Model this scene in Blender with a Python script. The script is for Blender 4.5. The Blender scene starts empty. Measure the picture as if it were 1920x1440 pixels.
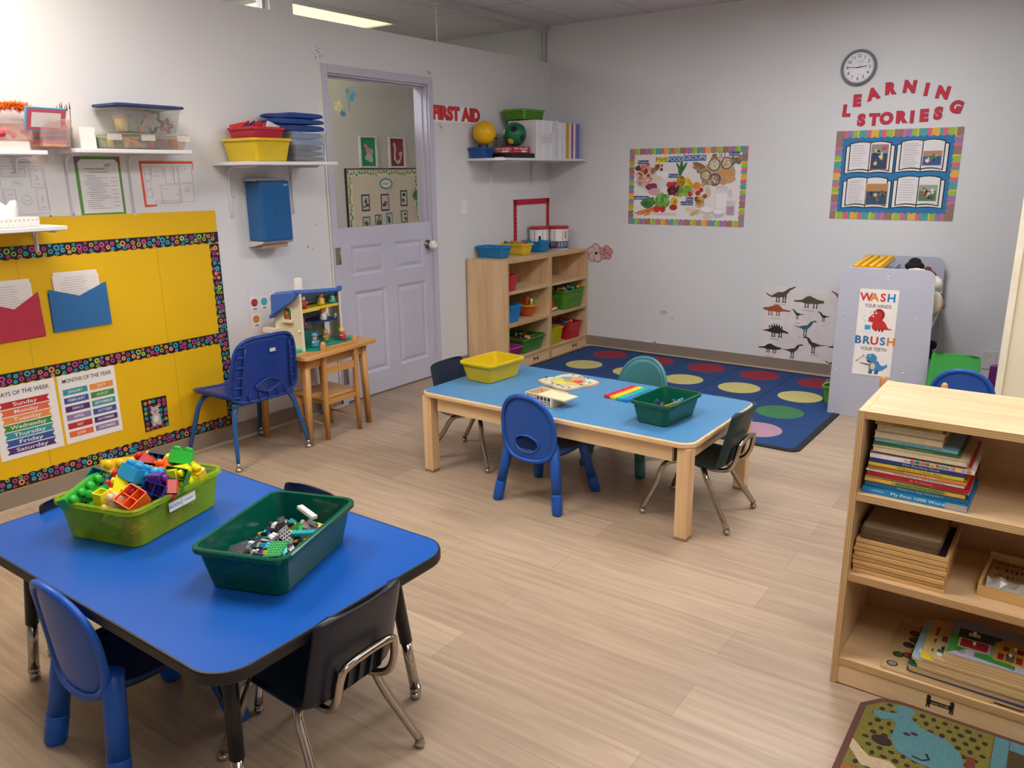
import bpy, math, random
from mathutils import Vector, Matrix
random.seed(7)
SC = bpy.context.scene
COL = SC.collection
PI = math.pi
# ---------------------------------------------------------------- camera
cam_d = bpy.data.cameras.new('camera')
cam = bpy.data.objects.new('camera', cam_d); COL.objects.link(cam)
cam_d.sensor_fit = 'HORIZONTAL'; cam_d.sensor_width = 36.0
cam_d.lens = 36.0 * 1483.8 / 1920.0
cam_d.clip_start = 0.02
_yaw, _pit, _rol = -0.6215, 0.2604, -0.0107
_f = Vector((math.sin(_yaw)*math.cos(_pit), math.cos(_yaw)*math.cos(_pit), -math.sin(_pit)))
_r0 = Vector((math.cos(_yaw), -math.sin(_yaw), 0)); _u0 = _r0.cross(_f)
_r = _r0*math.cos(_rol) + _u0*math.sin(_rol); _u = -_r0*math.sin(_rol) + _u0*math.cos(_rol)
cam.matrix_world = Matrix(((_r.x, _u.x, -_f.x, 3.9954), (_r.y, _u.y, -_f.y, -6.1952), (_r.z, _u.z, -_f.z, 1.5368), (0, 0, 0, 1)))
SC.camera = cam
# ---------------------------------------------------------------- view + world
SC.view_settings.view_transform = 'Standard'
SC.view_settings.look = 'None'
SC.view_settings.exposure = 0.12
SC.view_settings.gamma = 1.0
SC.view_settings.use_curve_mapping = False
W = bpy.data.worlds.new('world'); SC.world = W; W.use_nodes = True
W.node_tree.nodes['Background'].inputs[0].default_value = (0.8, 0.85, 0.9, 1)
W.node_tree.nodes['Background'].inputs[1].default_value = 0.25
SC.cycles.max_bounces = 10
SC.cycles.transparent_max_bounces = 16
SC.cycles.caustics_reflective = False
SC.cycles.caustics_refractive = False
SC.cycles.use_denoising = True
SC.cycles.sample_clamp_indirect = 4.0
# room lamps: x, y, size x, size y, strength, colour (fluorescent ceiling panels; z = ceiling)
ROOM_LAMPS = [
    (0.75, -5.05, 0.6, 1.2, 19.0, (1.0, 0.91, 0.78)),
    (2.55, -4.35, 0.6, 1.2, 16.5, (1.0, 0.96, 0.94)),
    (2.85, -1.95, 0.6, 1.2, 19.0, (0.97, 0.97, 1.0)),
    (4.60, -5.60, 0.6, 1.2, 15.0, (1.0, 0.94, 0.87)),
    (4.60, -3.00, 0.6, 1.2, 12.0, (1.0, 0.95, 0.90)),
]
HALL_LAMPS = [(-1.15, -1.65, 0.6, 1.22, 1.5, (1.0, 0.97, 0.56)), (-0.95, -3.75, 0.6, 1.22, 36.0, (1.0, 0.98, 0.96))]  # second panel is out of view, added to brighten the hall

# ---------------------------------------------------------------- materials
def s2l(c):
    return tuple((v/12.92 if v <= 0.04045 else ((v+0.055)/1.055)**2.4) for v in c)
def hx(h):
    return s2l(tuple(int(h[i:i+2], 16)/255 for i in (0, 2, 4)))
_M = {}
def mat(h, rough=0.5, metal=0.0, trans=0.0, var=0.06, scale=9.0, bump=0.0, bscale=80.0, coat=0.0, alpha=1.0, emit=0.0, sss=0.0, ior=1.45):
    """plain procedural surface: a colour with faint cloudy variation"""
    key = (h, rough, metal, trans, var, scale, bump, bscale, coat, alpha, emit, sss)
    if key in _M: return _M[key]
    m = bpy.data.materials.new('surface_' + h); m.use_nodes = True
    nt = m.node_tree; b = nt.nodes['Principled BSDF']
    c = hx(h)
    b.inputs['Roughness'].default_value = rough
    b.inputs['Metallic'].default_value = metal
    b.inputs['IOR'].default_value = ior
    if trans: b.inputs['Transmission Weight'].default_value = trans
    if coat: b.inputs['Coat Weight'].default_value = coat; b.inputs['Coat Roughness'].default_value = 0.1
    if alpha < 1: b.inputs['Alpha'].default_value = alpha
    if sss: b.inputs['Subsurface Weight'].default_value = sss; b.inputs['Subsurface Radius'].default_value = (0.01, 0.01, 0.01)
    tc = nt.nodes.new('ShaderNodeTexCoord')
    n = nt.nodes.new('ShaderNodeTexNoise'); n.inputs['Scale'].default_value = scale; n.inputs['Detail'].default_value = 3
    nt.links.new(tc.outputs['Object'], n.inputs['Vector'])
    r = nt.nodes.new('ShaderNodeValToRGB')
    r.color_ramp.elements[0].position = 0.3; r.color_ramp.elements[1].position = 0.7
    r.color_ramp.elements[0].color = tuple(max(0, v*(1-var)) for v in c) + (1,)
    r.color_ramp.elements[1].color = tuple(min(1, v*(1+var)) for v in c) + (1,)
    nt.links.new(n.outputs['Fac'], r.inputs['Fac'])
    nt.links.new(r.outputs['Color'], b.inputs['Base Color'])
    if emit:
        nt.links.new(r.outputs['Color'], b.inputs['Emission Color']); b.inputs['Emission Strength'].default_value = emit
    if bump:
        n2 = nt.nodes.new('ShaderNodeTexNoise'); n2.inputs['Scale'].default_value = bscale; n2.inputs['Detail'].default_value = 4
        nt.links.new(tc.outputs['Object'], n2.inputs['Vector'])
        bp = nt.nodes.new('ShaderNodeBump'); bp.inputs['Strength'].default_value = bump; bp.inputs['Distance'].default_value = 0.004
        nt.links.new(n2.outputs['Fac'], bp.inputs['Height']); nt.links.new(bp.outputs['Normal'], b.inputs['Normal'])
    _M[key] = m
    return m
def wood(name, h1, h2, axis='X', rough=0.45, scale=1.0, ply=False, coat=0.15):
    """wood with long grain along one local axis"""
    key = ('wood', h1, h2, axis, rough, scale, ply)
    if key in _M: return _M[key]
    m = bpy.data.materials.new('wood_' + name); m.use_nodes = True
    nt = m.node_tree; b = nt.nodes['Principled BSDF']; b.inputs['Roughness'].default_value = rough
    b.inputs['Coat Weight'].default_value = coat; b.inputs['Coat Roughness'].default_value = 0.25
    tc = nt.nodes.new('ShaderNodeTexCoord'); mp = nt.nodes.new('ShaderNodeMapping')
    st = {'X': (1.2, 14, 14), 'Y': (14, 1.2, 14), 'Z': (14, 14, 1.2)}[axis]
    mp.inputs['Scale'].default_value = tuple(v*scale for v in st)
    nt.links.new(tc.outputs['Object'], mp.inputs['Vector'])
    n = nt.nodes.new('ShaderNodeTexNoise'); n.inputs['Scale'].default_value = 1.0; n.inputs['Detail'].default_value = 5; n.inputs['Distortion'].default_value = 0.7
    nt.links.new(mp.outputs['Vector'], n.inputs['Vector'])
    n2 = nt.nodes.new('ShaderNodeTexNoise'); n2.inputs['Scale'].default_value = 6.0; n2.inputs['Detail'].default_value = 6
    nt.links.new(mp.outputs['Vector'], n2.inputs['Vector'])
    ad = nt.nodes.new('ShaderNodeMath'); ad.operation = 'MULTIPLY_ADD'; ad.inputs[1].default_value = 0.35
    nt.links.new(n2.outputs['Fac'], ad.inputs[0]); nt.links.new(n.outputs['Fac'], ad.inputs[2])
    r = nt.nodes.new('ShaderNodeValToRGB'); r.color_ramp.elements[0].position = 0.45; r.color_ramp.elements[1].position = 0.85
    r.color_ramp.elements[0].color = hx(h1) + (1,); r.color_ramp.elements[1].color = hx(h2) + (1,)
    nt.links.new(ad.outputs[0], r.inputs['Fac'])
    out = r.outputs['Color']
    if ply:   # thin dark and light veneer lines through the thickness (edge of plywood)
        w = nt.nodes.new('ShaderNodeTexWave'); w.bands_direction = ply; w.inputs['Scale'].default_value = 52; w.inputs['Distortion'].default_value = 0.0
        nt.links.new(tc.outputs['Object'], w.inputs['Vector'])
        mx = nt.nodes.new('ShaderNodeMix'); mx.data_type = 'RGBA'; mx.blend_type = 'MULTIPLY'; mx.inputs[0].default_value = 0.45
        nt.links.new(out, mx.inputs[6]); nt.links.new(w.outputs['Color'], mx.inputs[7]); out = mx.outputs[2]
    nt.links.new(out, b.inputs['Base Color'])
    _M[key] = m
    return m
def lamp_mat(c, s):
    m = bpy.data.materials.new('lamp_diffuser'); m.use_nodes = True
    nt = m.node_tree; b = nt.nodes['Principled BSDF']
    b.inputs['Base Color'].default_value = c + (1,); b.inputs['Emission Color'].default_value = c + (1,); b.inputs['Emission Strength'].default_value = s
    return m
def glass_mat():
    m = bpy.data.materials.new('clear_glass'); m.use_nodes = True
    nt = m.node_tree; nt.nodes.remove(nt.nodes['Principled BSDF'])
    tr = nt.nodes.new('ShaderNodeBsdfTransparent'); gl = nt.nodes.new('ShaderNodeBsdfGlossy'); gl.inputs['Roughness'].default_value = 0.02
    tr.inputs['Color'].default_value = (0.86, 0.87, 0.85, 1)
    fr = nt.nodes.new('ShaderNodeFresnel'); mx = nt.nodes.new('ShaderNodeMixShader')
    ge = nt.nodes.new('ShaderNodeNewGeometry'); mr = nt.nodes.new('ShaderNodeMath'); mr.operation = 'MULTIPLY'; iv = nt.nodes.new('ShaderNodeMath'); iv.operation = 'SUBTRACT'; iv.inputs[0].default_value = 1.0
    nt.links.new(ge.outputs['Backfacing'], iv.inputs[1]); nt.links.new(fr.outputs[0], mr.inputs[0]); nt.links.new(iv.outputs[0], mr.inputs[1])
    nt.links.new(mr.outputs[0], mx.inputs[0]); nt.links.new(tr.outputs[0], mx.inputs[1]); nt.links.new(gl.outputs[0], mx.inputs[2])
    nt.links.new(mx.outputs[0], nt.nodes['Material Output'].inputs[0])
    return m
def clear_plastic(h='f4f4f2', t=0.72):
    """thin clear or tinted plastic wall: part see-through, part glossy"""
    key = ('clear', h, t)
    if key in _M: return _M[key]
    m = bpy.data.materials.new('clear_plastic'); m.use_nodes = True
    nt = m.node_tree; b = nt.nodes['Principled BSDF']; b.inputs['Base Color'].default_value = hx(h) + (1,); b.inputs['Roughness'].default_value = 0.15
    tr = nt.nodes.new('ShaderNodeBsdfTransparent'); tr.inputs['Color'].default_value = tuple(0.35+0.65*v for v in hx(h)) + (1,)
    nz = nt.nodes.new('ShaderNodeTexNoise'); nz.inputs['Scale'].default_value = 6
    mr = nt.nodes.new('ShaderNodeMapRange'); mr.inputs[3].default_value = t-0.08; mr.inputs[4].default_value = t+0.08
    nt.links.new(nz.outputs['Fac'], mr.inputs[0])
    mx = nt.nodes.new('ShaderNodeMixShader')
    nt.links.new(mr.outputs[0], mx.inputs[0]); nt.links.new(b.outputs[0], mx.inputs[1]); nt.links.new(tr.outputs[0], mx.inputs[2])
    nt.links.new(mx.outputs[0], nt.nodes['Material Output'].inputs[0])
    _M[key] = m
    return m
PL = lambda h, r=0.35: mat(h, r, var=0.03)                       # moulded plastic
PAPER = lambda h: mat(h, 0.7, var=0.025, scale=20)
CHROME = mat('b5aca2', 0.14, metal=1.0, var=0.03)
STEEL = mat('b8b6b2', 0.3, metal=1.0, var=0.04)
BIRCH = wood('birch', 'd3ac7e', 'e8cba2', 'X'); BIRCHZ = wood('birch', 'd0a879', 'e4c59a', 'Z'); BIRCHY = wood('birch', 'd3ac7e', 'e8cba2', 'Y')
PLYZ = wood('birch_ply', 'c99d68', 'e2bd88', 'Z', ply='X'); PLYX = wood('birch_ply', 'c99d68', 'e2bd88', 'X', ply='Z'); PLYY = wood('birch_ply', 'c99d68', 'e2bd88', 'Y', ply='Z')
OAK = wood('honey', 'b88244', 'd29f60', 'Z', 0.4); OAKX = wood('honey', 'b88244', 'd29f60', 'X', 0.4); OAKY = wood('honey', 'b88244', 'd29f60', 'Y', 0.4)
WHITE = PAPER('e8e6e6'); BLACK = PAPER('1a1a1c'); INK = PAPER('2c2c30')

# ---------------------------------------------------------------- mesh builder
_TX = {}
def text_geo(s):
    if s in _TX: return _TX[s]
    res = []
    for off in (0.0, ):
        cu = bpy.data.curves.new('t', 'FONT'); cu.body = s; cu.align_x = 'CENTER'; cu.align_y = 'CENTER'; cu.size = 1.0; cu.resolution_u = 3
        o = bpy.data.objects.new('t', cu); COL.objects.link(o)
        dg = bpy.context.evaluated_depsgraph_get(); me = bpy.data.meshes.new_from_object(o.evaluated_get(dg))
        vs = [tuple(v.co) for v in me.vertices]; fs = [tuple(p.vertices) for p in me.polygons]
        bpy.data.objects.remove(o); bpy.data.curves.remove(cu); bpy.data.meshes.remove(me)
        res = (vs, fs)
    _TX[s] = res
    return res
def fat_text_geo(s, off):
    k = (s, off)
    if k in _TX: return _TX[k]
    cu = bpy.data.curves.new('t', 'FONT'); cu.body = s; cu.align_x = 'CENTER'; cu.align_y = 'CENTER'; cu.size = 1.0; cu.resolution_u = 4; cu.offset = off
    o = bpy.data.objects.new('t', cu); COL.objects.link(o)
    dg = bpy.context.evaluated_depsgraph_get(); me = bpy.data.meshes.new_from_object(o.evaluated_get(dg))
    r = ([tuple(v.co) for v in me.vertices], [tuple(p.vertices) for p in me.polygons])
    bpy.data.objects.remove(o); bpy.data.curves.remove(cu); bpy.data.meshes.remove(me)
    _TX[k] = r
    return r
class MB:
    def __init__(s): s.v = []; s.f = []; s.m = []; s.sm = []; s.T = Matrix.Identity(4)
    def at(s, loc=(0, 0, 0), rz=0, rx=0, ry=0, sc=1):
        s.T = Matrix.Translation(loc) @ Matrix.Rotation(rz, 4, 'Z') @ Matrix.Rotation(ry, 4, 'Y') @ Matrix.Rotation(rx, 4, 'X') @ Matrix.Scale(sc, 4); return s
    def add(s, vs, fs, m, smooth=False):
        b = len(s.v); T = s.T
        s.v += [tuple(T @ Vector(p)) for p in vs]
        for f in fs: s.f.append(tuple(i+b for i in f)); s.m.append(m); s.sm.append(smooth)
        return s
    def box(s, x0, y0, z0, x1, y1, z1, m):
        v = [(x0, y0, z0), (x1, y0, z0), (x1, y1, z0), (x0, y1, z0), (x0, y0, z1), (x1, y0, z1), (x1, y1, z1), (x0, y1, z1)]
        return s.add(v, [(3, 2, 1, 0), (4, 5, 6, 7), (0, 1, 5, 4), (1, 2, 6, 5), (2, 3, 7, 6), (3, 0, 4, 7)], m)
    def cbox(s, c, d, m): return s.box(c[0]-d[0]/2, c[1]-d[1]/2, c[2]-d[2]/2, c[0]+d[0]/2, c[1]+d[1]/2, c[2]+d[2]/2, m)
    def loft(s, rings, m, cap0=True, cap1=True, smooth=True, closed=True):
        n = len(rings[0]); vs = [p for r in rings for p in r]; fs = []
        for k in range(len(rings)-1):
            for i in range(n if closed else n-1):
                j = (i+1) % n; fs.append((k*n+i, k*n+j, (k+1)*n+j, (k+1)*n+i))
        s.add(vs, fs, m, smooth)
        b = len(s.v) - len(vs)
        if cap0: s.f.append(tuple(b+i for i in reversed(range(n)))); s.m.append(m); s.sm.append(False)
        if cap1: s.f.append(tuple(b+(len(rings)-1)*n+i for i in range(n))); s.m.append(m); s.sm.append(False)
        return s
    def tube(s, pts, r, m, n=10, closed=False, flat=1.0):
        pts = [Vector(p) for p in pts]; N = len(pts); rings = []; pu = None
        rr = r if isinstance(r, (list, tuple)) else [r]*N
        for i, p in enumerate(pts):
            a = pts[(i-1) % N] if (closed or i > 0) else p; c = pts[(i+1) % N] if (closed or i < N-1) else p
            t = (c-a).normalized()
            if pu is None:
                pu = t.orthogonal().normalized() if abs(t.z) > 0.9 else Vector((0, 0, 1)).cross(t).normalized()
            u = (pu - t*pu.dot(t)).normalized(); w = t.cross(u); pu = u
            rings.append([tuple(p + u*rr[i]*math.cos(2*PI*k/n) + w*rr[i]*flat*math.sin(2*PI*k/n)) for k in range(n)])
        if closed: rings.append(rings[0])
        return s.loft(rings, m, not closed, not closed)
    def lathe(s, prof, m, n=20, c=(0, 0, 0), caps=True):
        rings = [[(c[0]+r*math.cos(2*PI*k/n), c[1]+r*math.sin(2*PI*k/n), c[2]+z) for k in range(n)] for r, z in prof]
        return s.loft(rings, m, caps and prof[0][0] > 1e-5, caps and prof[-1][0] > 1e-5)
    def cyl(s, p0, p1, r, m, n=14, r1=None): return s.tube([p0, p1], [r, r if r1 is None else r1], m, n)
    def ball(s, c, r, m, n=16, sz=(1, 1, 1)):
        k = max(6, n//2); rings = []
        for i in range(k+1):
            a = -PI/2 + PI*i/k
            rings.append([(c[0]+sz[0]*r*max(math.cos(a), 1e-4)*math.cos(2*PI*j/n), c[1]+sz[1]*r*max(math.cos(a), 1e-4)*math.sin(2*PI*j/n), c[2]+sz[2]*r*math.sin(a)) for j in range(n)])
        return s.loft(rings, m)
    def prism(s, pts, z0, z1, m):
        n = len(pts)
        return s.add([(x, y, z0) for x, y in pts]+[(x, y, z1) for x, y in pts], [tuple(reversed(range(n))), tuple(range(n, 2*n))]+[(i, (i+1) % n, n+(i+1) % n, n+i) for i in range(n)], m)
    # --- flat work in the plane x (right) / z (up); d = height of its face towards -y
    def poly(s, pts, d, m, t=0.0006):
        n = len(pts)
        a = sum(pts[i][0]*pts[(i+1) % n][1]-pts[(i+1) % n][0]*pts[i][1] for i in range(n))
        if a < 0: pts = pts[::-1]
        fs = [tuple(range(n))]+[(n+i, n+(i+1) % n, (i+1) % n, i) for i in range(n)]
        return s.add([(x, -d, z) for x, z in pts]+[(x, -d+t, z) for x, z in pts], fs, m)
    def rect(s, x0, z0, x1, z1, d, m, t=0.0006): return s.poly([(x0, z0), (x1, z0), (x1, z1), (x0, z1)], d, m, t)
    def disc(s, x, z, r, d, m, n=14, rz=None, a=0.0):
        rz = r if rz is None else rz; ca, sa = math.cos(a), math.sin(a)
        return s.poly([(x+r*math.cos(2*PI*k/n)*ca-rz*math.sin(2*PI*k/n)*sa, z+r*math.cos(2*PI*k/n)*sa+rz*math.sin(2*PI*k/n)*ca) for k in range(n)], d, m)
    def ring(s, x, z, r, r2, d, m, n=14):
        v = [(x+q*math.cos(2*PI*k/n), -d, z+q*math.sin(2*PI*k/n)) for q in (r, r2) for k in range(n)]
        return s.add(v, [(k, (k+1) % n, n+(k+1) % n, n+k) for k in range(n)], m)
    def blob(s, x, z, rx, rz, d, m, n=11, j=0.25, rs=None):
        g = rs or random
        return s.poly([(x+rx*(1+g.uniform(-j, j))*math.cos(2*PI*k/n), z+rz*(1+g.uniform(-j, j))*math.sin(2*PI*k/n)) for k in range(n)], d, m)
    def text(s, t, x, z, size, d, m, off=0.0, a=0.0, w=None, sx=1.0):
        vs, fs = fat_text_geo(t, off) if off else text_geo(t)
        if not vs: return s
        if w:
            sp = max(v[0] for v in vs)-min(v[0] for v in vs); sx = w/(sp*size)
        ca, sa = math.cos(a), math.sin(a)
        return s.add([(x+(v[0]*size*sx)*ca-v[1]*size*sa, -d, z+v[0]*size*sx*sa+v[1]*size*ca) for v in vs], fs, m)
    def build(s, name, parent=None, loc=None, rz=0, bevel=0.0, seg=2, sub=0, tag=None):
        me = bpy.data.meshes.new(name)
        vs = s.v
        if parent is None and loc is None:      # world-space geometry: put the origin at the foot of the thing
            xs = [p[0] for p in vs]; ys = [p[1] for p in vs]; zs = [p[2] for p in vs]
            loc = ((min(xs)+max(xs))/2, (min(ys)+max(ys))/2, min(zs))
            vs = [(p[0]-loc[0], p[1]-loc[1], p[2]-loc[2]) for p in vs]
        me.from_pydata(vs, [], s.f)
        keys = []
        for m in s.m:
            if m not in keys: keys.append(m)
        for m in keys: me.materials.append(m)
        ix = {m: i for i, m in enumerate(keys)}
        me.polygons.foreach_set('material_index', [ix[m] for m in s.m])
        me.polygons.foreach_set('use_smooth', s.sm)
        me.update()
        o = bpy.data.objects.new(name, me); COL.objects.link(o)
        if parent: o.parent = parent
        if loc: o.location = loc
        o.rotation_euler = (0, 0, rz)
        if bevel:
            bv = o.modifiers.new('bevel', 'BEVEL'); bv.width = bevel; bv.segments = seg; bv.limit_method = 'ANGLE'; bv.angle_limit = 0.7
        if sub:
            sb = o.modifiers.new('sub', 'SUBSURF'); sb.levels = sub; sb.render_levels = sub
        return o
def tag(o, label, cat, group=None):
    o['label'] = label; o['category'] = cat
    if group: o['group'] = group
    return o
def thing(name, label, cat, loc=(0, 0, 0), rz=0, group=None):
    o = bpy.data.objects.new(name, None); COL.objects.link(o)
    o.empty_display_size = 0.05
    o.location = loc; o.rotation_euler = (0, 0, rz)
    return tag(o, label, cat, group)
def struct(o): o['kind'] = 'structure'; return o
_KIDS = {}
def dup(root, loc, rz=0, label=None, group=None, mats=None):
    r = root.copy(); COL.objects.link(r); r.location = loc; r.rotation_euler = (0, 0, rz)
    if label: r['label'] = label
    if group: r['group'] = group
    for ch in list(root.children):
        c = ch.copy(); COL.objects.link(c); c.parent = r
        if mats: recol(c, mats)
        for g in list(ch.children):
            d = g.copy(); COL.objects.link(d); d.parent = c
            if mats: recol(d, mats)
    return r
def recol(o, mats):
    """swap materials on a copy that has another colour"""
    if o.type == 'MESH' and any(m in mats for m in o.data.materials):
        o.data = o.data.copy()
        for i, m in enumerate(o.data.materials):
            if m in mats: o.data.materials[i] = mats[m]
def smooth(pts, k=6):
    """Catmull-Rom through the points"""
    P = [Vector(p) for p in pts]; out = []
    for i in range(len(P)-1):
        a = P[max(i-1, 0)]; b = P[i]; c = P[i+1]; d = P[min(i+2, len(P)-1)]
        for j in range(k):
            t = j/k
            out.append(0.5*((2*b)+(c-a)*t+(2*a-5*b+4*c-d)*t*t+(3*b-3*c+d-a)*t**3))
    out.append(P[-1]); return out
def rrect(w, d, r, n=5, cx=0, cy=0):
    out = []
    for sx, sy, a0 in ((1, 1, 0), (-1, 1, PI/2), (-1, -1, PI), (1, -1, 3*PI/2)):
        for k in range(n+1):
            a = a0+PI/2*k/n; out.append((cx+sx*(w/2-r)+r*math.cos(a), cy+sy*(d/2-r)+r*math.sin(a)))
    return out
# ================================================================ SETTING
H = 2.7525; HP = 2.458; Y0 = -9.0; X1 = 6.5
def wall_mat(h, name):
    m = bpy.data.materials.new(name); m.use_nodes = True
    nt = m.node_tree; b = nt.nodes['Principled BSDF']; b.inputs['Roughness'].default_value = 0.55
    tc = nt.nodes.new('ShaderNodeTexCoord'); n = nt.nodes.new('ShaderNodeTexNoise'); n.inputs['Scale'].default_value = 1.3; n.inputs['Detail'].default_value = 4
    nt.links.new(tc.outputs['Object'], n.inputs['Vector'])
    r = nt.nodes.new('ShaderNodeValToRGB'); c = hx(h)
    r.color_ramp.elements[0].color = tuple(v*0.96 for v in c) + (1,); r.color_ramp.elements[1].color = tuple(min(1, v*1.03) for v in c) + (1,)
    nt.links.new(n.outputs['Fac'], r.inputs['Fac']); nt.links.new(r.outputs['Color'], b.inputs['Base Color'])
    n2 = nt.nodes.new('ShaderNodeTexNoise'); n2.inputs['Scale'].default_value = 160
    nt.links.new(tc.outputs['Object'], n2.inputs['Vector'])
    bp = nt.nodes.new('ShaderNodeBump'); bp.inputs['Strength'].default_value = 0.12; bp.inputs['Distance'].default_value = 0.002
    nt.links.new(n2.outputs['Fac'], bp.inputs['Height']); nt.links.new(bp.outputs['Normal'], b.inputs['Normal'])
    return m
PAINT = wall_mat('dbdcdf', 'wall_paint'); CREAM = wall_mat('ece3c6', 'cream_paint'); HALLP = wall_mat('c9c6c4', 'hall_paint')
def floor_mat():
    m = bpy.data.materials.new('vinyl_planks'); m.use_nodes = True
    nt = m.node_tree; b = nt.nodes['Principled BSDF']; b.inputs['Roughness'].default_value = 0.42
    tc = nt.nodes.new('ShaderNodeTexCoord')
    br = nt.nodes.new('ShaderNodeTexBrick'); br.inputs['Scale'].default_value = 1.0; br.offset = 0.37; br.offset_frequency = 2
    br.inputs['Brick Width'].default_value = 1.22; br.inputs['Row Height'].default_value = 0.18; br.inputs['Mortar Size'].default_value = 0.0012; br.inputs['Mortar Smooth'].default_value = 0.1
    br.inputs['Color1'].default_value = hx('b6a18a') + (1,); br.inputs['Color2'].default_value = hx('a8937e') + (1,); br.inputs['Mortar'].default_value = hx('8f7f70') + (1,)
    nt.links.new(tc.outputs['Object'], br.inputs['Vector'])
    mp = nt.nodes.new('ShaderNodeMapping'); mp.inputs['Scale'].default_value = (1.6, 26, 1); nt.links.new(tc.outputs['Object'], mp.inputs['Vector'])
    n = nt.nodes.new('ShaderNodeTexNoise'); n.inputs['Scale'].default_value = 1.6; n.inputs['Detail'].default_value = 8; n.inputs['Distortion'].default_value = 0.6
    nt.links.new(mp.outputs[0], n.inputs['Vector'])
    r = nt.nodes.new('ShaderNodeValToRGB'); r.color_ramp.elements[0].position = 0.3; r.color_ramp.elements[1].position = 0.72
    r.color_ramp.elements[0].color = (0.70, 0.67, 0.645, 1); r.color_ramp.elements[1].color = (1.08, 1.06, 1.04, 1)
    nt.links.new(n.outputs['Fac'], r.inputs['Fac'])
    mx = nt.nodes.new('ShaderNodeMix'); mx.data_type = 'RGBA'; mx.blend_type = 'MULTIPLY'; mx.inputs[0].default_value = 0.75
    nt.links.new(br.outputs['Color'], mx.inputs[6]); nt.links.new(r.outputs['Color'], mx.inputs[7])
    nt.links.new(mx.outputs[2], b.inputs['Base Color'])
    bp = nt.nodes.new('ShaderNodeBump'); bp.inputs['Strength'].default_value = 0.15; bp.inputs['Distance'].default_value = 0.003
    nt.links.new(n.outputs['Fac'], bp.inputs['Height']); nt.links.new(bp.outputs['Normal'], b.inputs['Normal'])
    return m
def ceil_mat():
    m = bpy.data.materials.new('ceiling_tiles'); m.use_nodes = True
    nt = m.node_tree; b = nt.nodes['Principled BSDF']; b.inputs['Roughness'].default_value = 0.8
    tc = nt.nodes.new('ShaderNodeTexCoord'); mp = nt.nodes.new('ShaderNodeMapping'); mp.inputs['Location'].default_value = (-0.338+0.61, 0.98, 0)
    nt.links.new(tc.outputs['Object'], mp.inputs['Vector'])
    br = nt.nodes.new('ShaderNodeTexBrick'); br.offset = 0.0; br.inputs['Scale'].default_value = 1.0
    br.inputs['Brick Width'].default_value = 0.61; br.inputs['Row Height'].default_value = 1.22; br.inputs['Mortar Size'].default_value = 0.012; br.inputs['Mortar Smooth'].default_value = 0.0
    br.inputs['Color1'].default_value = hx('d2cfd6') + (1,); br.inputs['Color2'].default_value = hx('cecbd3') + (1,); br.inputs['Mortar'].default_value = hx('bbb9c0') + (1,)
    nt.links.new(mp.outputs[0], br.inputs['Vector'])
    n = nt.nodes.new('ShaderNodeTexNoise'); n.inputs['Scale'].default_value = 220; nt.links.new(tc.outputs['Object'], n.inputs['Vector'])
    bp = nt.nodes.new('ShaderNodeBump'); bp.inputs['Strength'].default_value = 0.3; bp.inputs['Distance'].default_value = 0.003
    nt.links.new(n.outputs['Fac'], bp.inputs['Height']); nt.links.new(bp.outputs['Normal'], b.inputs['Normal'])
    nt.links.new(br.outputs['Color'], b.inputs['Base Color'])
    return m
XH = -1.5   # far wall of the room beyond the half door
struct(MB().box(XH-0.1, Y0, -0.06, X1, 0.1, 0, floor_mat()).build('floor', loc=(0, 0, 0)))
struct(MB().box(XH-0.1, Y0-0.1, H, X1+0.1, 0.1, H+0.06, ceil_mat()).build('ceiling', loc=(0, 0, 0)))
T = 0.12; DY0, DY1, DZ = -2.575, -1.631, 2.155
wl = MB()
wl.box(-T, Y0, 0, 0, DY0, HP, PAINT).box(-T, DY1, 0, 0, 0, HP, PAINT).box(-T, DY0, DZ, 0, DY1, HP, PAINT)
wl.box(-T, -2.966, HP, 0, -2.798, H, PAINT)
# flaked paint at the two upper corners of the door frame
rs = random.Random(3)
for cy, n in ((-2.64, 26), (-1.60, 10)):
    for k in range(n):
        wl.at((0.0, cy+rs.gauss(0, 0.014), 2.23+abs(rs.gauss(0, 0.035 if n > 20 else 0.012))), PI/2); wl.blob(0, 0, 0.004*rs.uniform(.4, 1.3), 0.006*rs.uniform(.4, 1.3), 0.0006, mat(rs.choice(['8a7468', 'f2f0ee', '6d5a50', 'a08c80']), 0.8), n=6, rs=rs)
for cy, cz, r in ((-3.19, 1.13, .006), (-2.82, 1.10, .005), (-2.78, 1.08, .004), (-3.33, 1.42, .004), (-2.74, 1.23, .004)):
    wl.at((0, cy, cz), PI/2); wl.blob(0, 0, r, r*1.4, .0006, mat('7d756e', .8), n=6, rs=rs)
wl.at()
struct(wl.build('wall_left', loc=(0, 0, 0)))
wb = MB().box(XH-0.1, 0, 0, X1, 0.1, H, PAINT)
for cx, cz, r in ((1.16, .375, .03), (1.24, .33, .012), (.96, 1.06, .006), (2.60, 1.14, .006), (.97, .60, .006), (.98, .66, .005)):
    wb.at((cx, 0, cz)); wb.blob(0, 0, r, r*.7, .0006, mat('bdb9bb', .6), n=9, rs=rs)
for cx in (1.02, 1.08, 1.17, 1.11): wb.at((cx, 0, .107)).blob(0, 0, .03, .006, .0006, mat('f4f2f0', .6), n=8, rs=rs)
wb.at()
struct(wb.build('wall_back', loc=(0, 0, 0)))
wr = MB().box(3.722, -1.15, 0, X1, -1.03, H, CREAM)
wr.box(3.708, -1.165, 0, 3.742, -1.02, H, mat('efe8d2', .5))
struct(wr.build('wall_right', loc=(0, 0, 0)))
struct(MB().box(X1, Y0, 0, X1+0.1, 0.1, H, PAINT).build('wall_east', loc=(0, 0, 0)))
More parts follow.
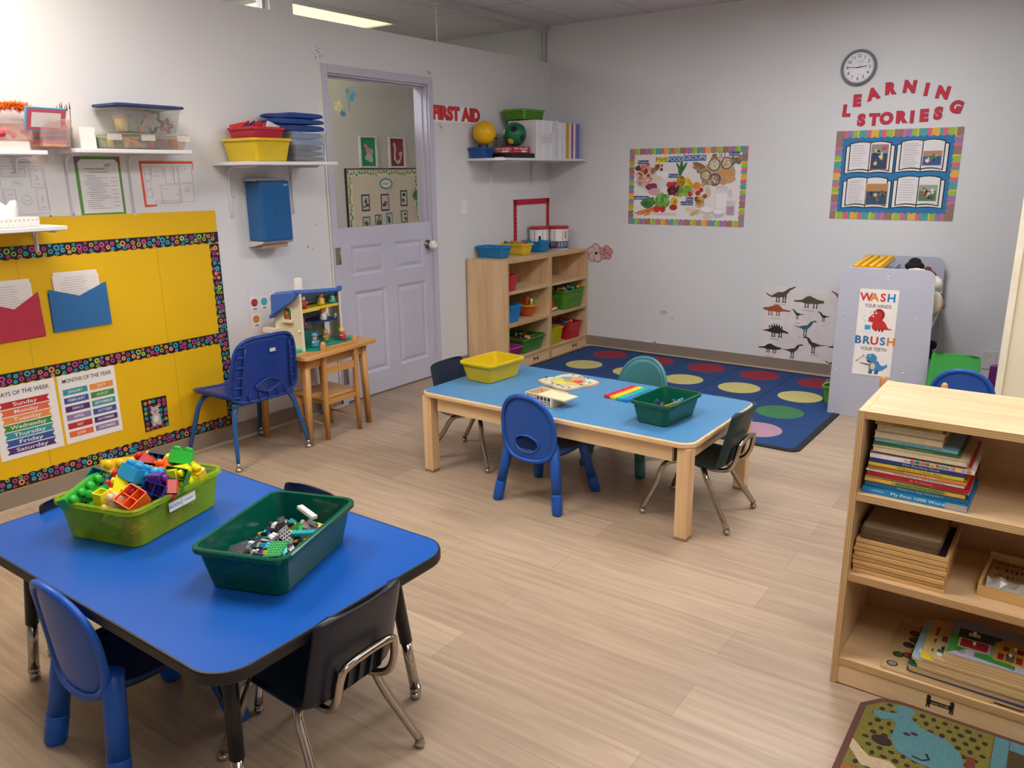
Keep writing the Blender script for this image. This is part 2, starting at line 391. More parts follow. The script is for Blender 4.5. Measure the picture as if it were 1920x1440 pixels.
struct(MB().box(XH-0.1, Y0-0.1, 0, X1+0.1, Y0, H, PAINT).build('wall_front', loc=(0, 0, 0)))
hw = MB().box(XH-0.1, Y0, 0, XH, 0, H, HALLP)
struct(hw.build('wall_hall', loc=(0, 0, 0)))
TAUPE = mat('8f8073', .5, var=.05, scale=3); SHOE = mat('c4b49c', .5)
for nm, a in (('baseboard_left', [(0, Y0, .012, -2.625), (0, -1.582, .012, 0)]), ('baseboard_back', [(0.012, -.012, 3.722, 0)]), ('baseboard_right', [(3.742, -1.177, X1, -1.165)])):
    b = MB(); q = MB()
    for x0, y0, x1, y1 in a:
        b.box(x0, y0, 0, x1, y1, .099, TAUPE)
        if nm == 'baseboard_back': q.box(x0, -.022, 0, x1, -.0121, .016, SHOE)
        if nm == 'baseboard_left': q.box(.0121, y0, 0, .022, y1, .016, SHOE)
    bo = struct(b.build(nm, loc=(0, 0, 0)))
    if q.v: q.build('shoe_moulding', bo)
# --- glass strip above the partition
PANE = glass_mat(); FRM = mat('c9c7d0', .5)
for n, (ya, yb, joints) in enumerate((( -2.798, 0.0, [-1.43]), (-8.9, -2.966, [-4.4, -5.9, -7.4]))):
    w = bpy.data.objects.new('window_%d' % (n+1), None); COL.objects.link(w); w.location = (0, 0, 0); struct(w)
    fr = MB().box(-.075, ya, H-.035, .004, yb, H, FRM).box(-.07, ya, HP, -.045, yb, HP+.006, mat('4a4a4c', .5))
    fr.box(-.075, yb-.02, HP, -.04, yb, H, FRM).box(-.03, yb-.006, HP, -.02, yb, H, FRM).box(-.075, ya, HP, -.04, ya+.012, H, mat('77767a', .5))
    fr.build('window_frame', w)
    js = [ya+.012]+joints+[yb-.02]
    if n == 1: js = [ya+.012]+sorted(joints)+[yb-.02]
    for i in range(len(js)-1):
        MB().box(-.062, js[i]+.002, HP+.006, -.056, js[i+1]-.002, H-.035, PANE).build('pane', w)
    for j in joints: MB().box(-.064, j-.003, HP+.006, -.054, j+.003, H-.035, mat('dcdcdc', .3)).build('pane_joint', w)
# --- door frame and half door
DOORP = mat('bfbecf', .42, var=.03, scale=3); DOORD = mat('7f8794', .5)
tr = MB()
cw = .05
tr.box(0, DY0-cw, 0, .016, DY0, DZ+cw, DOORP).box(0, DY1, 0, .016, DY1+cw, DZ+cw, DOORP).box(0, DY0, DZ, .016, DY1, DZ+cw, DOORP)
tr.box(-T, DY0, 0, 0, DY0+.012, DZ, DOORP).box(-T, DY1-.012, 0, 0, DY1, DZ, DOORP).box(-T, DY0+.012, DZ-.012, 0, DY1-.012, DZ, DOORP)
tr.box(-.065, DY1-.026, 0, -.035, DY1-.012, DZ-.012, DOORP).box(-.065, DY0+.012, DZ-.024, -.035, DY1-.012, DZ-.012, DOORP)
struct(tr.build('trim_1', loc=(0, 0, 0), bevel=.003))
st = MB().box(-T, DY0+.013, .0, .0, DY1-.013, .008, mat('85796a', .5)); struct(st.build('trim_2', loc=(0, 0, 0)))
MB().box(.0, -2.640, .02, .012, -2.6265, 2.21, mat('e2dfd4', .5)).build('trim_3', loc=(0, 0, 0))['kind'] = 'structure'
dr = bpy.data.objects.new('door_1', None); COL.objects.link(dr); dr.location = (0, 0, 0); struct(dr)
la, lb, lz0, lz1 = DY0+.013, DY1-.013, .014, 1.195
lf = MB()
def door_face(mb, la, lb, z0, z1, panels, xf, th, m):
    ys = sorted({la, lb} | {v for p in panels for v in (p[0], p[1])}); zs = sorted({z0, z1} | {v for p in panels for v in (p[2], p[3])})
    mb.box(xf-th, la, z0, xf-.012, lb, z1, m)
    for i in range(len(ys)-1):
        for j in range(len(zs)-1):
            c = ((ys[i]+ys[i+1])/2, (zs[j]+zs[j+1])/2)
            if any(p[0] < c[0] < p[1] and p[2] < c[1] < p[3] for p in panels): continue
            mb.box(xf-.012, ys[i], zs[j], xf, ys[i+1], zs[j+1], m)
    for a, b, c, d in panels:      # moulded, raised panel
        for g0, g1, x0, x1 in ((0, .022, 0, -.010), (.022, .05, -.010, -.002)):
            r0 = [(xf+x0, a+g0, c+g0), (xf+x0, b-g0, c+g0), (xf+x0, b-g0, d-g0), (xf+x0, a+g0, d-g0)]
            r1 = [(xf+x1, a+g1, c+g1), (xf+x1, b-g1, c+g1), (xf+x1, b-g1, d-g1), (xf+x1, a+g1, d-g1)]
            mb.loft([r0, r1], m, False, g1 == .05, smooth=False)
door_face(lf, la, lb, lz0, lz1, [(-2.455, -2.145, .87, 1.075), (-2.035, -1.725, .87, 1.075), (-2.445, -2.135, .17, .765), (-2.025, -1.712, .17, .765)], -.004, .04, DOORP)
lf.build('door_panel', dr)
kb = MB(); kb.T = Matrix.Translation((-.004, -1.680, 1.028)) @ Matrix.Rotation(PI/2, 4, 'Y')
kb.lathe([(.0, 0), (.034, 0), (.034, .006), (.014, .008), (.012, .03)], mat('8a8378', .3, metal=.9), 18)
ko = kb.build('door_handle', dr)
kc = MB(); kc.T = Matrix.Translation((-.004, -1.680, 1.028)) @ Matrix.Rotation(PI/2, 4, 'Y')
kc.lathe([(0, .028), (.022, .03), (.031, .045), (.032, .062), (.026, .078), (.012, .083), (.011, .079), (0, .079)], mat('f1efe8', .35), 18)
for k in range(3): kc.cbox((.031*math.cos(k*2.1), .031*math.sin(k*2.1), .055), (.008, .012, .02), mat('d8d5cc', .4))
kc.build('knob_cover', ko)
for z in (1.02, .20):
    hg = MB().box(.0, DY0-.034, z-.055, .0185, DY0+.012, z+.055, mat('94897a', .35, metal=.6)).cyl((.018, DY0+.004, z-.055), (.018, DY0+.004, z+.055), .006, mat('94897a', .35, metal=.6), 10)
    hg.build('hinge', dr)
# upper leaf, swung open into the room beyond
d2 = bpy.data.objects.new('door_2', None); COL.objects.link(d2); struct(d2)
d2.location = (-.125, DY0+.03, 0); d2.rotation_euler = (0, 0, math.radians(134.6))
u = MB().box(0, -.02, 1.21, .88, .02, 2.13, mat('d9e0e2', .4)); u.build('door_panel', d2, bevel=.002)
MB().box(-.03, -.032, 1.95, .012, -.0205, 2.05, mat('23252a', .4)).box(-.03, -.032, 1.35, .012, -.0205, 1.45, mat('23252a', .4)).build('hinge', d2)
# --- lamps
def ceiling_lamp(x, y, sx, sy, s, c, label):
    t = thing('ceiling_light', label, 'light', (x, y, H-.03))
    MB().box(-sx/2-.02, -sy/2-.02, 0, -sx/2, sy/2+.02, .03, WHITE).box(sx/2, -sy/2-.02, 0, sx/2+.02, sy/2+.02, .03, WHITE).box(-sx/2, -sy/2-.02, 0, sx/2, -sy/2, .03, WHITE).box(-sx/2, sy/2, 0, sx/2, sy/2+.02, .03, WHITE).build('frame', t)
    MB().box(-sx/2, -sy/2, .012, sx/2, sy/2, .02, lamp_mat(c, s)).build('diffuser', t)
LN = ['beside the yellow bulletin board wall', 'over the gap between the two tables', 'over the dotted rug', 'near the front of the bookshelf', 'between bookshelf and cream wall']
for (x, y, sx, sy, s, c), n in zip(ROOM_LAMPS, LN): ceiling_lamp(x, y, sx, sy, s, c, 'lit fluorescent ceiling panel ' + n)
for (x, y, sx, sy, s, c), n in zip(HALL_LAMPS, ['right of the wall column', 'hidden left of the wall column']): ceiling_lamp(x, y, sx, sy, s, c, 'yellowish lit ceiling panel seen through the glass strip, ' + n)
# ================================================================ FURNITURE
def ring_sheet(mb, outer, inner, nr, f, th, m):
    """sheet between two closed outlines (inner may be one point), bent by f(u,v)->(x,y,z), given a thickness along f's normal"""
    n = len(outer); rings = []
    for k in range(nr+1):
        t = k/nr
        rings.append([(inner[i][0]*(1-t)+outer[i][0]*t, inner[i][1]*(1-t)+outer[i][1]*t) for i in range(n)])
    A = [[Vector(f(*p)) for p in r] for r in rings]
    e = 1e-3; B = []
    for r in rings:
        q = []
        for (x, z) in r:
            a = Vector(f(x+e, z))-Vector(f(x-e, z)); c = Vector(f(x, z+e))-Vector(f(x, z-e))
            q.append(Vector(f(x, z))+a.cross(c).normalized()*th)
        B.append(q)
    seq = [[tuple(p) for p in r] for r in A] + [[tuple(p) for p in r] for r in reversed(B)]
    seq.append(seq[0])
    mb.loft(seq, m, False, False)
def sell(cx, cz, a, b, n=32, p=2.0, pb=None, bb=None):
    out = []
    for k in range(n):
        t = 2*PI*k/n; c, s = math.cos(t), math.sin(t)
        q, B = (p, b) if s >= 0 else (pb or p, bb or b)
        out.append((cx+a*math.copysign(abs(c)**(2/q), c), cz+B*math.copysign(abs(s)**(2/q), s)))
    return out
def resin_chair(label, loc, rz, h, h2, group=None, sc=1.0, hole=True, fat=1.0):
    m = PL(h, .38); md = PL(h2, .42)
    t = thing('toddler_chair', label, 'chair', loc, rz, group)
    S = sc
    b = MB()
    f = lambda x, z: (x*S, (-.150-(z-.25)*.10-.028*(1-(x/.14)**2))*S, z*S)
    out = sell(0, .385, .143, .168, 40, 2.2, 3.0, .150); inn = sell(0, .318, .066, .043, 40) if hole else [(0, .38)]*40
    ring_sheet(b, out, inn, 6, f, -.010*S, m)
    b.tube([f(*p) for p in out], .0115*S, m, 8, closed=True)
    if hole: b.tube([f(*p) for p in inn], .006*S, m, 6, closed=True)
    b.build('backrest', t)
    s = MB()
    g = lambda x, y: (x*S, y*S, (.268+.010*(x/.15)**2+.006*(y/.15)**2)*S)
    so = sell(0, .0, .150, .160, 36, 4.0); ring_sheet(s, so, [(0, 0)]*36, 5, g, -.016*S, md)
    s.tube([g(*p) for p in so], .010*S, md, 8, closed=True)
    s.build('seat', t)
    for sx in (-1, 1):
        for sy, y1, y0, z1 in ((1, .115, .180, .258), (-1, -.135, -.180, .300)):
            l = MB(); p0 = Vector((sx*.128, y1, z1))*S; p1 = Vector((sx*.172, y0, 0))*S
            q = p0.lerp(p1, .68)
            pts = [p0 + Vector((-sx*.012, -sy*.02, .012))*S, p0, p0.lerp(p1, .35), q]
            l.tube(pts, [.018*S*fat, .024*S*fat, .0245*S*fat, .024*S*fat], m, 12)
            lo = l.build('leg', t)
            k = MB(); k.tube([q, p0.lerp(p1, .70), p0.lerp(p1, .9), p1+Vector((0, 0, .006))*S, p1+Vector((0, 0, .0))], [.0245*S*fat, .0262*S*fat, .026*S*fat, .0245*S*fat, .020*S*fat], m, 12)
            k.build('foot_sleeve', lo)
    return t
def shell_chair(label, loc, rz, h, h2, group=None, sc=1.0, rear=True):
    """stacking chair: one-piece plastic shell on bent chrome legs with ball glides; sitter looks along +y"""
    m = PL(h, .4)
    t = thing('stacking_chair', label, 'chair', loc, rz, group)
    prof = [(.185, .262), (.16, .272), (.08, .272), (-.02, .266), (-.10, .264), (-.135, .275), (-.155, .310), (-.175, .39), (-.195, .47), (-.205, .515), (-.208, .532)]
    P = smooth([(0, y, z) for y, z in prof], 3); N = len(P)
    def wd(i):
        tt = i/(N-1)
        w = .152 if tt < .5 else .152-.012*(tt-.5)/.5
        if i == 0: w = .135
        if tt > .90: w -= .040*((tt-.90)/.10)**2.5
        return w
    A = []; nx = 12
    for i, p in enumerate(P):
        a = P[max(i-1, 0)]; c = P[min(i+1, N-1)]; tg = (c-a).normalized(); nrm = Vector((0, tg.z, -tg.y))  # towards the sitter
        row = []
        for k in range(nx+1):
            u = -1+2*k/nx; cv = .012*abs(u)**2.4 + .010*(abs(u)**8)
            row.append(p + Vector((u*wd(i), 0, 0)) + nrm*cv)
        A.append((row, nrm))
    top = [[tuple(q) for q in r] for r, n in A]; bot = [[tuple(q-n*.007) for q in r] for r, n in A]
    s = MB()
    rings = [top[i]+bot[i][::-1] for i in range(N)]
    s.loft(rings, m, True, True)
    s.T = Matrix.Scale(sc, 4)
    vs = s.v; s.v = [tuple(Vector(v)*sc) for v in vs]; s.T = Matrix.Identity(4)
    sh = s.build('seat_shell', t)
    rb = MB()
    for k in range(5):
        x = -.075+.0375*k
        rb.add([(x-.003, -.145, .275), (x+.003, -.145, .275), (x+.003, -.170, .30), (x-.003, -.170, .30), (x-.003, -.176, .37), (x+.003, -.176, .37), (x+.003, -.186, .365), (x-.003, -.186, .365)], [(0, 1, 2, 3), (3, 2, 6, 7), (0, 3, 7, 4), (1, 5, 6, 2), (4, 7, 6, 5), (0, 4, 5, 1)], m)
    rb.v = [tuple(Vector(v)*sc) for v in rb.v]
    rb.build('back_ribs', sh)
    c = CHROME
    for sx in (-1, 1):
        for sy, yt, yf in ((1, .11, .200), (-1, -.06, -.205)):
            l = MB(); foot = Vector((sx*.172, yf, .026))*sc
            pts = smooth([Vector((sx*.07, yt-.02*sy, .252))*sc, Vector((sx*.105, yt, .252))*sc, Vector((sx*.128, yt+sy*.022, .225))*sc, Vector((sx*.140, yt+(yf-yt)*.42, .155))*sc, foot], 4)
            l.tube(pts, .0128*sc, c, 10); lo = l.build('leg', t)
            q = MB(); q.cyl(tuple(foot), tuple(foot-Vector((0, 0, .006))), .012*sc, STEEL, 12); q.ball((foot.x, foot.y, .0121), .0140, CHROME, 12, (1.1, 1.1, .857)); q.build('glide', lo)
    fr = MB()
    pts = smooth([(-.075, -.02, .254), (-.085, -.10, .252), (-.095, -.165, .268), (-.097, -.195, .31), (-.092, -.208, .37), (-.075, -.213, .395), (0, -.213, .400), (.075, -.213, .395), (.092, -.208, .37), (.097, -.195, .31), (.095, -.165, .268), (.085, -.10, .252), (.075, -.02, .254)], 4)
    fr.tube([Vector(p)*sc for p in pts], .0108*sc, c, 8); fr.build('back_support', t)
    return t
B1, B1D = '1450a8', '123a7a'
# around the round-cornered blue table in front
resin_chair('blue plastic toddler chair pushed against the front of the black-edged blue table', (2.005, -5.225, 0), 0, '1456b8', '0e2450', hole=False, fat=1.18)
shell_chair('navy stacking chair, back towards us, at the right end of the black-edged table', (2.487, -5.005, 0), PI/2, '131b2c', '0f1522')
shell_chair('navy stacking chair whose back top shows just above the dark green brick bin', (2.035, -4.790, 0), PI-.03, '151e34', '0f1522')
shell_chair('navy stacking chair at the left end of the black-edged table behind the lime bin', (1.590, -5.03, 0), -PI/2, '151e34', '0f1522')
# around the wooden table with the light blue top
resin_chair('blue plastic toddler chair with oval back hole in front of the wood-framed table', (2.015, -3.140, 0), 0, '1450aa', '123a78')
shell_chair('dark green stacking chair at the right end of the wood-framed table', (2.700, -2.903, 0), PI/2, '0d3334', '0c2a2a')
shell_chair('navy stacking chair at the left end of the wood-framed table behind the yellow bin', (1.385, -2.905, 0), -PI/2+.04, '1c2a3c', '141e2c')
resin_chair('teal plastic toddler chair on the far side of the wood-framed table beside the dotted rug', (2.12, -2.50, 0), PI, '3f7d86', '235058', sc=.98, hole=False, fat=1.15)
resin_chair('bright blue plastic toddler chair behind the bookshelf by the cream wall', (3.590, -1.535, 0), .05, '1d55b4', '13305f', hole=False)
shell_chair('green plastic chair behind the blue one near the wall outlet', (3.475, -1.155, 0), PI-.04, '2f8f3a', '2a7a34', sc=.90)
shell_chair('purple chair half hidden by the cream wall edge under the outlet', (3.775, -.80, 0), 0, '6a2b78', '5a2468', sc=.82)
# --- big blue classroom chair with its back to us, by the dollhouse table
def big_chair(label, loc, rz):
    m = PL('163a8e', .36); lm = PL('22558f', .3)
    t = thing('classroom_chair', label, 'chair', loc, rz)
    b = MB()
    out = sell(0, .52, .225, .192, 44, 4.2, 4.6, .165); inn = [(x*1.0, z) for x, z in sell(0, .435, .085, .038, 44, 1.35)]
    f = lambda x, z: (x*(1.02-.50*(z-.36)), -.175-(z-.36)*.16-.035*(1-(x/.22)**2), z)
    ring_sheet(b, out, inn, 7, f, -.008, m)
    b.tube([f(*p) for p in out], .010, m, 8, closed=True)
    b.tube([Vector(f(*p))+Vector((0, -.008, 0)) for p in inn], .006, m, 6, closed=True)
    bo = b.build('backrest', t)
    r = MB()
    for s in (-1, 1):
        r.tube([Vector(f(s*.165, z))+Vector((0, -.010, 0)) for z in (.40, .50, .60, .66)], .006, m, 6)
        for k in range(6):
            z = .395+.055*k; p = Vector(f(s*.168, z)); q = Vector(f(s*.208, z)); r.tube([p+Vector((0, -.012, 0)), q+Vector((0, -.008, 0))], .006, m, 6)
    for k in range(5):
        x = -.12+.06*k; r.tube([Vector(f(x, .365))+Vector((0, -.01, 0)), Vector(f(x, .400))+Vector((0, -.01, 0))], .005, m, 6)
    r.build('back_ribs', bo)
    lb = MB(); c0 = Vector(f(0.02, .63)); lb.cbox((c0.x, c0.y-.010, c0.z), (.036, .004, .018), mat('c9ccd2', .4)); lb.build('label_plate', bo)
    s = MB(); g = lambda x, y: (x, y, .375+.02*(x/.2)**2-.012*max(0, y-.12)/.08); so = sell(0, .02, .205, .205, 40, 5)
    ring_sheet(s, so, [(0, .02)]*40, 5, g, -.020, m); s.tube([g(*p) for p in so], .011, m, 8, closed=True); s.build('seat', t)
    cr = MB()
    cr.tube(smooth([(-.20, -.17, .345), (-.1, -.19, .352), (0, -.195, .353), (.1, -.19, .352), (.20, -.17, .345)], 4), .013, lm, 10); cr.build('seat_rail', t)
    for sx in (-1, 1):
        for yt, yf in ((.13, .215), (-.16, -.225)):
            l = MB(); foot = Vector((sx*.240, yf, .045))
            l.tube(smooth([(sx*.09, yt, .352), (sx*.16, yt, .348), (sx*.195, yt+(yf-yt)*.2, .305), (sx*.213, yt+(yf-yt)*.45, .22), foot], 4), [.0135]*9+[.0135]*4+[.013, .012, .011, .010], lm, 10)
            lo = l.build('leg', t)
            q = MB(); q.cyl(foot, (foot.x, foot.y, .016), .0095, STEEL, 12).lathe([(.008, .022), (.018, .016), (.019, .006), (.016, 0)], STEEL, 14, (foot.x, foot.y, 0)); q.build('glide', lo)
    return t
big_chair('large blue classroom chair with blue legs between the yellow board and the dollhouse table', (.248, -3.565, 0), PI/2)
# --- wooden child chairs
def post_chair(label, loc, rz, h=.60):
    t = thing('wooden_chair', label, 'chair', loc, rz)
    # faces +y, rear posts at y=-.12
    for sx in (-1, 1):
        p = MB(); r0 = rrect(.026, .030, .006, 2)
        rings = [[(sx*x0+u, y0+v, z) for u, v in rrect(w, d, .006, 2)] for x0, y0, z, w, d in ((.129, -.128, 0, .022, .024), (.125, -.122, .26, .030, .034), (.124, -.124, .32, .028, .030), (.123, -.132, h-.03, .026, .026), (.123, -.133, h-.008, .024, .024), (.123, -.133, h, .012, .012))]
        p.loft(rings, OAK); p.build('back_post', t)
        l = MB(); l.loft([[(sx*.120+u, .12+v, z) for u, v in rrect(w, w, .005, 2)] for z, w in ((0, .022), (.23, .030))], OAK); l.build('leg', t)
        q = MB(); q.box(sx*.115-.007, -.11, .215, sx*.115+.007, .11, .245, OAKY); q.cyl((sx*.118, -.12, .09), (sx*.118, .115, .09), .005, OAKY, 8); q.build('side_rail', t)
    MB().box(-.112, -.130, .215, .112, -.114, .245, OAKX).box(-.112, .112, .215, .112, .126, .245, OAKX).build('apron', t)
    s = MB().prism([(-.142, -.115), (.142, -.115), (.150, .150), (-.150, .150)], .246, .262, OAKX).build('seat', t, bevel=.004)
    sl = MB().box(-.112, -.137, h-.085, .112, -.123, h-.035, OAKX); sl.build('back_slat', t, bevel=.003)
    sl = MB().box(-.112, -.134, h-.200, .112, -.120, h-.155, OAKX); sl.build('back_slat', t, bevel=.003)
    return t
post_chair('honey wooden child chair pulled up to the dollhouse table', (.340, -3.040, 0), PI/2)
post_chair('wooden chair of which two post tips show above the bookshelf top', (3.470, -2.27, 0), 0, .637)
# --- dollhouse table
t = thing('play_table', 'small honey wooden table carrying the dollhouse beside the door', 'table', (.262, -3.062, 0), .10)
tp = MB(); tp.prism(rrect(.50, .625, .035, 4), .522, .545, OAKY); tp.build('tabletop', t, bevel=.004)
MB().box(.165, -.235, .455, .180, .235, .521, OAKY).box(-.180, -.235, .455, -.165, .235, .521, OAKY).box(-.165, -.25, .455, .165, -.235, .521, OAKX).box(-.165, .235, .455, .165, .25, .521, OAKX).build('apron', t)
for sx in (-1, 1):
    for sy in (-1, 1):
        l = MB(); l.loft([[(sx*x+u, sy*y+v, z) for u, v in rrect(w, w, .007, 2)] for x, y, z, w in ((.182, .262, 0, .030), (.172, .248, .521, .042))], OAK); l.build('leg', t)
# --- wood-framed table, light blue laminate
ROT = math.radians(-.6)
t = thing('activity_table', 'low wooden table with light blue laminate top in the middle of the room', 'table', (2.045, -2.865, 0), ROT)
LAM = mat('4c86b4', .34, var=.03, scale=2)
tp = MB(); tp.prism(rrect(1.52, .775, .065, 6), .419, .4442, BIRCH); to = tp.build('tabletop', t, bevel=.007, seg=3)
MB().prism(rrect(1.502, .757, .058, 6), .4435, .4452, LAM).build('laminate', to)
MB().box(-.66, -.355, .345, .66, -.335, .4185, BIRCH).box(-.66, .335, .345, .66, .355, .4185, BIRCH).box(-.715, -.30, .345, -.695, .30, .4185, BIRCHY).box(.695, -.30, .345, .715, .30, .4185, BIRCHY).build('apron', t)
for sx in (-1, 1):
    for sy in (-1, 1):
        l = MB().box(sx*.719-.029, sy*.345-.029, 0.012, sx*.719+.029, sy*.345+.029, .4185, BIRCHZ).box(sx*.719-.0285, sy*.345-.0285, 0, sx*.719+.0285, sy*.345+.0285, .0125, mat('8f7a62', .6))
        l.build('leg', t, bevel=.003)
# --- black-edged blue table
t = thing('activity_table', 'bright blue table with thick black edge and rounded corners in the foreground', 'table', (2.008, -4.990, 0))
LAM1 = mat('1454ac', .28, var=.04, scale=2); EDGE = mat('1c1a1c', .5)
tp = MB(); tp.prism(rrect(1.250, .772, .088, 8), .470, .5002, LAM1); to = tp.build('tabletop', t)
e = MB(); o = rrect(1.262, .784, .094, 10); i = rrect(1.2495, .7715, .0878, 10)
e.loft([[(x, y, z) for x, y in q] for q, z in ((i, .4985), (i, .5008), (rrect(1.258, .780, .092, 10), .4998), (o, .494), (o, .474), (rrect(1.256, .778, .091, 10), .4685), (i, .468), (i, .4985))], EDGE, False, False, smooth=False)
e.build('edge_band', t, bevel=0)
for sx in (-1, 1):
    for sy in (-1, 1):
        l = MB(); a = Vector((sx*.490, sy*.272, .469)); fo = Vector((sx*.532, sy*.308, .028)); m_ = a.lerp(fo, .62)
        l.cyl(a, m_, .019, mat('0f0e11', .4), 14); l.lathe([(.0, 0), (.035, 0), (.035, -.008), (.02, -.010)], mat('0f0e11', .4), 12, (a.x, a.y, .4685))
        lo = l.build('leg', t)
        x = MB(); x.cyl(m_, fo, .0155, CHROME, 14); x.cyl(fo+Vector((0, 0, .012)), fo, .0175, CHROME, 14); xo = x.build('leg_extension', lo)
        MB().ball((fo.x, fo.y, .014), .0165, CHROME, 14, (1.1, 1.1, .85)).build('glide', lo)
        br = MB()
        k = a.lerp(fo, .42)
        br.tube([(a.x-sx*.14, a.y, .467), tuple(k)], .005, mat('0f0e11', .4), 8).tube([(a.x, a.y-sy*.12, .467), tuple(k)], .005, mat('0f0e11', .4), 8); br.build('brace', lo)
# --- open shelf cabinets in the corner and the bookshelf
def shelf_unit(label, name, cat, loc, rz, w, d, h, tops, logo=True, back=True):
    """open shelf; front faces -y, x to the right; tops = heights of the upper faces of the boards"""
    t = thing(name, label, cat, loc, rz)
    k = .019
    for sx, nm in ((0, 'side_panel'), (w-k, 'side_panel')):
        s = MB().box(sx, .002, 0, sx+k, d, h, BIRCHZ).box(sx, 0, 0, sx+k, .002, h, PLYZ)
        s.build(nm, t, bevel=.002)
    for z in tops:
        s = MB().box(k, .002, z-k-.004, w-k, d-.008, z, BIRCH).box(k, 0, z-k-.004, w-k, .002, z, PLYX)
        s.build('top' if z == tops[-1] else 'shelf', t, bevel=.002)
    MB().box(k, d-.007, .02, w-k, d-.001, h-.025, wood('birch', 'c79c6c', 'dcb588', 'X')).build('back_panel', t)
    kk = MB().box(k, .004, .004, w-k, .02, tops[0]-k-.0045, BIRCH); ko = kk.build('kick_board', t)
    if logo:   # small black stencil: two figures holding a name board
        q = MB(); lx = logo
        for s in (-1, 1):
            q.disc(lx+s*.030, .056, .006, -.003, BLACK, 10); q.poly([(lx+s*.030-.006, .050), (lx+s*.030+.006, .050), (lx+s*.030+.004, .030), (lx+s*.030-.004, .030)], -.003, BLACK)
            q.rect(lx+s*.030-.005, .022, lx+s*.030-.001, .031, -.003, BLACK); q.rect(lx+s*.030+.001, .022, lx+s*.030+.005, .031, -.003, BLACK)
        q.rect(lx-.027, .034, lx+.027, .047, -.003, BLACK); q.text('Jonti-Craft', lx, .0405, .012, -.002, mat('cfae80', .6), w=.046)
        q.build('stencil_mark', ko)
    return t
for n, (ya, nm) in enumerate(((-1.243, 'left, nearer to the door'), (-.626, 'right, in the room corner'))):
    shelf_unit('birch shelf unit with toy bins, ' + nm, 'toy_shelf', 'shelf', (.416, ya, 0), PI/2, .609, .400, .882, [.100, .380, .640, .882], logo=.40)
BK = shelf_unit('birch bookshelf with stacked books, wooden trays and puzzles at the right edge', 'bookshelf', 'shelf', (3.545, -3.887, 0), 0, 1.22, .40, .880, [.092, .376, .632, .880], logo=.302)
# --- grey storage unit with two end panels
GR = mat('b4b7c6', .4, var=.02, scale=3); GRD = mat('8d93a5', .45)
t = thing('toy_storage_unit', 'grey toy storage rack with tall rounded end panels holding plush toys', 'storage rack', (2.790, -.985, 0), math.radians(4.4))
def endpanel(y0, y1):
    p = [(0.0, 0.0), (.565, 0.0)]
    pts = [(0, 0), (.560, 0)]
    arc = lambda cx, cz, r, a0, a1: [(cx+r*math.cos(a0+(a1-a0)*k/6), cz+r*math.sin(a0+(a1-a0)*k/6)) for k in range(7)]
    pts += arc(.530-.055, .955-.055, .055, 0, PI/2) + arc(.055, .955-.055, .055, PI/2, PI)
    n = len(pts); q = MB()
    q.add([(x, y0, z) for x, z in pts]+[(x, y1, z) for x, z in pts], [tuple(range(n)), tuple(reversed(range(n, 2*n)))]+[(n+i, n+(i+1) % n, (i+1) % n, i) for i in range(n)], GR)
    return q
e0 = endpanel(0, .012).build('end_panel', t, bevel=.002)
for x, z in ((.275, .905), (.275, .885), (.045, .66), (.45, .66), (.03, .30), (.42, .32), (.03, .02)): MB().ball((x, 0, z), .006, mat('d5d7e0', .35), 8, (1, .6, 1)).build('screw_cap', e0)
endpanel(.86, .872).build('end_panel', t, bevel=.002)
for z, xa, xb in ((.135, .05, .545), (.33, .10, .54), (.62, .14, .535)):
    MB().box(xa, .0125, z, xb, .8595, z+.012, GR).box(xb-.004, .0125, z-.004, xb+.008, .8595, z+.026, mat('c3c6d2', .4)).build('shelf', t)
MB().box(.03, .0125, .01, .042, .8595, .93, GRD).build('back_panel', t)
MB().box(.05, .0125, .865, .245, .8595, .877, GR).box(.245, .0125, .80, .253, .8595, .905, mat('c3c6d2', .4)).build('top_tray', t)
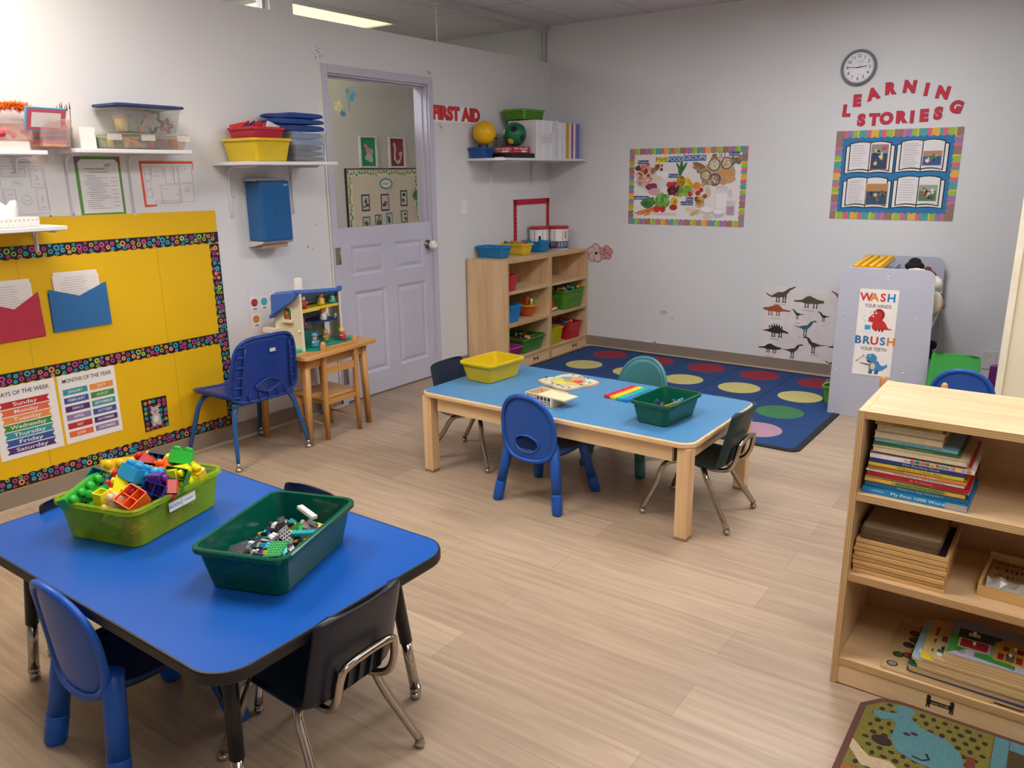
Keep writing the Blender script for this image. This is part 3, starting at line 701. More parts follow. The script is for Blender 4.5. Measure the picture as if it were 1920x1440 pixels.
for i, (z0, wd, lab) in enumerate(((.555, 'WASH', 'white paper sign reading WASH YOUR HANDS with a red dinosaur on the grey end panel'), (.285, 'BRUSH', 'white paper sign reading BRUSH YOUR TEETH with a blue dinosaur, below the hand washing sign'))):
    s = thing('paper_sign', lab, 'sign', (2.790, -.985, 0), math.radians(4.4))
    a = MB().rect(.125, z0, .345, z0+.272, .0022, mat('ece6e2', .6), .0016); a.build('sheet', s)
    l = MB(); cols = ['c8362f', 'd98a2b', 'cf3f36', '2f7fc0'] if i == 0 else ['2a6ba8', '2f6f9a', 'c4302f', '2b7fb6', 'd67f2d']
    x = .235-(len(wd)-1)*.0235
    for c, cc in zip(wd, cols): l.text(c, x, z0+.220, .068, .0030, PL(cc, .6), off=.032); x += .047
    l.text('YOUR HANDS' if i == 0 else 'YOUR TEETH', .235, z0+.168, .030, .0030, INK, w=.15, off=.006)
    if i: l.text('R', .145, z0+.085, .02, .003, PL('23384f', .6)).text('O', .156, z0+.096, .02, .003, PL('c4302f', .6)).text('A', .168, z0+.110, .02, .003, PL('23384f', .6)).text('R', .183, z0+.120, .024, .003, PL('23384f', .6))
    l.build('lettering', s)
    dn = MB(); bx, bz = .25, z0+.02
    if i == 0:
        R, D = PL('c0302c', .6), PL('8f201f', .6)
        dn.poly([(bx-.03, bz), (bx+.085, bz+.008), (bx+.055, bz+.016), (bx+.035, bz+.05), (bx+.005, bz+.075), (bx-.03, bz+.06), (bx-.04, bz+.02)], .0030, R)
        dn.disc(bx-.005, bz+.095, .034, .0032, D, 14, .038).disc(bx-.012, bz+.088, .027, .0034, R, 14, .03).poly([(bx-.035, bz+.10), (bx-.06, bz+.075), (bx-.062, bz+.052), (bx-.03, bz+.045), (bx-.005, bz+.07)], .0036, R)
        for q in (-.045, -.03, -.015): dn.poly([(bx+q, bz+.10), (bx+q-.012, bz+.128), (bx+q-.008, bz+.098)], .0038, PL('d8d2c8', .6))
        dn.disc(bx-.035, bz+.085, .005, .004, WHITE, 8).rect(bx-.078, bz+.0, bx-.045, bz+.028, .0032, PL('3e9bd0', .6))
        for q in ((-.08, .055), (-.085, .085), (-.095, .065)): dn.ring(bx+q[0], bz+q[1], .006, .0045, .003, PL('7fa8c8', .6), 8)
        for q in (-.02, .0, .018): dn.rect(bx+q, bz-.008, bx+q+.012, bz+.01, .0034, D)
    else:
        R, D = PL('3f86bd', .6), PL('2b608e', .6)
        dn.poly([(bx-.03, bz+.012), (bx+.025, bz+.012), (bx+.05, bz+.02), (bx+.075, bz+.045), (bx+.07, bz+.062), (bx+.055, bz+.048), (bx+.035, bz+.05), (bx+.02, bz+.075), (bx-.015, bz+.078), (bx-.03, bz+.05)], .0030, R)
        dn.poly([(bx-.055, bz+.085), (bx-.045, bz+.115), (bx-.01, bz+.12), (bx+.012, bz+.10), (bx+.01, bz+.072), (bx-.02, bz+.06), (bx-.035, bz+.08)], .0034, R)
        dn.poly([(bx-.05, bz+.078), (bx-.03, bz+.078), (bx-.02, bz+.064), (bx-.035, bz+.06)], .0036, PL('7a2230', .6)).disc(bx-.03, bz+.104, .005, .0038, WHITE, 8).disc(bx-.03, bz+.104, .0025, .0040, BLACK, 6)
        dn.disc(bx-.008, bz+.04, .014, .0034, PL('d9c48a', .6), 10, .022)
        for q in (-.026, .008): dn.poly([(bx+q, bz+.018), (bx+q+.02, bz+.018), (bx+q+.016, bz-.008), (bx+q-.006, bz-.008)], .0034, D)
        dn.poly([(bx-.03, bz+.05), (bx-.07, bz+.058), (bx-.07, bz+.052), (bx-.03, bz+.042)], .0038, D).rect(bx-.085, bz+.052, bx-.045, bz+.056, .004, PL('b04a5a', .6)).rect(bx-.088, bz+.056, bx-.072, bz+.064, .004, WHITE)
    dn.build('dinosaur_drawing', s)
# --- dotted carpet
def carpet(h, v=.12):
    return mat(h, .95, var=v, scale=140, bump=.6, bscale=350)
rug = thing('dotted_rug', 'blue classroom rug with a grid of coloured dots and black binding', 'rug', (.794, -.259, 0), math.radians(-.55))
s = .4373
RGB_ = carpet('1f4276'); rows = ['8f2536', 'c9bd76', '3f7a4e', 'b08a9c', '8f2536']
x0, x1, y1, y0 = -.31, 4*s+.295, .20, -3*s-.24
rb = MB().prism(rrect(x1-x0, y1-y0, .03, 4, (x0+x1)/2, (y0+y1)/2), .0005, .009, RGB_); rb.build('pile', rug)
bo = MB(); o = rrect(x1-x0+.07, y1-y0+.07, .06, 5, (x0+x1)/2, (y0+y1)/2); i = rrect(x1-x0-.002, y1-y0-.002, .03, 5, (x0+x1)/2, (y0+y1)/2)
bo.loft([[(x, y, z) for x, y in q] for q, z in ((i, .0006), (i, .0095), (o, .0085), (o, .0006))], carpet('24262c'), False, False, smooth=False); bo.build('binding', rug)
dm = MB(); ln = MB()
for j in range(4):
    for i in range(5):
        n = 28; cx, cy = i*s, -j*s
        dm.prism([(cx+.150*math.cos(2*PI*k/n), cy+.150*math.sin(2*PI*k/n)) for k in range(n)], .0085, .0094, carpet(rows[j]))
for i in range(4): ln.box((i+.5)*s-.004, y0+.005, .0085, (i+.5)*s+.004, y1-.005, .0092, carpet('16233f'))
for j in range(3): ln.box(x0+.005, -(j+.5)*s-.004, .0085, x1-.005, -(j+.5)*s+.004, .0092, carpet('17305c'))
dm.build('dot', rug); ln.build('grid_line', rug)
# --- small animal rug in front of the bookshelf
rg = thing('animal_rug', 'small brown and green rug with a blue animal face in front of the bookshelf', 'rug', (4.25, -4.40, 0))
BR = carpet('5a3d34'); GRN = carpet('6f6a2a'); BLU = carpet('4f7d86'); CRM = carpet('b5a184'); ORG = carpet('8a5a2c'); DK = carpet('33211f'); OLV = carpet('43371c')
hx_, hy_ = .60, .52
base = [(-hx_, -hy_), (hx_, -hy_), (hx_, hy_), (-hx_+.10, hy_), (-hx_+.045, hy_-.02), (-hx_, hy_-.075)]
MB().prism(base, 0.0005, .009, BR).build('binding', rg)
fl = MB(); ins = .018
fl.prism([(-hx_+ins, hy_-.36), (-.262, hy_-.36), (-.262, hy_-ins), (-hx_+.105, hy_-ins), (-hx_+.055, hy_-.035), (-hx_+ins, hy_-.08)], .0085, .0098, GRN)
fl.prism([(-.26, -hy_+ins), (-.225, -hy_+ins), (-.225, hy_-ins), (-.26, hy_-ins)], .0085, .0098, BLU)
fl.prism([(-.223, hy_-.06), (hx_-ins, hy_-.06), (hx_-ins, hy_-ins), (-.223, hy_-ins)], .0085, .0098, BLU)
fl.prism([(-.223, -hy_+ins), (hx_-ins, -hy_+ins), (hx_-ins, hy_-.062), (-.223, hy_-.062)], .0085, .0098, OLV)
fl.prism([(-hx_+ins, -hy_+ins), (-.262, -hy_+ins), (-.262, hy_-.36), (-hx_+ins, hy_-.362)], .0085, .0098, ORG)
zz = [(-hx_+ins+ .0, hy_-.30)]
fl.prism([(-hx_+ins, hy_-.25), (-hx_+.07, hy_-.30), (-hx_+.12, hy_-.29), (-hx_+.17, hy_-.33), (-hx_+.24, hy_-.33), (-.262, hy_-.37), (-.262, hy_-.41), (-hx_+.20, hy_-.38), (-hx_+.16, hy_-.385), (-hx_+.11, hy_-.34), (-hx_+.06, hy_-.345), (-hx_+ins, hy_-.29)], .0095, .0109, CRM)
def fdisc(x, y, rx, ry, z, m, n=16): fl.prism([(x+rx*math.cos(2*PI*k/n), y+ry*math.sin(2*PI*k/n)) for k in range(n)], z, z+.0008, m)
rs = random.Random(5)
for a in range(12):
    for b in range(11):
        x = -hx_+.045+a*.029+(b % 2)*.014; y = hy_-.04-b*.030
        if x > -.275 or (x < -hx_+.07 and y > hy_-.06): continue
        fdisc(x, y, .0075*rs.uniform(.8, 1.3), .0085*rs.uniform(.8, 1.2), .0096, DK, 7)
fl.prism([(-hx_+.13, hy_-.075), (-hx_+.17, hy_-.10), (-hx_+.235, hy_-.115), (-hx_+.275, hy_-.16), (-hx_+.285, hy_-.215), (-hx_+.25, hy_-.255), (-hx_+.18, hy_-.255), (-hx_+.125, hy_-.235), (-hx_+.105, hy_-.19), (-hx_+.105, hy_-.13)], .0103, .0112, BLU)
fdisc(-hx_+.115, hy_-.045, .028, .022, .0103, BLU); fdisc(-hx_+.065, hy_-.10, .026, .018, .0105, BLU); fl.prism([(-hx_+.07, hy_-.085), (-hx_+.13, hy_-.05), (-hx_+.15, hy_-.10), (-hx_+.11, hy_-.125)], .0103, .0116, BLU)
fdisc(-hx_+.085, hy_-.215, .026, .020, .0110, DK); fdisc(-hx_+.138, hy_-.150, .010, .006, .0112, DK, 8); fdisc(-hx_+.155, hy_-.138, .010, .006, .0112, DK, 8)
fl.prism([(-hx_+.285, hy_-.155), (-hx_+.305, hy_-.15), (-hx_+.310, hy_-.21), (-hx_+.29, hy_-.225)], .0103, .0112, carpet('6b3322'))
fl.tube([(-hx_+.165, hy_-.235, .0112), (-hx_+.19, hy_-.238, .0112), (-hx_+.205, hy_-.225, .0112), (-hx_+.195, hy_-.205, .0112)], .0035, DK, 6, flat=.3)
fl.prism([(-.18, hy_-.13), (-.165, hy_-.125), (-.08, hy_-.26), (-.10, hy_-.265)], .0095, .0104, carpet('a07a44')); fdisc(-.17, hy_-.125, .018, .012, .0098, carpet('a07a44'), 10)
fl.build('pile_picture', rg)
# ================================================================ ON THE WALLS
R90 = PI/2
def lwall(name, label, cat, y, z, group=None, x=0.0006): return thing(name, label, cat, (x, y, z), R90, group)   # local x = +y, face = +x
def bwall(name, label, cat, x, z, group=None, y=-.0006): return thing(name, label, cat, (x, y, z), 0, group)
YEL = mat('e3b600', .6, var=.04, scale=1.5)
bb = lwall('bulletin_board', 'yellow paper bulletin board with black circle-print borders on the left wall', 'bulletin board', -4.58, .09)
w0 = -1.10; w1 = 1.117
MB().poly([(w0, .0), (w1-.03, .0), (w1, 1.262), (w0, 1.285)], .0022, YEL).build('backing_paper', bb)
sm = MB()
for u, a, b in ((.045, .08, 1.13), (.74, .51, 1.17), (.765, .01, .57), (.05, .01, .55)): sm.rect(u-.0008, a, u+.0008, b, .0026, mat('a98400', .6))
sm.build('paper_seam', bb)
BK_, RC = mat('17171b', .5, var=.03), [mat(h, .55, var=.03) for h in ('3fa7c9', 'bf3f8c', '9cc14e', 'e9975c', '3fa7c9', 'c2418a')]
rs = random.Random(11)
def border(L, hgt, flip=False):
    """black strip from u=0..L, v=0..hgt; scalloped along v=0 side"""
    b = MB(); N = int(L/.006); P = .047
    for i in range(N):
        u0, u1 = L*i/N, L*(i+1)/N
        s = lambda u: .007*abs(math.sin(PI*u/P))
        b.add([(u0, -.0036, .007-s(u0)), (u1, -.0036, .007-s(u1)), (u1, -.0036, hgt), (u0, -.0036, hgt)], [(0, 1, 2, 3)], BK_)
    b.add([(0, -.0024, .007), (L, -.0024, .007), (L, -.0024, hgt), (0, -.0024, hgt), (0, -.0036, .007), (L, -.0036, .007), (L, -.0036, hgt), (0, -.0036, hgt)], [(0, 1, 5, 4), (2, 3, 7, 6)], BK_)
    u = .012; k = 0
    while u < L-.01:
        big = k % 2 == 0
        for v, r in (((hgt*.64, .0140 if k % 4 == 0 else .0105), (hgt*.22, .0092)) if big else ((hgt*.82, .0075), (hgt*.40, .0112))):
            c = rs.choice(RC); uu = u+rs.uniform(-.004, .004); vv = v+rs.uniform(-.003, .003)
            if rs.random() < .65: b.ring(uu, vv, r, r*.5, .0042, c, 12)
            else: b.disc(uu, vv, r, .0042, c, 10).ring(uu, vv, r*.35, .0005, .0046, BK_, 8)
        u += .0275; k += 1
    return b
def place_border(b, x, z, ang, mirror=False):
    T = Matrix.Translation((x, 0, z)) @ Matrix.Rotation(-ang, 4, 'Y')
    if mirror:
        b.v = [(p[0], p[1], -p[2]) for p in b.v]; b.f = [tuple(reversed(f)) for f in b.f]
    b.v = [tuple(T @ Vector(p)) for p in b.v]; return b
place_border(border(w1-w0, .062), w0, 1.087, -.002).build('border_trim', bb)
place_border(border(w1-w0-.04, .062), w0, .508, .001).build('border_trim', bb)
place_border(border(w1-w0-.03, .062), w0, .075, 0, True).build('border_trim', bb)
place_border(border(1.02, .062), w1-.002, .08, PI/2+.004, True).build('border_trim', bb) if False else None
rb_ = border(1.03, .060); rb_.v = [(w1-.062-.0+p[2], p[1], .05+p[0]) for p in rb_.v]; rb_.f = [tuple(reversed(f)) for f in rb_.f]; rb_.build('border_trim', bb)
# envelopes with letters
for (lab, col, y, z, pts, pl) in (
    ('blue paper envelope pinned on the yellow board', '2c6ba6', -4.28, .815, [(-.142, 0), (.143, .001), (.141, .217), (.003, .162), (-.139, .208)], 'letter sheets standing in the blue envelope'),
    ('red paper envelope pinned on the yellow board at the left edge', 'b8314a', -4.60, .803, [(-.142, 0), (.14, .007), (.134, .216), (.02, .148), (-.139, .208)], 'letter sheets standing in the red envelope')):
    e = lwall('envelope', lab, 'envelope', y, z); MB().poly(pts, .012, PAPER(col), .002).build('front_pocket', e)
    MB().poly([(-.142, 0), (.14, 0), (.14, .19), (-.142, .19)], .0035, PAPER(col), .0006).build('back_sheet', e)
    s = lwall('letter_sheets', pl, 'paper', y, z)
    q = MB().poly([(-.112, .012), (.108, .012), (.106, .281), (-.104, .284)], .0052, WHITE, .0008).poly([(-.106, .012), (.112, .012), (.110, .262), (-.113, .268)], .0082, PAPER('e6e2e2'), .0012)
    q.build('page', s)
    t_ = MB(); rr = random.Random(4)
    for k in range(9): t_.rect(-.06-.02*(k > 1), .252-k*.0115, -.06+rr.uniform(.09, .14), .2532-k*.0115, .0088, mat('77747a', .7))
    t_.build('lettering', s)
# days and months
dp = lwall('wall_chart', 'white chart DAYS OF THE WEEK with ribbon banners on the yellow board', 'chart', -4.602, .248)
MB().poly([(-.142, 0), (.146, 0), (.146, .350), (-.142, .350)], .0042, WHITE, .0012).build('sheet', dp)
l = MB().text('DAYS OF THE WEEK', 0, .315, .028, .0050, INK, w=.235, off=.008); bn = MB()
for k, (d, c) in enumerate(zip(('Sunday', 'Monday', 'Tuesday', 'Wednesday', 'Thursday', 'Friday', 'Saturday'), ('b5282f', 'dc6a45', 'e08f4a', '3f8a3f', '2f93a0', '33549c', '4a2f74'))):
    v = .262-k*.037; bn.poly([(-.112, v-.016), (.112, v-.016), (.101, v), (.112, v+.016), (-.112, v+.016), (-.101, v)], .0048, PAPER(c)); l.text(d, 0, v, .026, .0056, WHITE, w=.018*len(d), off=.01)
bn.build('ribbon_banners', dp); l.build('lettering', dp)
mp_ = lwall('wall_chart', 'white chart MONTHS OF THE YEAR in two columns on the yellow board', 'chart', -4.299, .249)
MB().poly([(-.144, 0), (.144, 0), (.143, .351), (-.144, .350)], .0042, WHITE, .0012).build('sheet', mp_)
l = MB().text('MONTHS OF THE YEAR', 0, .318, .028, .0050, INK, w=.245, off=.008); bn = MB()
MN = ['JANUARY', 'FEBRUARY', 'MARCH', 'APRIL', 'MAY', 'JUNE', 'JULY', 'AUGUST', 'SEPTEMBER', 'OCTOBER', 'NOVEMBER', 'DECEMBER']
MC = ['2f93a0', '33549c', '4a2f74', '8a79ae', 'b5282f', 'dc6a45', 'e08f4a', '3f8a3f', '2f93a0', '33549c', '4a2f74', '8a79ae']
for k in range(12):
    u = -.066 if k < 6 else .066; v = .262-(k % 6)*.0435
    bn.rect(u-.060, v-.015, u+.060, v+.015, .0048, PAPER(MC[k])); l.text(MN[k], u, v, .02, .0056, WHITE, w=.0105*len(MN[k]), off=.006)
bn.build('colour_boxes', mp_); l.build('lettering', mp_)
bc = lwall('picture_card', 'small circle-print card with a white bear, low on the yellow board', 'card', -3.965, .200)
q = border(.14, .0605); q2 = MB().poly([(-.070, 0), (.068, .004), (.072, .176), (-.072, .180)], .0042, BK_, .0012); q2.build('sheet', bc)
rr = random.Random(9); dd = MB()
for a in range(5):
    for b in range(6):
        c = rr.choice(RC); x_, z_ = -.055+a*.0275+rr.uniform(-.004, .004), .018+b*.028+rr.uniform(-.004, .004)
        dd.ring(x_, z_, .0095, .004, .0048, c, 10)
dd.build('circle_print', bc)
br = MB(); GY = PAPER('b9b4ae')
br.disc(0, .062, .026, .0056, GY, 16, .034).disc(-.002, .105, .024, .0060, GY, 14, .024).disc(-.018, .127, .007, .0058, GY, 8).disc(.016, .127, .007, .0058, GY, 8).disc(-.016, .035, .012, .0060, GY, 8, .016).disc(.016, .035, .012, .0060, GY, 8, .016)
br.disc(-.002, .060, .015, .0064, PAPER('e5e1da'), 12, .02).disc(-.010, .109, .0025, .0066, BLACK, 6).disc(.006, .109, .0025, .0066, BLACK, 6).disc(-.002, .101, .004, .0066, BLACK, 6)
br.build('bear_drawing', bc)
# notices under the upper shelves
LN_ = mat('6a6a70', .7)
def frame_lines(q, x0, z0, x1, z1, d=.0018, w=.0009, m=LN_):
    q.rect(x0, z0, x1, z0+w, d, m).rect(x0, z1-w, x1, z1, d, m).rect(x0, z0, x0+w, z1, d, m).rect(x1-w, z0, x1, z1, d, m)
n1 = lwall('notice_sheet', 'white floor plan sheet behind the tissue box, under the left shelf', 'notice', -4.443, 1.345)
MB().rect(-.118, .0, .110, .285, .0012, PAPER('dcdcde')).build('sheet', n1)
q = MB()
frame_lines(q, -.10, .03, .095, .245)
for a in ((-.09, .20, .01, .235), (.03, .15, .088, .235), (-.05, .16, -.01, .178), (-.092, .06, -.045, .145), (.045, .05, .092, .145)): frame_lines(q, *a)
q.ring(0, .095, .022, .0208, .0018, LN_, 16); q.text('Program Floor Plan', 0, .263, .011, .0018, INK)
for x_, z_ in ((-.04, .217), (-.03, .169), (-.068, .12), (-.068, .085), (.06, .225), (.06, .165), (.07, .06), (0, .09)): q.rect(x_-.011, z_, x_+.011, z_+.0016, .0018, LN_)
q.rect(.058, .18, .0595, .205, .0018, LN_).rect(.068, .085, .0695, .115, .0018, LN_).disc(.093, .014, .008, .0018, mat('4a3550', .7), 10)
q.build('plan_drawing', n1)
n2 = lwall('notice_sheet', 'green-bordered printed notice between the shelf brackets', 'notice', -4.091, 1.357)
MB().rect(-.113, 0, .113, .280, .0012, PAPER('5f8f45')).build('border_sheet', n2)
MB().poly([(-.098, .010), (.100, .010), (.100, .250), (.086, .266), (-.082, .266), (-.098, .250)], .0020, PAPER('dedde0')).build('page', n2)
MB().poly([(-.113, .28), (-.113, .238), (-.075, .28)], .0024, PAPER('7a5a7c')).poly([(.113, .28), (.113, .238), (.080, .28)], .0024, PAPER('a2524a')).build('corner_mount', n2)
q = MB(); rr = random.Random(2)
q.text('Emergency Contacts', -.02, .222, .012, .0028, INK).text('Community Nursing Clinic', 0, .206, .009, .0028, INK)
for k in range(17):
    x0_ = -.075+rr.choice((0, 0, .012, .02)); q.rect(x0_, .188-k*.0098, x0_+rr.uniform(.05, .11), .1896-k*.0098, .0028, LN_)
    if k % 2: q.rect(.055, .188-k*.0098, .084, .1896-k*.0098, .0028, LN_)
q.rect(.03, .24, .065, .243, .0028, LN_).rect(.03, .233, .055, .236, .0028, LN_); q.build('lettering', n2)
n3 = lwall('notice_sheet', 'white floor chart with a red-orange edge, right of the shelf brackets', 'notice', -3.722, 1.385)
MB().poly([(-.152, 0), (-.085, .002), (-.085, .02), (.15, .19), (.152, .232), (-.155, .232)], .0010, PAPER('e2573f')).build('border_sheet', n3)
MB().poly([(-.140, .012), (.143, .004), (.146, .218), (-.144, .218)], .0018, PAPER('dddcdf')).build('page', n3)
q = MB()
for a in ((-.135, .135, -.10, .205), (-.095, .155, -.03, .205), (-.02, .115, .03, .205), (.03, .115, .055, .205), (.06, .12, .14, .208), (.06, .02, .14, .115), (-.05, .02, .055, .11), (-.135, .09, -.105, .128), (-.135, .05, -.10, .085), (-.09, .014, .055, .03)): frame_lines(q, *a, d=.0024, w=.0011)
for x_, z_ in ((-.065, .18), (-.117, .165), (.10, .195), (.10, .095), (.10, .085), (.10, .075), (-.02, .09), (.04, .06), (-.05, .02), (.02, .02)): q.rect(x_-.014, z_, x_+.014, z_+.0014, .0024, LN_)
q.build('plan_drawing', n3)
# towel dispenser
td = lwall('towel_dispenser', 'blue paper towel dispenser on the wall under the folded-cloth shelf', 'dispenser', -3.155, 1.145)
SM = mat('1c5a94', .18, var=.02)
MB().box(-.107, -.150, .022, .107, -.012, .362, SM).build('cover', td, bevel=.012, seg=3)
g_ = mat('b9bec6', .4)
MB().box(-.108, -.125, .362, .108, 0, .378, g_).box(-.108, -.012, .02, .108, 0, .36, g_).build('top_cap', td, bevel=.006)
c_ = MB().add([(-.108, -.150, .022), (.108, -.150, .022), (.108, 0, .022), (-.108, 0, .022), (-.108, -.13, .010), (.108, -.13, .010), (.108, -.0, -.015), (-.108, -.0, -.015)], [(3, 2, 1, 0), (4, 5, 6, 7), (0, 1, 5, 4), (1, 2, 6, 5), (2, 3, 7, 6), (3, 0, 4, 7)], mat('c9cbd0', .4)); c_.build('bottom_tray', td)
MB().box(-.09, -.11, -.018, .09, -.05, .006, mat('b08d74', .7)).build('paper_roll_end', td)
s_ = MB()
for k in range(4): s_.rect(-.006, .150+k*.012, .006, .154+k*.012, .1512, mat('0d2c4c', .5))
s_.text('tork', .075, .340, .016, .1512, WHITE); s_.build('level_slots', td)
# feelings boards
for lab, y, z, w_, h_, cards in (('white feelings board with round face cards behind the blue chair', -3.192, .634, .222, .247, [(-.070, .165, 'b03a48'), (.0, .163, '5ab0b4'), (.068, .172, 'd58a4a'), (-.068, .065, 'c98a3e'), (.072, .078, 'd9a45a')]), ('white laminated sheet behind the dollhouse chimney', -2.855, .70, .282, .190, [])):
    e = lwall('feelings_board', lab, 'poster', y, z)
    MB().rect(-w_/2, 0, w_/2, h_, .0016, mat('dcdadc', .35)).build('sheet', e)
    for x_, z_, c in cards:
        k = MB().rect(x_-.033, z_-.045, x_+.031, z_+.040, .0032, PAPER('e9e6e2'), .0012); k.disc(x_, z_+.004, .024, .0040, PAPER(c), 16).disc(x_-.009, z_+.010, .0030, .0046, BLACK, 6).disc(x_+.009, z_+.010, .0030, .0046, BLACK, 6).rect(x_-.008, z_-.010, x_+.008, z_-.007, .0046, BLACK).rect(x_-.012, z_-.037, x_+.014, z_-.031, .0040, INK)
        k.build('face_card', e)
# first aid sign, hook, switch
fa = lwall('wall_sign', 'white strip sign with bubble letters FIRST AID right of the door', 'sign', -1.300, 1.906)
MB().poly([(-.282, .0), (.275, .010), (.286, .030), (.290, .120), (-.272, .114), (-.283, .1)], .0016, PAPER('efedee')).build('sheet', fa)
MB().text('FIRST AID', .002, .062, .124, .0022, BLACK, off=.075, w=.568).build('letter_outline', fa)
MB().text('FIRST AID', .002, .062, .124, .0030, PAPER('d3343f'), off=.055, w=.556).build('lettering', fa)
hk = lwall('adhesive_hook', 'tiny clear adhesive hook under the FIRST AID sign', 'hook', -1.490, 1.858)
MB().poly([(-.018, .044), (.018, .044), (.018, .02), (.0, .0), (-.018, .02)], .003, mat('d9cfc8', .25), .003).build('hook_plate', hk); MB().ball((0, -.010, .012), .008, mat('cfc4bc', .25), 8).build('hook_tip', hk)
sw = lwall('light_switch', 'white light switch plate between the door and the shelf unit', 'light switch', -1.244, 1.222)
MB().rect(-.040, 0, .040, .116, .006, mat('e9e6e0', .35), .006).build('plate', sw, bevel=.002); MB().box(-.005, -.016, .050, .005, -.006, .066, mat('f2efe9', .35)).build('toggle', sw)
# red scalloped paper frame
rf = lwall('paper_border', 'empty red scalloped paper frame on the wall above the shelf units', 'frame', -.290, .886)
q = MB(); RED = PAPER('bb2433'); L_, Hh, bw = .56, .432, .052
def scal(q, L, bw, m, d, pitch, amp):
    N = int(L/.006); T = q.T
    for i in range(N):
        a, b = L*i/N, L*(i+1)/N; s = lambda u: amp*abs(math.sin(PI*u/pitch))
        q.add([(a, -d, -bw+amp-s(a)), (b, -d, -bw+amp-s(b)), (b, -d, 0), (a, -d, 0)], [(0, 1, 2, 3)], m)
for t_, L in ((Matrix.Translation((-L_/2, 0, Hh)), L_), (Matrix.Translation((-L_/2, 0, .0)) @ Matrix.Rotation(-PI/2, 4, 'Y'), Hh-.001), (Matrix.Translation((L_/2, 0, Hh)) @ Matrix.Rotation(PI/2, 4, 'Y'), Hh-.001)):
    q.T = t_; scal(q, L, bw, RED, .0022, .036, .010)
q.build('border_trim', rf)
# --------------------------------------------------------------- back wall
STRIPE = ['e5b24a', '4fa4a2', 'd96a86', '9fbf4d', 'e5c255', '977a72', 'd9708e', '9a7cb4', '9dbb49', 'e5c255', '53a5a3', 'd96a86', 'e5b24a']
SW_ = [.5, .5, .9, 1.2, .3, 1.6, .5, 1.1, .9, .3, 1.5, .8, .9]
def striped(w, h, bw, seed=1):
    q = MB(); W = sum(SW_)
    def run(L, f):
        u = 0; k = seed % 13
        while u < L-1e-6:
            e = min(L, u+SW_[k % 13]*bw*.62); f(u, e, PAPER(STRIPE[k % 13])); u = e; k += 1
    run(w, lambda a, b, m: q.rect(a-w/2, h-bw, b-w/2, h, .0022, m)); run(w, lambda a, b, m: q.rect(w/2-b, 0, w/2-a, bw, .0022, m))
    run(h-2*bw, lambda a, b, m: q.rect(-w/2, h-bw-b, -w/2+bw, h-bw-a, .0022, m)); run(h-2*bw, lambda a, b, m: q.rect(w/2-bw, bw+a, w/2, bw+b, .0022, m))
    return q
def scallop_panel(w, h, amp, n, m2, m, d):
    pts = []
    for k in range(n*6): pts.append((-w/2+w*k/(n*6), amp*abs(math.sin(PI*k/6))-amp))
    for k in range(m2*6): pts.append((w/2+amp-amp*abs(math.sin(PI*k/6)), h*k/(m2*6)))
    for k in range(n*6): pts.append((w/2-w*k/(n*6), h+amp-amp*abs(math.sin(PI*k/6))))
    for k in range(m2*6): pts.append((-w/2-amp+amp*abs(math.sin(PI*k/6)), h-h*k/(m2*6)))
    return MB().poly(pts, d, m, .0005)
fp = bwall('food_poster', 'FIVE FOOD GROUPS poster with striped border on the back wall', 'poster', 1.305, 1.108)
PW, PH = 1.010, .612
MB().rect(-PW/2, 0, PW/2, PH, .0014, WHITE).build('sheet', fp)
striped(PW, PH, .052).build('striped_border', fp)
q = scallop_panel(PW-.10, PH-.10, .008, 22, 13, PAPER('e9e3e4'), .0030); q.v = [(x, y, z+.05) for x, y, z in q.v]; q.build('picture_sheet', fp)
FX = lambda X: (X-890)/1500*PW
FZ = lambda Y: (1255-Y)/1005*PH
rf_ = random.Random(21)
def food(name, items):
    q = MB(); d = .0038
    for it in items:
        k, X, Y, rx, ry, c = it[:6]; d += .00012
        x_, z_, a, b = FX(X), FZ(Y), rx/1500*PW, ry/1005*PH
        if k == 'b': q.blob(x_, z_, a, b, d, PAPER(c), 12, .16, rf_)
        elif k == 'd': q.disc(x_, z_, a, d, PAPER(c), 16, b)
        elif k == 'r': q.rect(x_-a, z_-b, x_+a, z_+b, d, PAPER(c))
        elif k == 'e': q.disc(x_, z_, a, d, PAPER(c), 12, b, a=it[6])
        elif k == 'm':
            for _ in range(it[7]): q.disc(x_+rf_.uniform(-1, 1)*a, z_+rf_.uniform(-1, 1)*b, it[6]/1500*PW*rf_.uniform(.7, 1.2), d+rf_.uniform(0, .00025), PAPER(rf_.choice(c.split('/'))), 8)
    return q.build(name, fp)
food('protein_picture', [('b', 440, 680, 200, 150, 'd8d6dc'), ('b', 330, 660, 100, 90, 'cdbdb8'), ('m', 350, 540, 90, 75, 'e2a48c/c9785f/8f3d37/e9b9a0/6b3a34', 28, 26), ('m', 270, 560, 40, 90, '6b3a34/55302c', 14, 12), ('e', 400, 660, 62, 40, 'd98a7c', .35), ('e', 390, 665, 40, 22, 'efc0b0', .35), ('b', 450, 750, 85, 50, '8c3a58'), ('b', 490, 820, 80, 50, 'cfa9a8'), ('r', 515, 655, 50, 50, 'e2d3b6'), ('d', 545, 570, 42, 42, 'efeef0'), ('d', 615, 600, 45, 45, 'f2f2f4'), ('d', 600, 700, 50, 60, 'e0e0e6'), ('d', 300, 635, 32, 32, 'd0885c'), ('d', 295, 705, 28, 28, 'cf8a64'), ('d', 465, 540, 34, 44, 'a4765a'), ('m', 540, 490, 45, 35, '7a4a36/9c6a4c', 22, 10)])
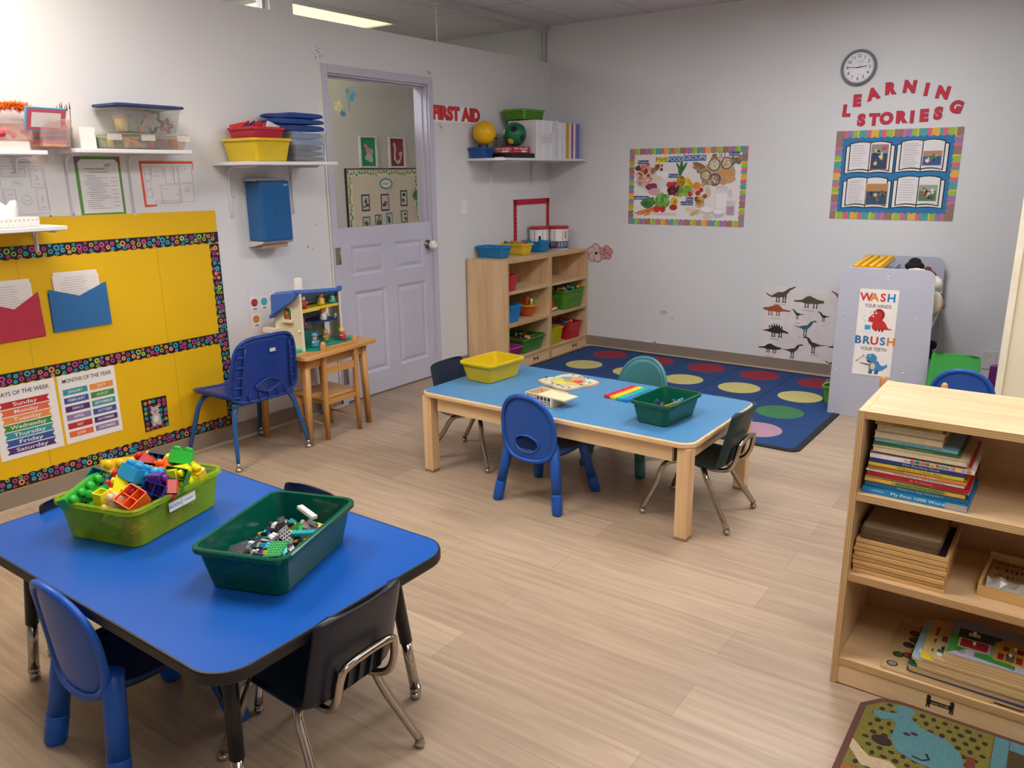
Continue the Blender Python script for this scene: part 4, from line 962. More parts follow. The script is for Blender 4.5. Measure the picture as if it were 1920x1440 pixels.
food('fruit_picture', [('e', 800, 500, 16, 70, '3f7a44', .5), ('e', 870, 500, 16, 75, '3a7040', -.5), ('e', 835, 510, 22, 85, '2f6b3c', 0), ('e', 815, 570, 18, 60, '3f7a44', .2), ('d', 835, 680, 58, 75, 'c09a2e'), ('m', 835, 680, 45, 60, '8a6a22/a98428', 12, 22), ('d', 690, 725, 42, 42, 'cf3a2c'), ('d', 750, 715, 36, 36, 'c9352c'), ('e', 945, 700, 30, 80, 'e9c22e', .5), ('e', 920, 715, 26, 75, 'efcc3a', .25), ('e', 965, 715, 24, 70, 'ddb42a', .65), ('d', 1040, 740, 50, 50, 'e58a2a'), ('m', 760, 800, 80, 50, '5a1f34/7a2a44/44182a', 22, 34), ('m', 900, 800, 70, 55, '7fae3c/6a9a34/93be4c', 22, 34), ('d', 800, 850, 34, 28, '9a7a3c'), ('d', 960, 845, 30, 34, 'c0392b'), ('d', 1000, 810, 26, 26, 'd9a09a'), ('d', 1060, 830, 34, 34, 'b8352c'), ('d', 1100, 790, 26, 30, 'a93040'), ('m', 850, 855, 25, 20, '8fbe4a', 16, 8)])
food('grain_picture', [('e', 1060, 480, 90, 34, '9c6a48', -.35), ('e', 1050, 520, 80, 26, 'b07c56', -.3), ('b', 1300, 560, 180, 140, 'b8a594'), ('m', 1110, 540, 80, 60, 'a38468/c6a684/8c6a50', 22, 20)] + [x for X, Y, r, c in ((1245, 470, 74, 'd3cdb4'), (1395, 455, 70, 'd6b9a0'), (1145, 610, 66, 'c4b48e'), (1262, 660, 72, '8d7468')) for x in (('d', X, Y, r, r*1.12, '463c36'), ('d', X, Y, r*.84, r*.95, c), ('m', X, Y, r*.5, r*.6, c+'/e6dcc4/a89478', 8, 26))] + [('e', 1400, 580, 110, 44, 'd09a58', -.2), ('e', 1430, 660, 85, 46, 'cfa070', .15), ('d', 1365, 685, 40, 44, 'c99a70'), ('e', 1335, 380, 6, 70, '9a8a6a', .25), ('e', 1310, 385, 6, 70, 'a3926e', .05), ('e', 1360, 380, 6, 70, '8c7a5c', -.3), ('m', 1510, 420, 55, 45, '7a6a5a/a08a70', 26, 12), ('m', 1245, 375, 30, 30, 'a9805c/8a6244', 20, 8), ('m', 1160, 700, 50, 40, '9c8a72/c0ab88', 22, 12)])
food('vegetable_picture', [('b', 410, 960, 95, 75, '3f7a38'), ('b', 595, 950, 100, 100, '6aa045'), ('m', 595, 900, 70, 40, '4f8a34/83b45c', 30, 16), ('m', 410, 945, 60, 40, '2f6a30/4f8f42', 26, 14), ('d', 760, 945, 50, 58, 'e2b32c'), ('d', 750, 1020, 52, 40, 'b02a2c'), ('d', 770, 950, 14, 24, '6a8a2c')] + [('e', 320+i*42, 1082-i*5+(i%2)*12, 105, 16, ('d9803a', 'e59a50', 'cc7030')[i % 3], .30+.10*i) for i in range(5)] + [('d', 530, 1045, 48, 46, 'c8342c'), ('d', 610, 1045, 38, 44, 'c02e2a'), ('e', 530, 1010, 18, 6, '4f7a34', 0), ('e', 610, 1008, 16, 6, '4f7a34', 0), ('r', 620, 1105, 170, 16, 'd9c9c6')])
food('dairy_picture', [('e', 1185, 820, 34, 75, 'd6c4a6', .15), ('m', 1105, 920, 60, 60, 'b98a4c/d2a868/8a5a34', 30, 16), ('b', 1090, 985, 60, 36, 'c9b48c'), ('r', 1355, 870, 75, 125, 'dcdbe0'), ('r', 1355, 920, 66, 90, 'efedee'), ('e', 1455, 830, 22, 60, 'cfcfd6', .1), ('d', 1345, 755, 78, 16, 'cfcfd6'), ('r', 1470, 1020, 54, 95, 'd6cdd6'), ('r', 1468, 1050, 44, 55, 'b397a8'), ('b', 1205, 940, 62, 55, 'e6e4e6'), ('d', 1185, 1060, 85, 52, 'c9c7cc'), ('d', 1185, 1040, 76, 34, 'efeeee'), ('d', 1325, 1090, 74, 56, 'c2c0c6'), ('d', 1325, 1066, 66, 30, 'f2f1f1'), ('e', 1000, 1065, 105, 42, 'dccfae', -.25), ('e', 1030, 1085, 70, 24, 'c3ad7e', .5), ('d', 1195, 1140, 70, 26, 'd5c9a8')])
q = MB(); NV = PAPER('24527f'); YL = PAPER('efe04a')
q.rect(FX(495), FZ(437), FX(650), FZ(362), .0050, YL).rect(FX(655), FZ(432), FX(850), FZ(358), .0050, PAPER('2b6aa8')).rect(FX(860), FZ(420), FX(1140), FZ(345), .0050, PAPER('2b6aa8'))
q.text('FIVE', FX(573), FZ(400), .047, .0056, BLACK, w=.10).text('FOOD', FX(752), FZ(395), .045, .0056, WHITE, w=.122).text('GROUPS', FX(1000), FZ(383), .045, .0056, WHITE, w=.178)
for s_, X, Y, w_ in (('Proteins', 328, 427, 145), ('Fruits', 735, 608, 120), ('Grains', 1480, 342, 125), ('vegetables', 312, 898, 195), ('Dairy', 957, 910, 95), ('products', 925, 965, 160)):
    q.rect(FX(X-w_/2), FZ(Y+25), FX(X+w_/2), FZ(Y-25), .0058, NV).text(s_, FX(X), FZ(Y), .026, .0064, WHITE, w=w_*.9/1500*PW)
q.build('lettering', fp)
# dinosaurs
dn = bwall('dinosaur_poster', 'white dinosaur poster low on the back wall beside the grey rack', 'poster', 2.007, .095)
MB().poly([(0, 0), (.90, -.002), (.90, .575), (.004, .568)], .0018, mat('e4dedd', .5)).build('sheet', dn)
def dino(q, x, z, s, c, kind, flip=1):
    m = PAPER(c); P = lambda pts, d=.0026: q.poly([(x+flip*a*s, z+b*s) for a, b in pts], d, m)
    if kind == 'sauropod': P([(-.5, .12), (-.3, .02), (-.1, .16), (.1, .18), (.3, .32), (.5, .40), (.5, .36), (.32, .24), (.18, .02), (0, -.02), (-.15, -.02), (-.3, -.03), (-.48, .06)]); legs = (-.14, -.06, .08, .16); lh = .2
    elif kind == 'armour': P([(-.5, .05), (-.25, .08), (-.1, .2), (.02, .24), (.1, .2), (.3, .12), (.48, .1), (.5, .02), (.3, -.02), (-.1, -.04), (-.25, 0), (-.5, 0)]); legs = (-.14, -.05, .14, .24); lh = .18
    elif kind == 'plates':
        P([(-.5, .02), (-.25, .08), (-.05, .22), (.1, .22), (.3, .1), (.5, .02), (.48, -.03), (.3, 0), (.1, -.06), (-.1, -.04), (-.3, .0)]); legs = (-.12, -.03, .14, .22); lh = .2
        for k in range(6): P([(-.25+k*.09, .10+.10*math.sin(PI*(k+1)/7)), (-.21+k*.09, .2+.14*math.sin(PI*(k+1)/7)), (-.17+k*.09, .10+.10*math.sin(PI*(k+1)/7))], .0028)
    else: P([(-.5, .14), (-.2, .12), (0, .18), (.12, .2), (.24, .36), (.42, .42), (.5, .36), (.34, .33), (.26, .16), (.14, .04), (0, 0), (-.15, .06)]); legs = (-.02, .07); lh = .26
    for k in legs: P([(k, .06), (k+.07, .06), (k+.045, -lh*.5), (k+.055, -lh), (k-.005, -lh), (k+.012, -lh*.5)], .0030)
q = MB(); tx = MB()
GX = lambda X: (X-110)/ (565)*.58
GZ = lambda Y: (810-Y)/510*.568
for X, Y, s, c, k, fl, nm in ((235, 370, .20, '5a4a3a', 'sauropod', 1, 'Brachiosaurus'), (450, 395, .20, '55503a', 'armour', 1, 'Ankylosaurus'), (215, 470, .19, 'a4522f', 'armour', -1, 'Allosaurus'), (380, 490, .10, '33312e', 'raptor', -1, 'Raptor'), (570, 490, .10, '2c2a29', 'raptor', -1, 'Rex'), (430, 585, .17, '3f6478', 'raptor', 1, 'Struthiomimus'), (215, 620, .19, '2b2a29', 'plates', 1, 'Stegosaurus'), (520, 700, .17, '4a382f', 'raptor', -1, 'Gallimimus'), (185, 745, .16, '2e2d2c', 'armour', 1, 'Iguanodon'), (350, 755, .16, '473b36', 'raptor', 1, 'Compsognathus'), (690, 365, .16, '8a5444', 'sauropod', -1, 'Diplodocus'), (700, 540, .12, '333', 'raptor', 1, ''), (690, 690, .16, '2f2d2b', 'plates', 1, ''), (680, 800, .14, '4b4440', 'sauropod', 1, '')):
    if len(c) == 3: c = '333333'
    dino(q, GX(X), GZ(Y), s*1.12, c, k, fl)
    if nm: tx.text(nm.upper(), GX(X), GZ(Y+55), .011, .0026, INK)
q.build('dinosaur_pictures', dn); tx.build('lettering', dn)
# learning stories
lp = bwall('learning_poster', 'blue poster of four open books with photos and striped border under the red letters', 'poster', 2.850, 1.190)
LW, LH = .805, .612
MB().rect(-LW/2, 0, LW/2, LH, .0014, WHITE).build('sheet', lp); striped(LW, LH, .056, 5).build('striped_border', lp)
q = scallop_panel(LW-.105, LH-.105, .009, 17, 13, PAPER('2f78ae'), .0030); q.v = [(x, y, z+.052) for x, y, z in q.v]; q.build('blue_panel', lp)
rr = random.Random(31)
for i, (cx, cz) in enumerate(((-.167, .425), (.167, .430), (-.167, .185), (.167, .190))):
    q = MB()
    wv = lambda s, o: [(cx+s*t_*.155, cz+o+.012*math.sin(PI*min(1, t_*1.1))) for t_ in (0, .2, .4, .6, .8, 1)]
    def page(s, w_, z0, z1, d, m, lift):
        top = [(cx+s*w_*t_, cz+z1+lift*math.sin(PI*(.15+.8*t_))) for t_ in (0, .25, .5, .75, 1)]; bot = [(cx+s*w_*t_, cz+z0+lift*math.sin(PI*(.15+.8*t_))) for t_ in (1, .75, .5, .25, 0)]
        q.poly(top+bot, d, m)
    for s in (-1, 1):
        page(s, .163, -.112, .080, .0036, BLACK, .012); page(s, .156, -.106, .075, .0040, WHITE, .012); page(s, .138, -.096, .098, .0044, BLACK, .014); page(s, .131, -.088, .092, .0050, PAPER('e6e2e4'), .014)
    q.rect(cx-.003, cz-.10, cx+.003, cz+.10, .0054, BLACK); q.build('open_book', lp)
    t_ = MB()
    for k in range(14 if i in (1, 2) else 9): t_.rect(cx-.118, cz+.082-k*(.0115 if i in (1, 2) else .017), cx-.118+rr.uniform(.07, .105), cz+.0838-k*(.0115 if i in (1, 2) else .017), .0056, LN_)
    t_.build('handwriting', lp)
    ph = MB(); x0_, z0_, x1_, z1_ = ((cx+.014, cz-.075, cx+.115, cz+.085), (cx+.010, cz-.060, cx+.120, cz+.030), (cx+.004, cz-.080, cx+.140, cz+.060), (cx+.010, cz-.055, cx+.115, cz+.045))[i]
    ph.rect(x0_-.004, z0_-.004, x1_+.004, z1_+.004, .0056, PAPER(('c4495a', 'd08a6a', 'd9b24a', '7fae5a')[i])).rect(x0_, z0_, x1_, z1_, .0062, PAPER(('2d4a66', '2f5f9a', '34507a', '5f7a62')[i])); ph.rect(x0_, z1_-(z1_-z0_)*.35, x1_, z1_, .0064, PAPER(('8a9a90', 'b08a78', 'b98a5a', '9aa6a2')[i]))
    for k in range(12): ph.blob(rr.uniform(x0_+.02, x1_-.02), rr.uniform(z0_+.02, z1_-.02), rr.uniform(.006, .015), rr.uniform(.006, .016), .0066+k*.00008, PAPER(rr.choice(('d9b24a', '24324a', 'c4495a', 'e5d9c8', '3f8a5a', '7a4a3a', 'e0c060'))), 8, .25, rr)
    ph.build('photo_print', lp)
# letters
def letters(word, pts, tag_):
    for i, (c, (x, z), a) in enumerate(zip(word, pts[0], pts[1])):
        n = word[:i].count(c)
        first = {0: '', 1: 'second '}[n] if word.count(c) > 1 else ''
        if word.count(c) > 1 and n == 0: first = 'first '
        t = bwall('paper_letter', 'red paper letter %s, the %s%s of the wall word %s' % (c, first, c, tag_), 'letter', x, z, 'red paper letters on the back wall')
        MB().text(c, 0, 0, .100, .0016, mat('4a2030', .6), off=.078, a=a).build('letter_outline', t)
        MB().text(c, 0, 0, .100, .0030, PAPER('cf3048'), off=.055, a=a).build('letter_face', t)
letters('LEARNING', ([(2.498, 1.935), (2.563, 1.999), (2.665, 2.037), (2.770, 2.066), (2.893, 2.070), (2.998, 2.045), (3.098, 2.020), (3.188, 1.925)], [-.05, .0, .25, .05, -.1, -.12, -.18, -.25]), 'LEARNING')
letters('STORIES', ([(2.604, 1.868), (2.688, 1.868), (2.767, 1.872), (2.858, 1.876), (2.928, 1.874), (3.000, 1.880), (3.085, 1.890)], [.0, -.02, 0, .03, 0, .02, -.05]), 'STORIES')
# clock
ck = bwall('wall_clock', 'round grey-rimmed wall clock high on the back wall', 'clock', 2.556, 2.220)
q = MB(); q.T = Matrix.Rotation(PI/2, 4, 'X')
q.lathe([(.098, 0), (.117, 0), (.118, .020), (.112, .032), (.104, .034), (.100, .022), (.098, .018)], mat('7d7f88', .4), 40, caps=False); q.build('rim', ck)
MB().disc(0, 0, .101, .018, mat('e9e9ee', .4), 40).build('dial', ck)
q = MB()
for k in range(60):
    a = PI/2-2*PI*k/60; r0 = .088 if k % 5 else .085; q.poly([(math.cos(a)*r0-math.sin(a)*.0008, math.sin(a)*r0+math.cos(a)*.0008), (math.cos(a)*r0+math.sin(a)*.0008, math.sin(a)*r0-math.cos(a)*.0008), (math.cos(a)*.094+math.sin(a)*.0008, math.sin(a)*.094-math.cos(a)*.0008), (math.cos(a)*.094-math.sin(a)*.0008, math.sin(a)*.094+math.cos(a)*.0008)], .0190, INK, .0003)
for k in range(1, 13):
    a = PI/2-2*PI*k/12; q.text(str(k), math.cos(a)*.073, math.sin(a)*.073, .030, .0190, INK, off=.006)
q.text('QUARTZ', 0, .038, .010, .0190, mat('8a8a90', .5)).text('100', 0, -.045, .009, .0190, mat('8a8a90', .5)); q.build('numerals', ck)
for a, L, w_, nm in ((PI/2-2*PI*(2.76/12), .055, .0030, 'hour_hand'), (PI/2-2*PI*(45.5/60), .078, .0020, 'minute_hand'), (PI/2-2*PI*(5.5/60), .085, .0006, 'second_hand')):
    b = MB(); ca, sa = math.cos(a), math.sin(a); d = .0205 if nm[0] == 'h' else .0215 if nm[0] == 'm' else .0225
    b.poly([(-.012*ca-w_*sa, -.012*sa+w_*ca), (-.012*ca+w_*sa, -.012*sa-w_*ca), (L*ca+w_*.7*sa, L*sa-w_*.7*ca), (L*ca-w_*.7*sa, L*sa+w_*.7*ca)], d, BLACK, .0005); b.build(nm, ck)
# paper poppies
pf = bwall('paper_flowers', 'two red-edged paper poppies on the back wall beside the shelf unit', 'wall decoration', .530, .848)
rr = random.Random(8)
for x_, z_, r, c in ((-.045, -.005, .085, 'd8bdbd'), (.065, .005, .065, 'd0989c')):
    q = MB()
    for k in range(5):
        a = 2*PI*k/5+.3; q.disc(x_+r*.5*math.cos(a), z_+r*.5*math.sin(a), r*.52, .0020+.0003*k, PAPER('b8495a'), 14).disc(x_+r*.48*math.cos(a), z_+r*.48*math.sin(a), r*.46, .0023+.0003*k, PAPER(c), 14)
    if c == 'd8bdbd': q.disc(x_+.01, z_, .013, .0044, BLACK, 8)
    else:
        for k in range(5): q.disc(x_+rr.uniform(-.03, .03), z_+rr.uniform(-.03, .03), .008, .0044, PAPER('b03a4c'), 8)
    q.build('flower', pf)
oc = bwall('wall_outlet', 'white double wall outlet right of the grey rack', 'outlet', 3.585, .265)
MB().rect(-.040, -.062, .040, .062, .006, mat('d9d6d6', .35), .006).build('plate', oc, bevel=.002)
for s in (-1, 1):
    q = MB().disc(0, s*.026, .019, .0085, mat('e2dfdf', .35), 18, .021); q.rect(-.009, s*.026-.002, -.006, s*.026+.010, .0091, INK, .0004).rect(.006, s*.026-.002, .009, s*.026+.010, .0091, INK, .0004).disc(0, s*.026-.010, .003, .0091, INK, 8); q.build('socket', oc)
# --------------------------------------------------------------- seen through the door
def hall(name, label, cat, y, z, group=None): return thing(name, label, cat, (XH+.0006, y, z), R90, group)
hb = hall('display_board', 'cream display board with leaf border seen through the door opening', 'bulletin board', -.45, .75)
MB().rect(-.61, 0, .62, .835, .004, PAPER('d9cdbb')).build('backing_paper', hb); MB().rect(-.628, 0, -.609, .84, .012, mat('2a2a2c', .4), .012).rect(-.628, .835, .62, .842, .012, mat('2a2a2c', .4), .012).build('board_frame', hb)
q = MB(); rr = random.Random(6)
q.rect(-.605, .77, .60, .83, .006, PAPER('e6dcc0')).rect(-.605, 0, -.54, .77, .006, PAPER('e6dcc0')).rect(.29, 0, .34, .77, .006, PAPER('e6dcc0'))
for k in range(34): q.disc(-.59+k*.0355, .80+rr.uniform(-.014, .014), .020, .0066+.00002*k, PAPER(rr.choice(('6f9a92', 'b5a24a', '8aa06a', '5f8f8c'))), 8, .010, a=rr.uniform(0, 3))
for k in range(22):
    for x_ in (-.572, .315): q.disc(x_+rr.uniform(-.012, .012), .02+k*.035, .010, .0066+.00002*k, PAPER(rr.choice(('6f9a92', 'b5a24a', '8aa06a', '5f8f8c'))), 8, .020, a=rr.uniform(-.6, .6))
q.build('leaf_border', hb)
ht = hall('name_tag', 'small teal-edged name tag at the top of the display board', 'tag', -.56, 1.452)
MB().disc(0, 0, .088, .009, PAPER('2f8f9c'), 8, .052).disc(0, 0, .072, .0098, PAPER('ecebe8'), 8, .038).text('Hello!', 0, 0, .035, .0104, INK).build('tag_plate', ht)
rr = random.Random(12)
spots = [(-.82, 1.285, .10, .15, '2c2228', 'black-framed photo, left of the top row'), (-.565, 1.280, .105, .155, '3a2834', 'black-framed photo, middle of the top row'), (-.30, 1.310, .095, .15, '2c2228', 'black-framed photo, right of the top row')] + \
    [(-.82, 1.095, .095, .125, '3a7a4c', 'green-framed photo, leftmost of the second row'), (-.665, 1.110, .085, .12, '3a7a4c', 'green-framed photo, second in the second row'), (-.515, 1.118, .085, .125, '4a8fb0', 'blue-framed photo in the second row'), (-.305, 1.135, .09, .12, '3a7a4c', 'green-framed photo, rightmost of the second row')] + \
    [(-.81, .92, .115, .10, '2f87a0', 'teal-framed photo, leftmost of the bottom row'), (-.655, .92, .085, .115, '2f87a0', 'teal-framed photo, second in the bottom row'), (-.50, .945, .105, .095, '2f87a0', 'teal-framed wide photo in the bottom row'), (-.335, .935, .085, .115, '3a7a4c', 'green-framed photo in the bottom row'), (-.21, .955, .08, .11, '4a8fb0', 'blue-framed photo, rightmost of the bottom row')]
for y, z, w_, h_, c, lab in spots:
    f = hall('photo_card', lab+' of the display board', 'photo', y-.02, z, 'photos on the display board')
    MB().rect(-w_/2, -h_/2, w_/2, h_/2, .0080, PAPER(c), .002).build('mount', f)
    q = MB().rect(-w_/2+.010, -h_/2+.012, w_/2-.010, h_/2-.012, .0088, PAPER('c9c3c0'))
    for k in range(6): q.blob(rr.uniform(-.02, .02), rr.uniform(-h_*.25, h_*.25), rr.uniform(.008, .02), rr.uniform(.01, .022), .0092+k*.0001, PAPER(rr.choice(('2a2426', '5a4440', '8a4a44', 'e0d8d2', '3f5f4a', '35506a'))), 8, .25, rr)
    q.build('photo_print', f)
tw = hall('paper_tree', 'paper tree branches with green leaf clusters at the right of the display board', 'wall decoration', -.06, 1.03)
MB().poly([(-.06, .30), (0, .24), (.05, .16), (.15, .06), (.15, .02), (.04, .12), (-.02, .21), (-.07, .28)], .014, PAPER('6b5f5a'), .006).poly([(-.06, .45), (.02, .37), (.13, .36), (.13, .33), (.0, .35), (-.07, .44)], .014, PAPER('5f5450'), .006).build('branch', tw)
for x_, z_, n, r in ((.05, .46, 22, .075), (-.08, .31, 14, .05), (.12, .40, 12, .05), (-.04, .0, 8, .04)):
    q = MB()
    for k in range(n): q.blob(x_+rr.uniform(-r, r), z_+rr.uniform(-r, r)*.8, .022, .018, .018+k*.0004, PAPER(rr.choice(('3f7a2f', '4f9238', '356a2a'))), 7, .3, rr)
    q.build('leaf_cluster', tw)
for y, c, lab in ((-.775, '2f8f6c', 'silver-framed green picture of a seashell seen through the door'), (-.395, '93365c', 'silver-framed magenta picture of a seahorse seen through the door')):
    f = hall('framed_picture', lab, 'picture', y, 1.597)
    q = MB(); 
    for a in ((-.112, 0, -.094, .285), (.094, 0, .112, .285), (-.094, 0, .094, .016), (-.094, .269, .094, .285)): q.rect(*a, .022, mat('d9d8d2', .3, metal=.4), .02)
    q.build('frame', f); MB().rect(-.094, .016, .094, .269, .008, PAPER(c), .004).build('picture_ground', f)
    d = MB(); m1, m2 = PAPER('c9c2bc'), PAPER('c48a90')
    if '2f8' in c:
        for k in range(9): d.blob(rr.uniform(-.025, .035), rr.uniform(.07, .15), .028, .026, .0092+k*.0003, PAPER(rr.choice(('d2ccc6', 'bdb6b2', 'c9b0ae'))), 8, .3, rr)
        for k in range(5): d.blob(rr.uniform(-.03, .03), rr.uniform(.15, .20), .022, .022, .012+k*.0003, m2, 8, .3, rr)
    else:
        for k, (x_, z_) in enumerate(((-.03, .215), (-.02, .19), (-.02, .165), (-.025, .14), (-.03, .115), (-.03, .09), (-.015, .065), (.008, .052), (.03, .06), (.045, .085), (.052, .11), (.06, .135), (.035, .13))): d.disc(x_, z_, .017-.0006*k, .0092+k*.0003, PAPER(('c2b78a', 'b8bfa0', 'd0c9c0')[k % 3]), 10, .02)
    d.build('picture', f)
for (x, y, z, lab, cols) in ((XH+.0006, -.945, 2.23, 'blue paper flower high on the hall wall seen through the door', ('6fb0d8', '8cc4e4', 'e6b48c')), ):
    f = thing('wall_sticker', lab, 'sticker', (x, y, z), R90)
    q = MB()
    for k in range(5): q.disc(.035*math.cos(k*1.257), .035*math.sin(k*1.257), .030, .002+.0002*k, PAPER(cols[k % 2]), 10, .022, a=k*1.257)
    q.disc(0, .02, .018, .0034, PAPER(cols[2]), 10); q.build('flower_head', f); MB().poly([(-.02, -.02), (-.012, -.02), (-.018, -.12), (-.028, -.15), (-.034, -.12)], .0018, PAPER('7fb4cf')).build('flower_stem', f)
f = thing('wall_sticker', 'cream and blue paper flower lower beside the open upper door leaf', 'sticker', (XH+.0006, -1.098, 2.10), R90)
q = MB()
for k in range(5): q.disc(.03*math.cos(k*1.257), .03*math.sin(k*1.257)+.02, .026, .002+.0002*k, PAPER(('e6dcb8', 'efe8cc')[k % 2]), 10, .02, a=k*1.257)
q.build('flower_head', f); MB().disc(.05, -.04, .03, .0026, PAPER('5f8fae'), 10, .022).build('small_flower', f)
# ================================================================ THINGS ON TABLES AND SHELVES
def tub_mesh(mb, w, d, h, m, tap=.82, r=.025, wall=.003, rim=.010, n=4):
    """tapered open tub with a rolled rim; foot centred at the origin"""
    R = lambda k, z, g: [(x, y, z) for x, y in rrect(w*k-2*g, d*k-2*g if tap == 1 else (d-(1-k)*w)-2*g, max(.004, r-g), n)]
    kk = lambda z: tap+(1-tap)*z/h
    rings = [R(kk(0), 0, .006), R(kk(0), .004, 0), R(kk(h*.5), h*.5, 0), R(kk(h-.014), h-.014, 0), R(1, h-.014, -rim), R(1, h-.003, -rim), R(1, h, -rim+.004), R(1, h-.001, wall), R(kk(h*.5), h*.5, wall), R(kk(0), .006, wall)]
    mb.loft(rings, m, True, True, smooth=False)
def tub(label, loc, rz, w, d, h, col, group=None, tap=.82, r=.025, m=None, cat='bin', name='storage_bin', rim=.009):
    t = thing(name, label, cat, loc, rz, group)
    b = MB(); tub_mesh(b, w, d, h, m or PL(col, .32), tap, r, rim=rim); b.build('tub', t)
    return t
LIME = clear_plastic('c6e034', .70); DGREEN = clear_plastic('075a45', .22); YTR = clear_plastic('d8d22a', .5); GTR = clear_plastic('6fae3a', .52)
# ---- big block bin on the black-edged table
ZT = .5005
LB = (1.728, -5.003); LR = math.radians(15.5)
lt = thing('storage_bin', 'translucent lime bin heaped with large building blocks on the blue table', 'bin', (LB[0], LB[1], ZT), LR)
b = MB(); tub_mesh(b, .300, .372, .126, LIME, .90, .03, rim=.011); b.build('tub', lt)
b = MB(); b.T = Matrix.Rotation(R90, 4, 'Z') @ Matrix.Translation((.0, -.1525, .082)) ; b.rect(-.055, -.014, .055, .014, .0, WHITE, .001)
b.text('BLOCKS', -.030, .0, .013, .0006, INK).rect(-.002, -.012, -.001, .012, .0006, INK).rect(.010, -.001, .045, .001, .0006, LN_); b.build('name_label', lt)
BC = {'green': '2fae3a', 'yellow': 'f0c818', 'lemon': 'e6e020', 'red': 'c4202c', 'teal': '12808c', 'blue': '1672c8', 'sky': '2fa2d8', 'orange': 'f0641a', 'navy': '173a94', 'purple': '5f2f86', 'peach': 'e8c0a0', 'black': '1c1618', 'dark green': '1f7a34'}
_BLK = {}
def block_mesh(nx, ny, col):
    k = (nx, ny, col)
    if k in _BLK: return _BLK[k]
    U, Hb, wl_ = .0345, .041, .0026; m = mat(BC[col], .25, var=.02); b = MB()
    w, d = nx*U, ny*U
    o = rrect(w-.001, d-.001, .004, 2); i = rrect(w-.001-2*wl_, d-.001-2*wl_, .002, 2)
    b.loft([[(x, y, z) for x, y in q] for q, z in ((i, Hb-wl_), (i, 0), (o, 0), (o, Hb))], m, True, True, smooth=False)
    for a in range(1, nx): b.box(-w/2+a*U-.001, -d/2+wl_, .004, -w/2+a*U+.001, d/2-wl_, Hb-wl_, m)
    for a in range(1, ny): b.box(-w/2+wl_, -d/2+a*U-.001, .004, w/2-wl_, -d/2+a*U+.001, Hb-wl_, m)
    for a in range(nx):
        for c in range(ny): b.lathe([(.0124, Hb-.0005), (.0124, Hb+.012), (.0105, Hb+.0145), (0, Hb+.015)], m, 14, (-w/2+(a+.5)*U, -d/2+(c+.5)*U, 0))
    b.v = [(x, y, z-Hb/2) for x, y, z in b.v]
    o = b.build('building_block', loc=(0, 0, 0)); _BLK[k] = o.data; bpy.data.objects.remove(o)
    return _BLK[k]
def block(nx, ny, col, x, y, z, rot, label, group='large building blocks in the lime bin'):
    o = bpy.data.objects.new('building_block', block_mesh(nx, ny, col)); COL.objects.link(o)
    o.location = (x, y, z); o.rotation_euler = rot if len(rot) == 3 else aim(*rot)
    return tag(o, label, 'toy block', group)
def aim(dx, dy, dz, spin):
    return (Vector((dx, dy, dz)).to_track_quat('Z', 'Y').to_matrix() @ Matrix.Rotation(math.radians(spin), 3, 'Z')).to_euler()
D = math.radians
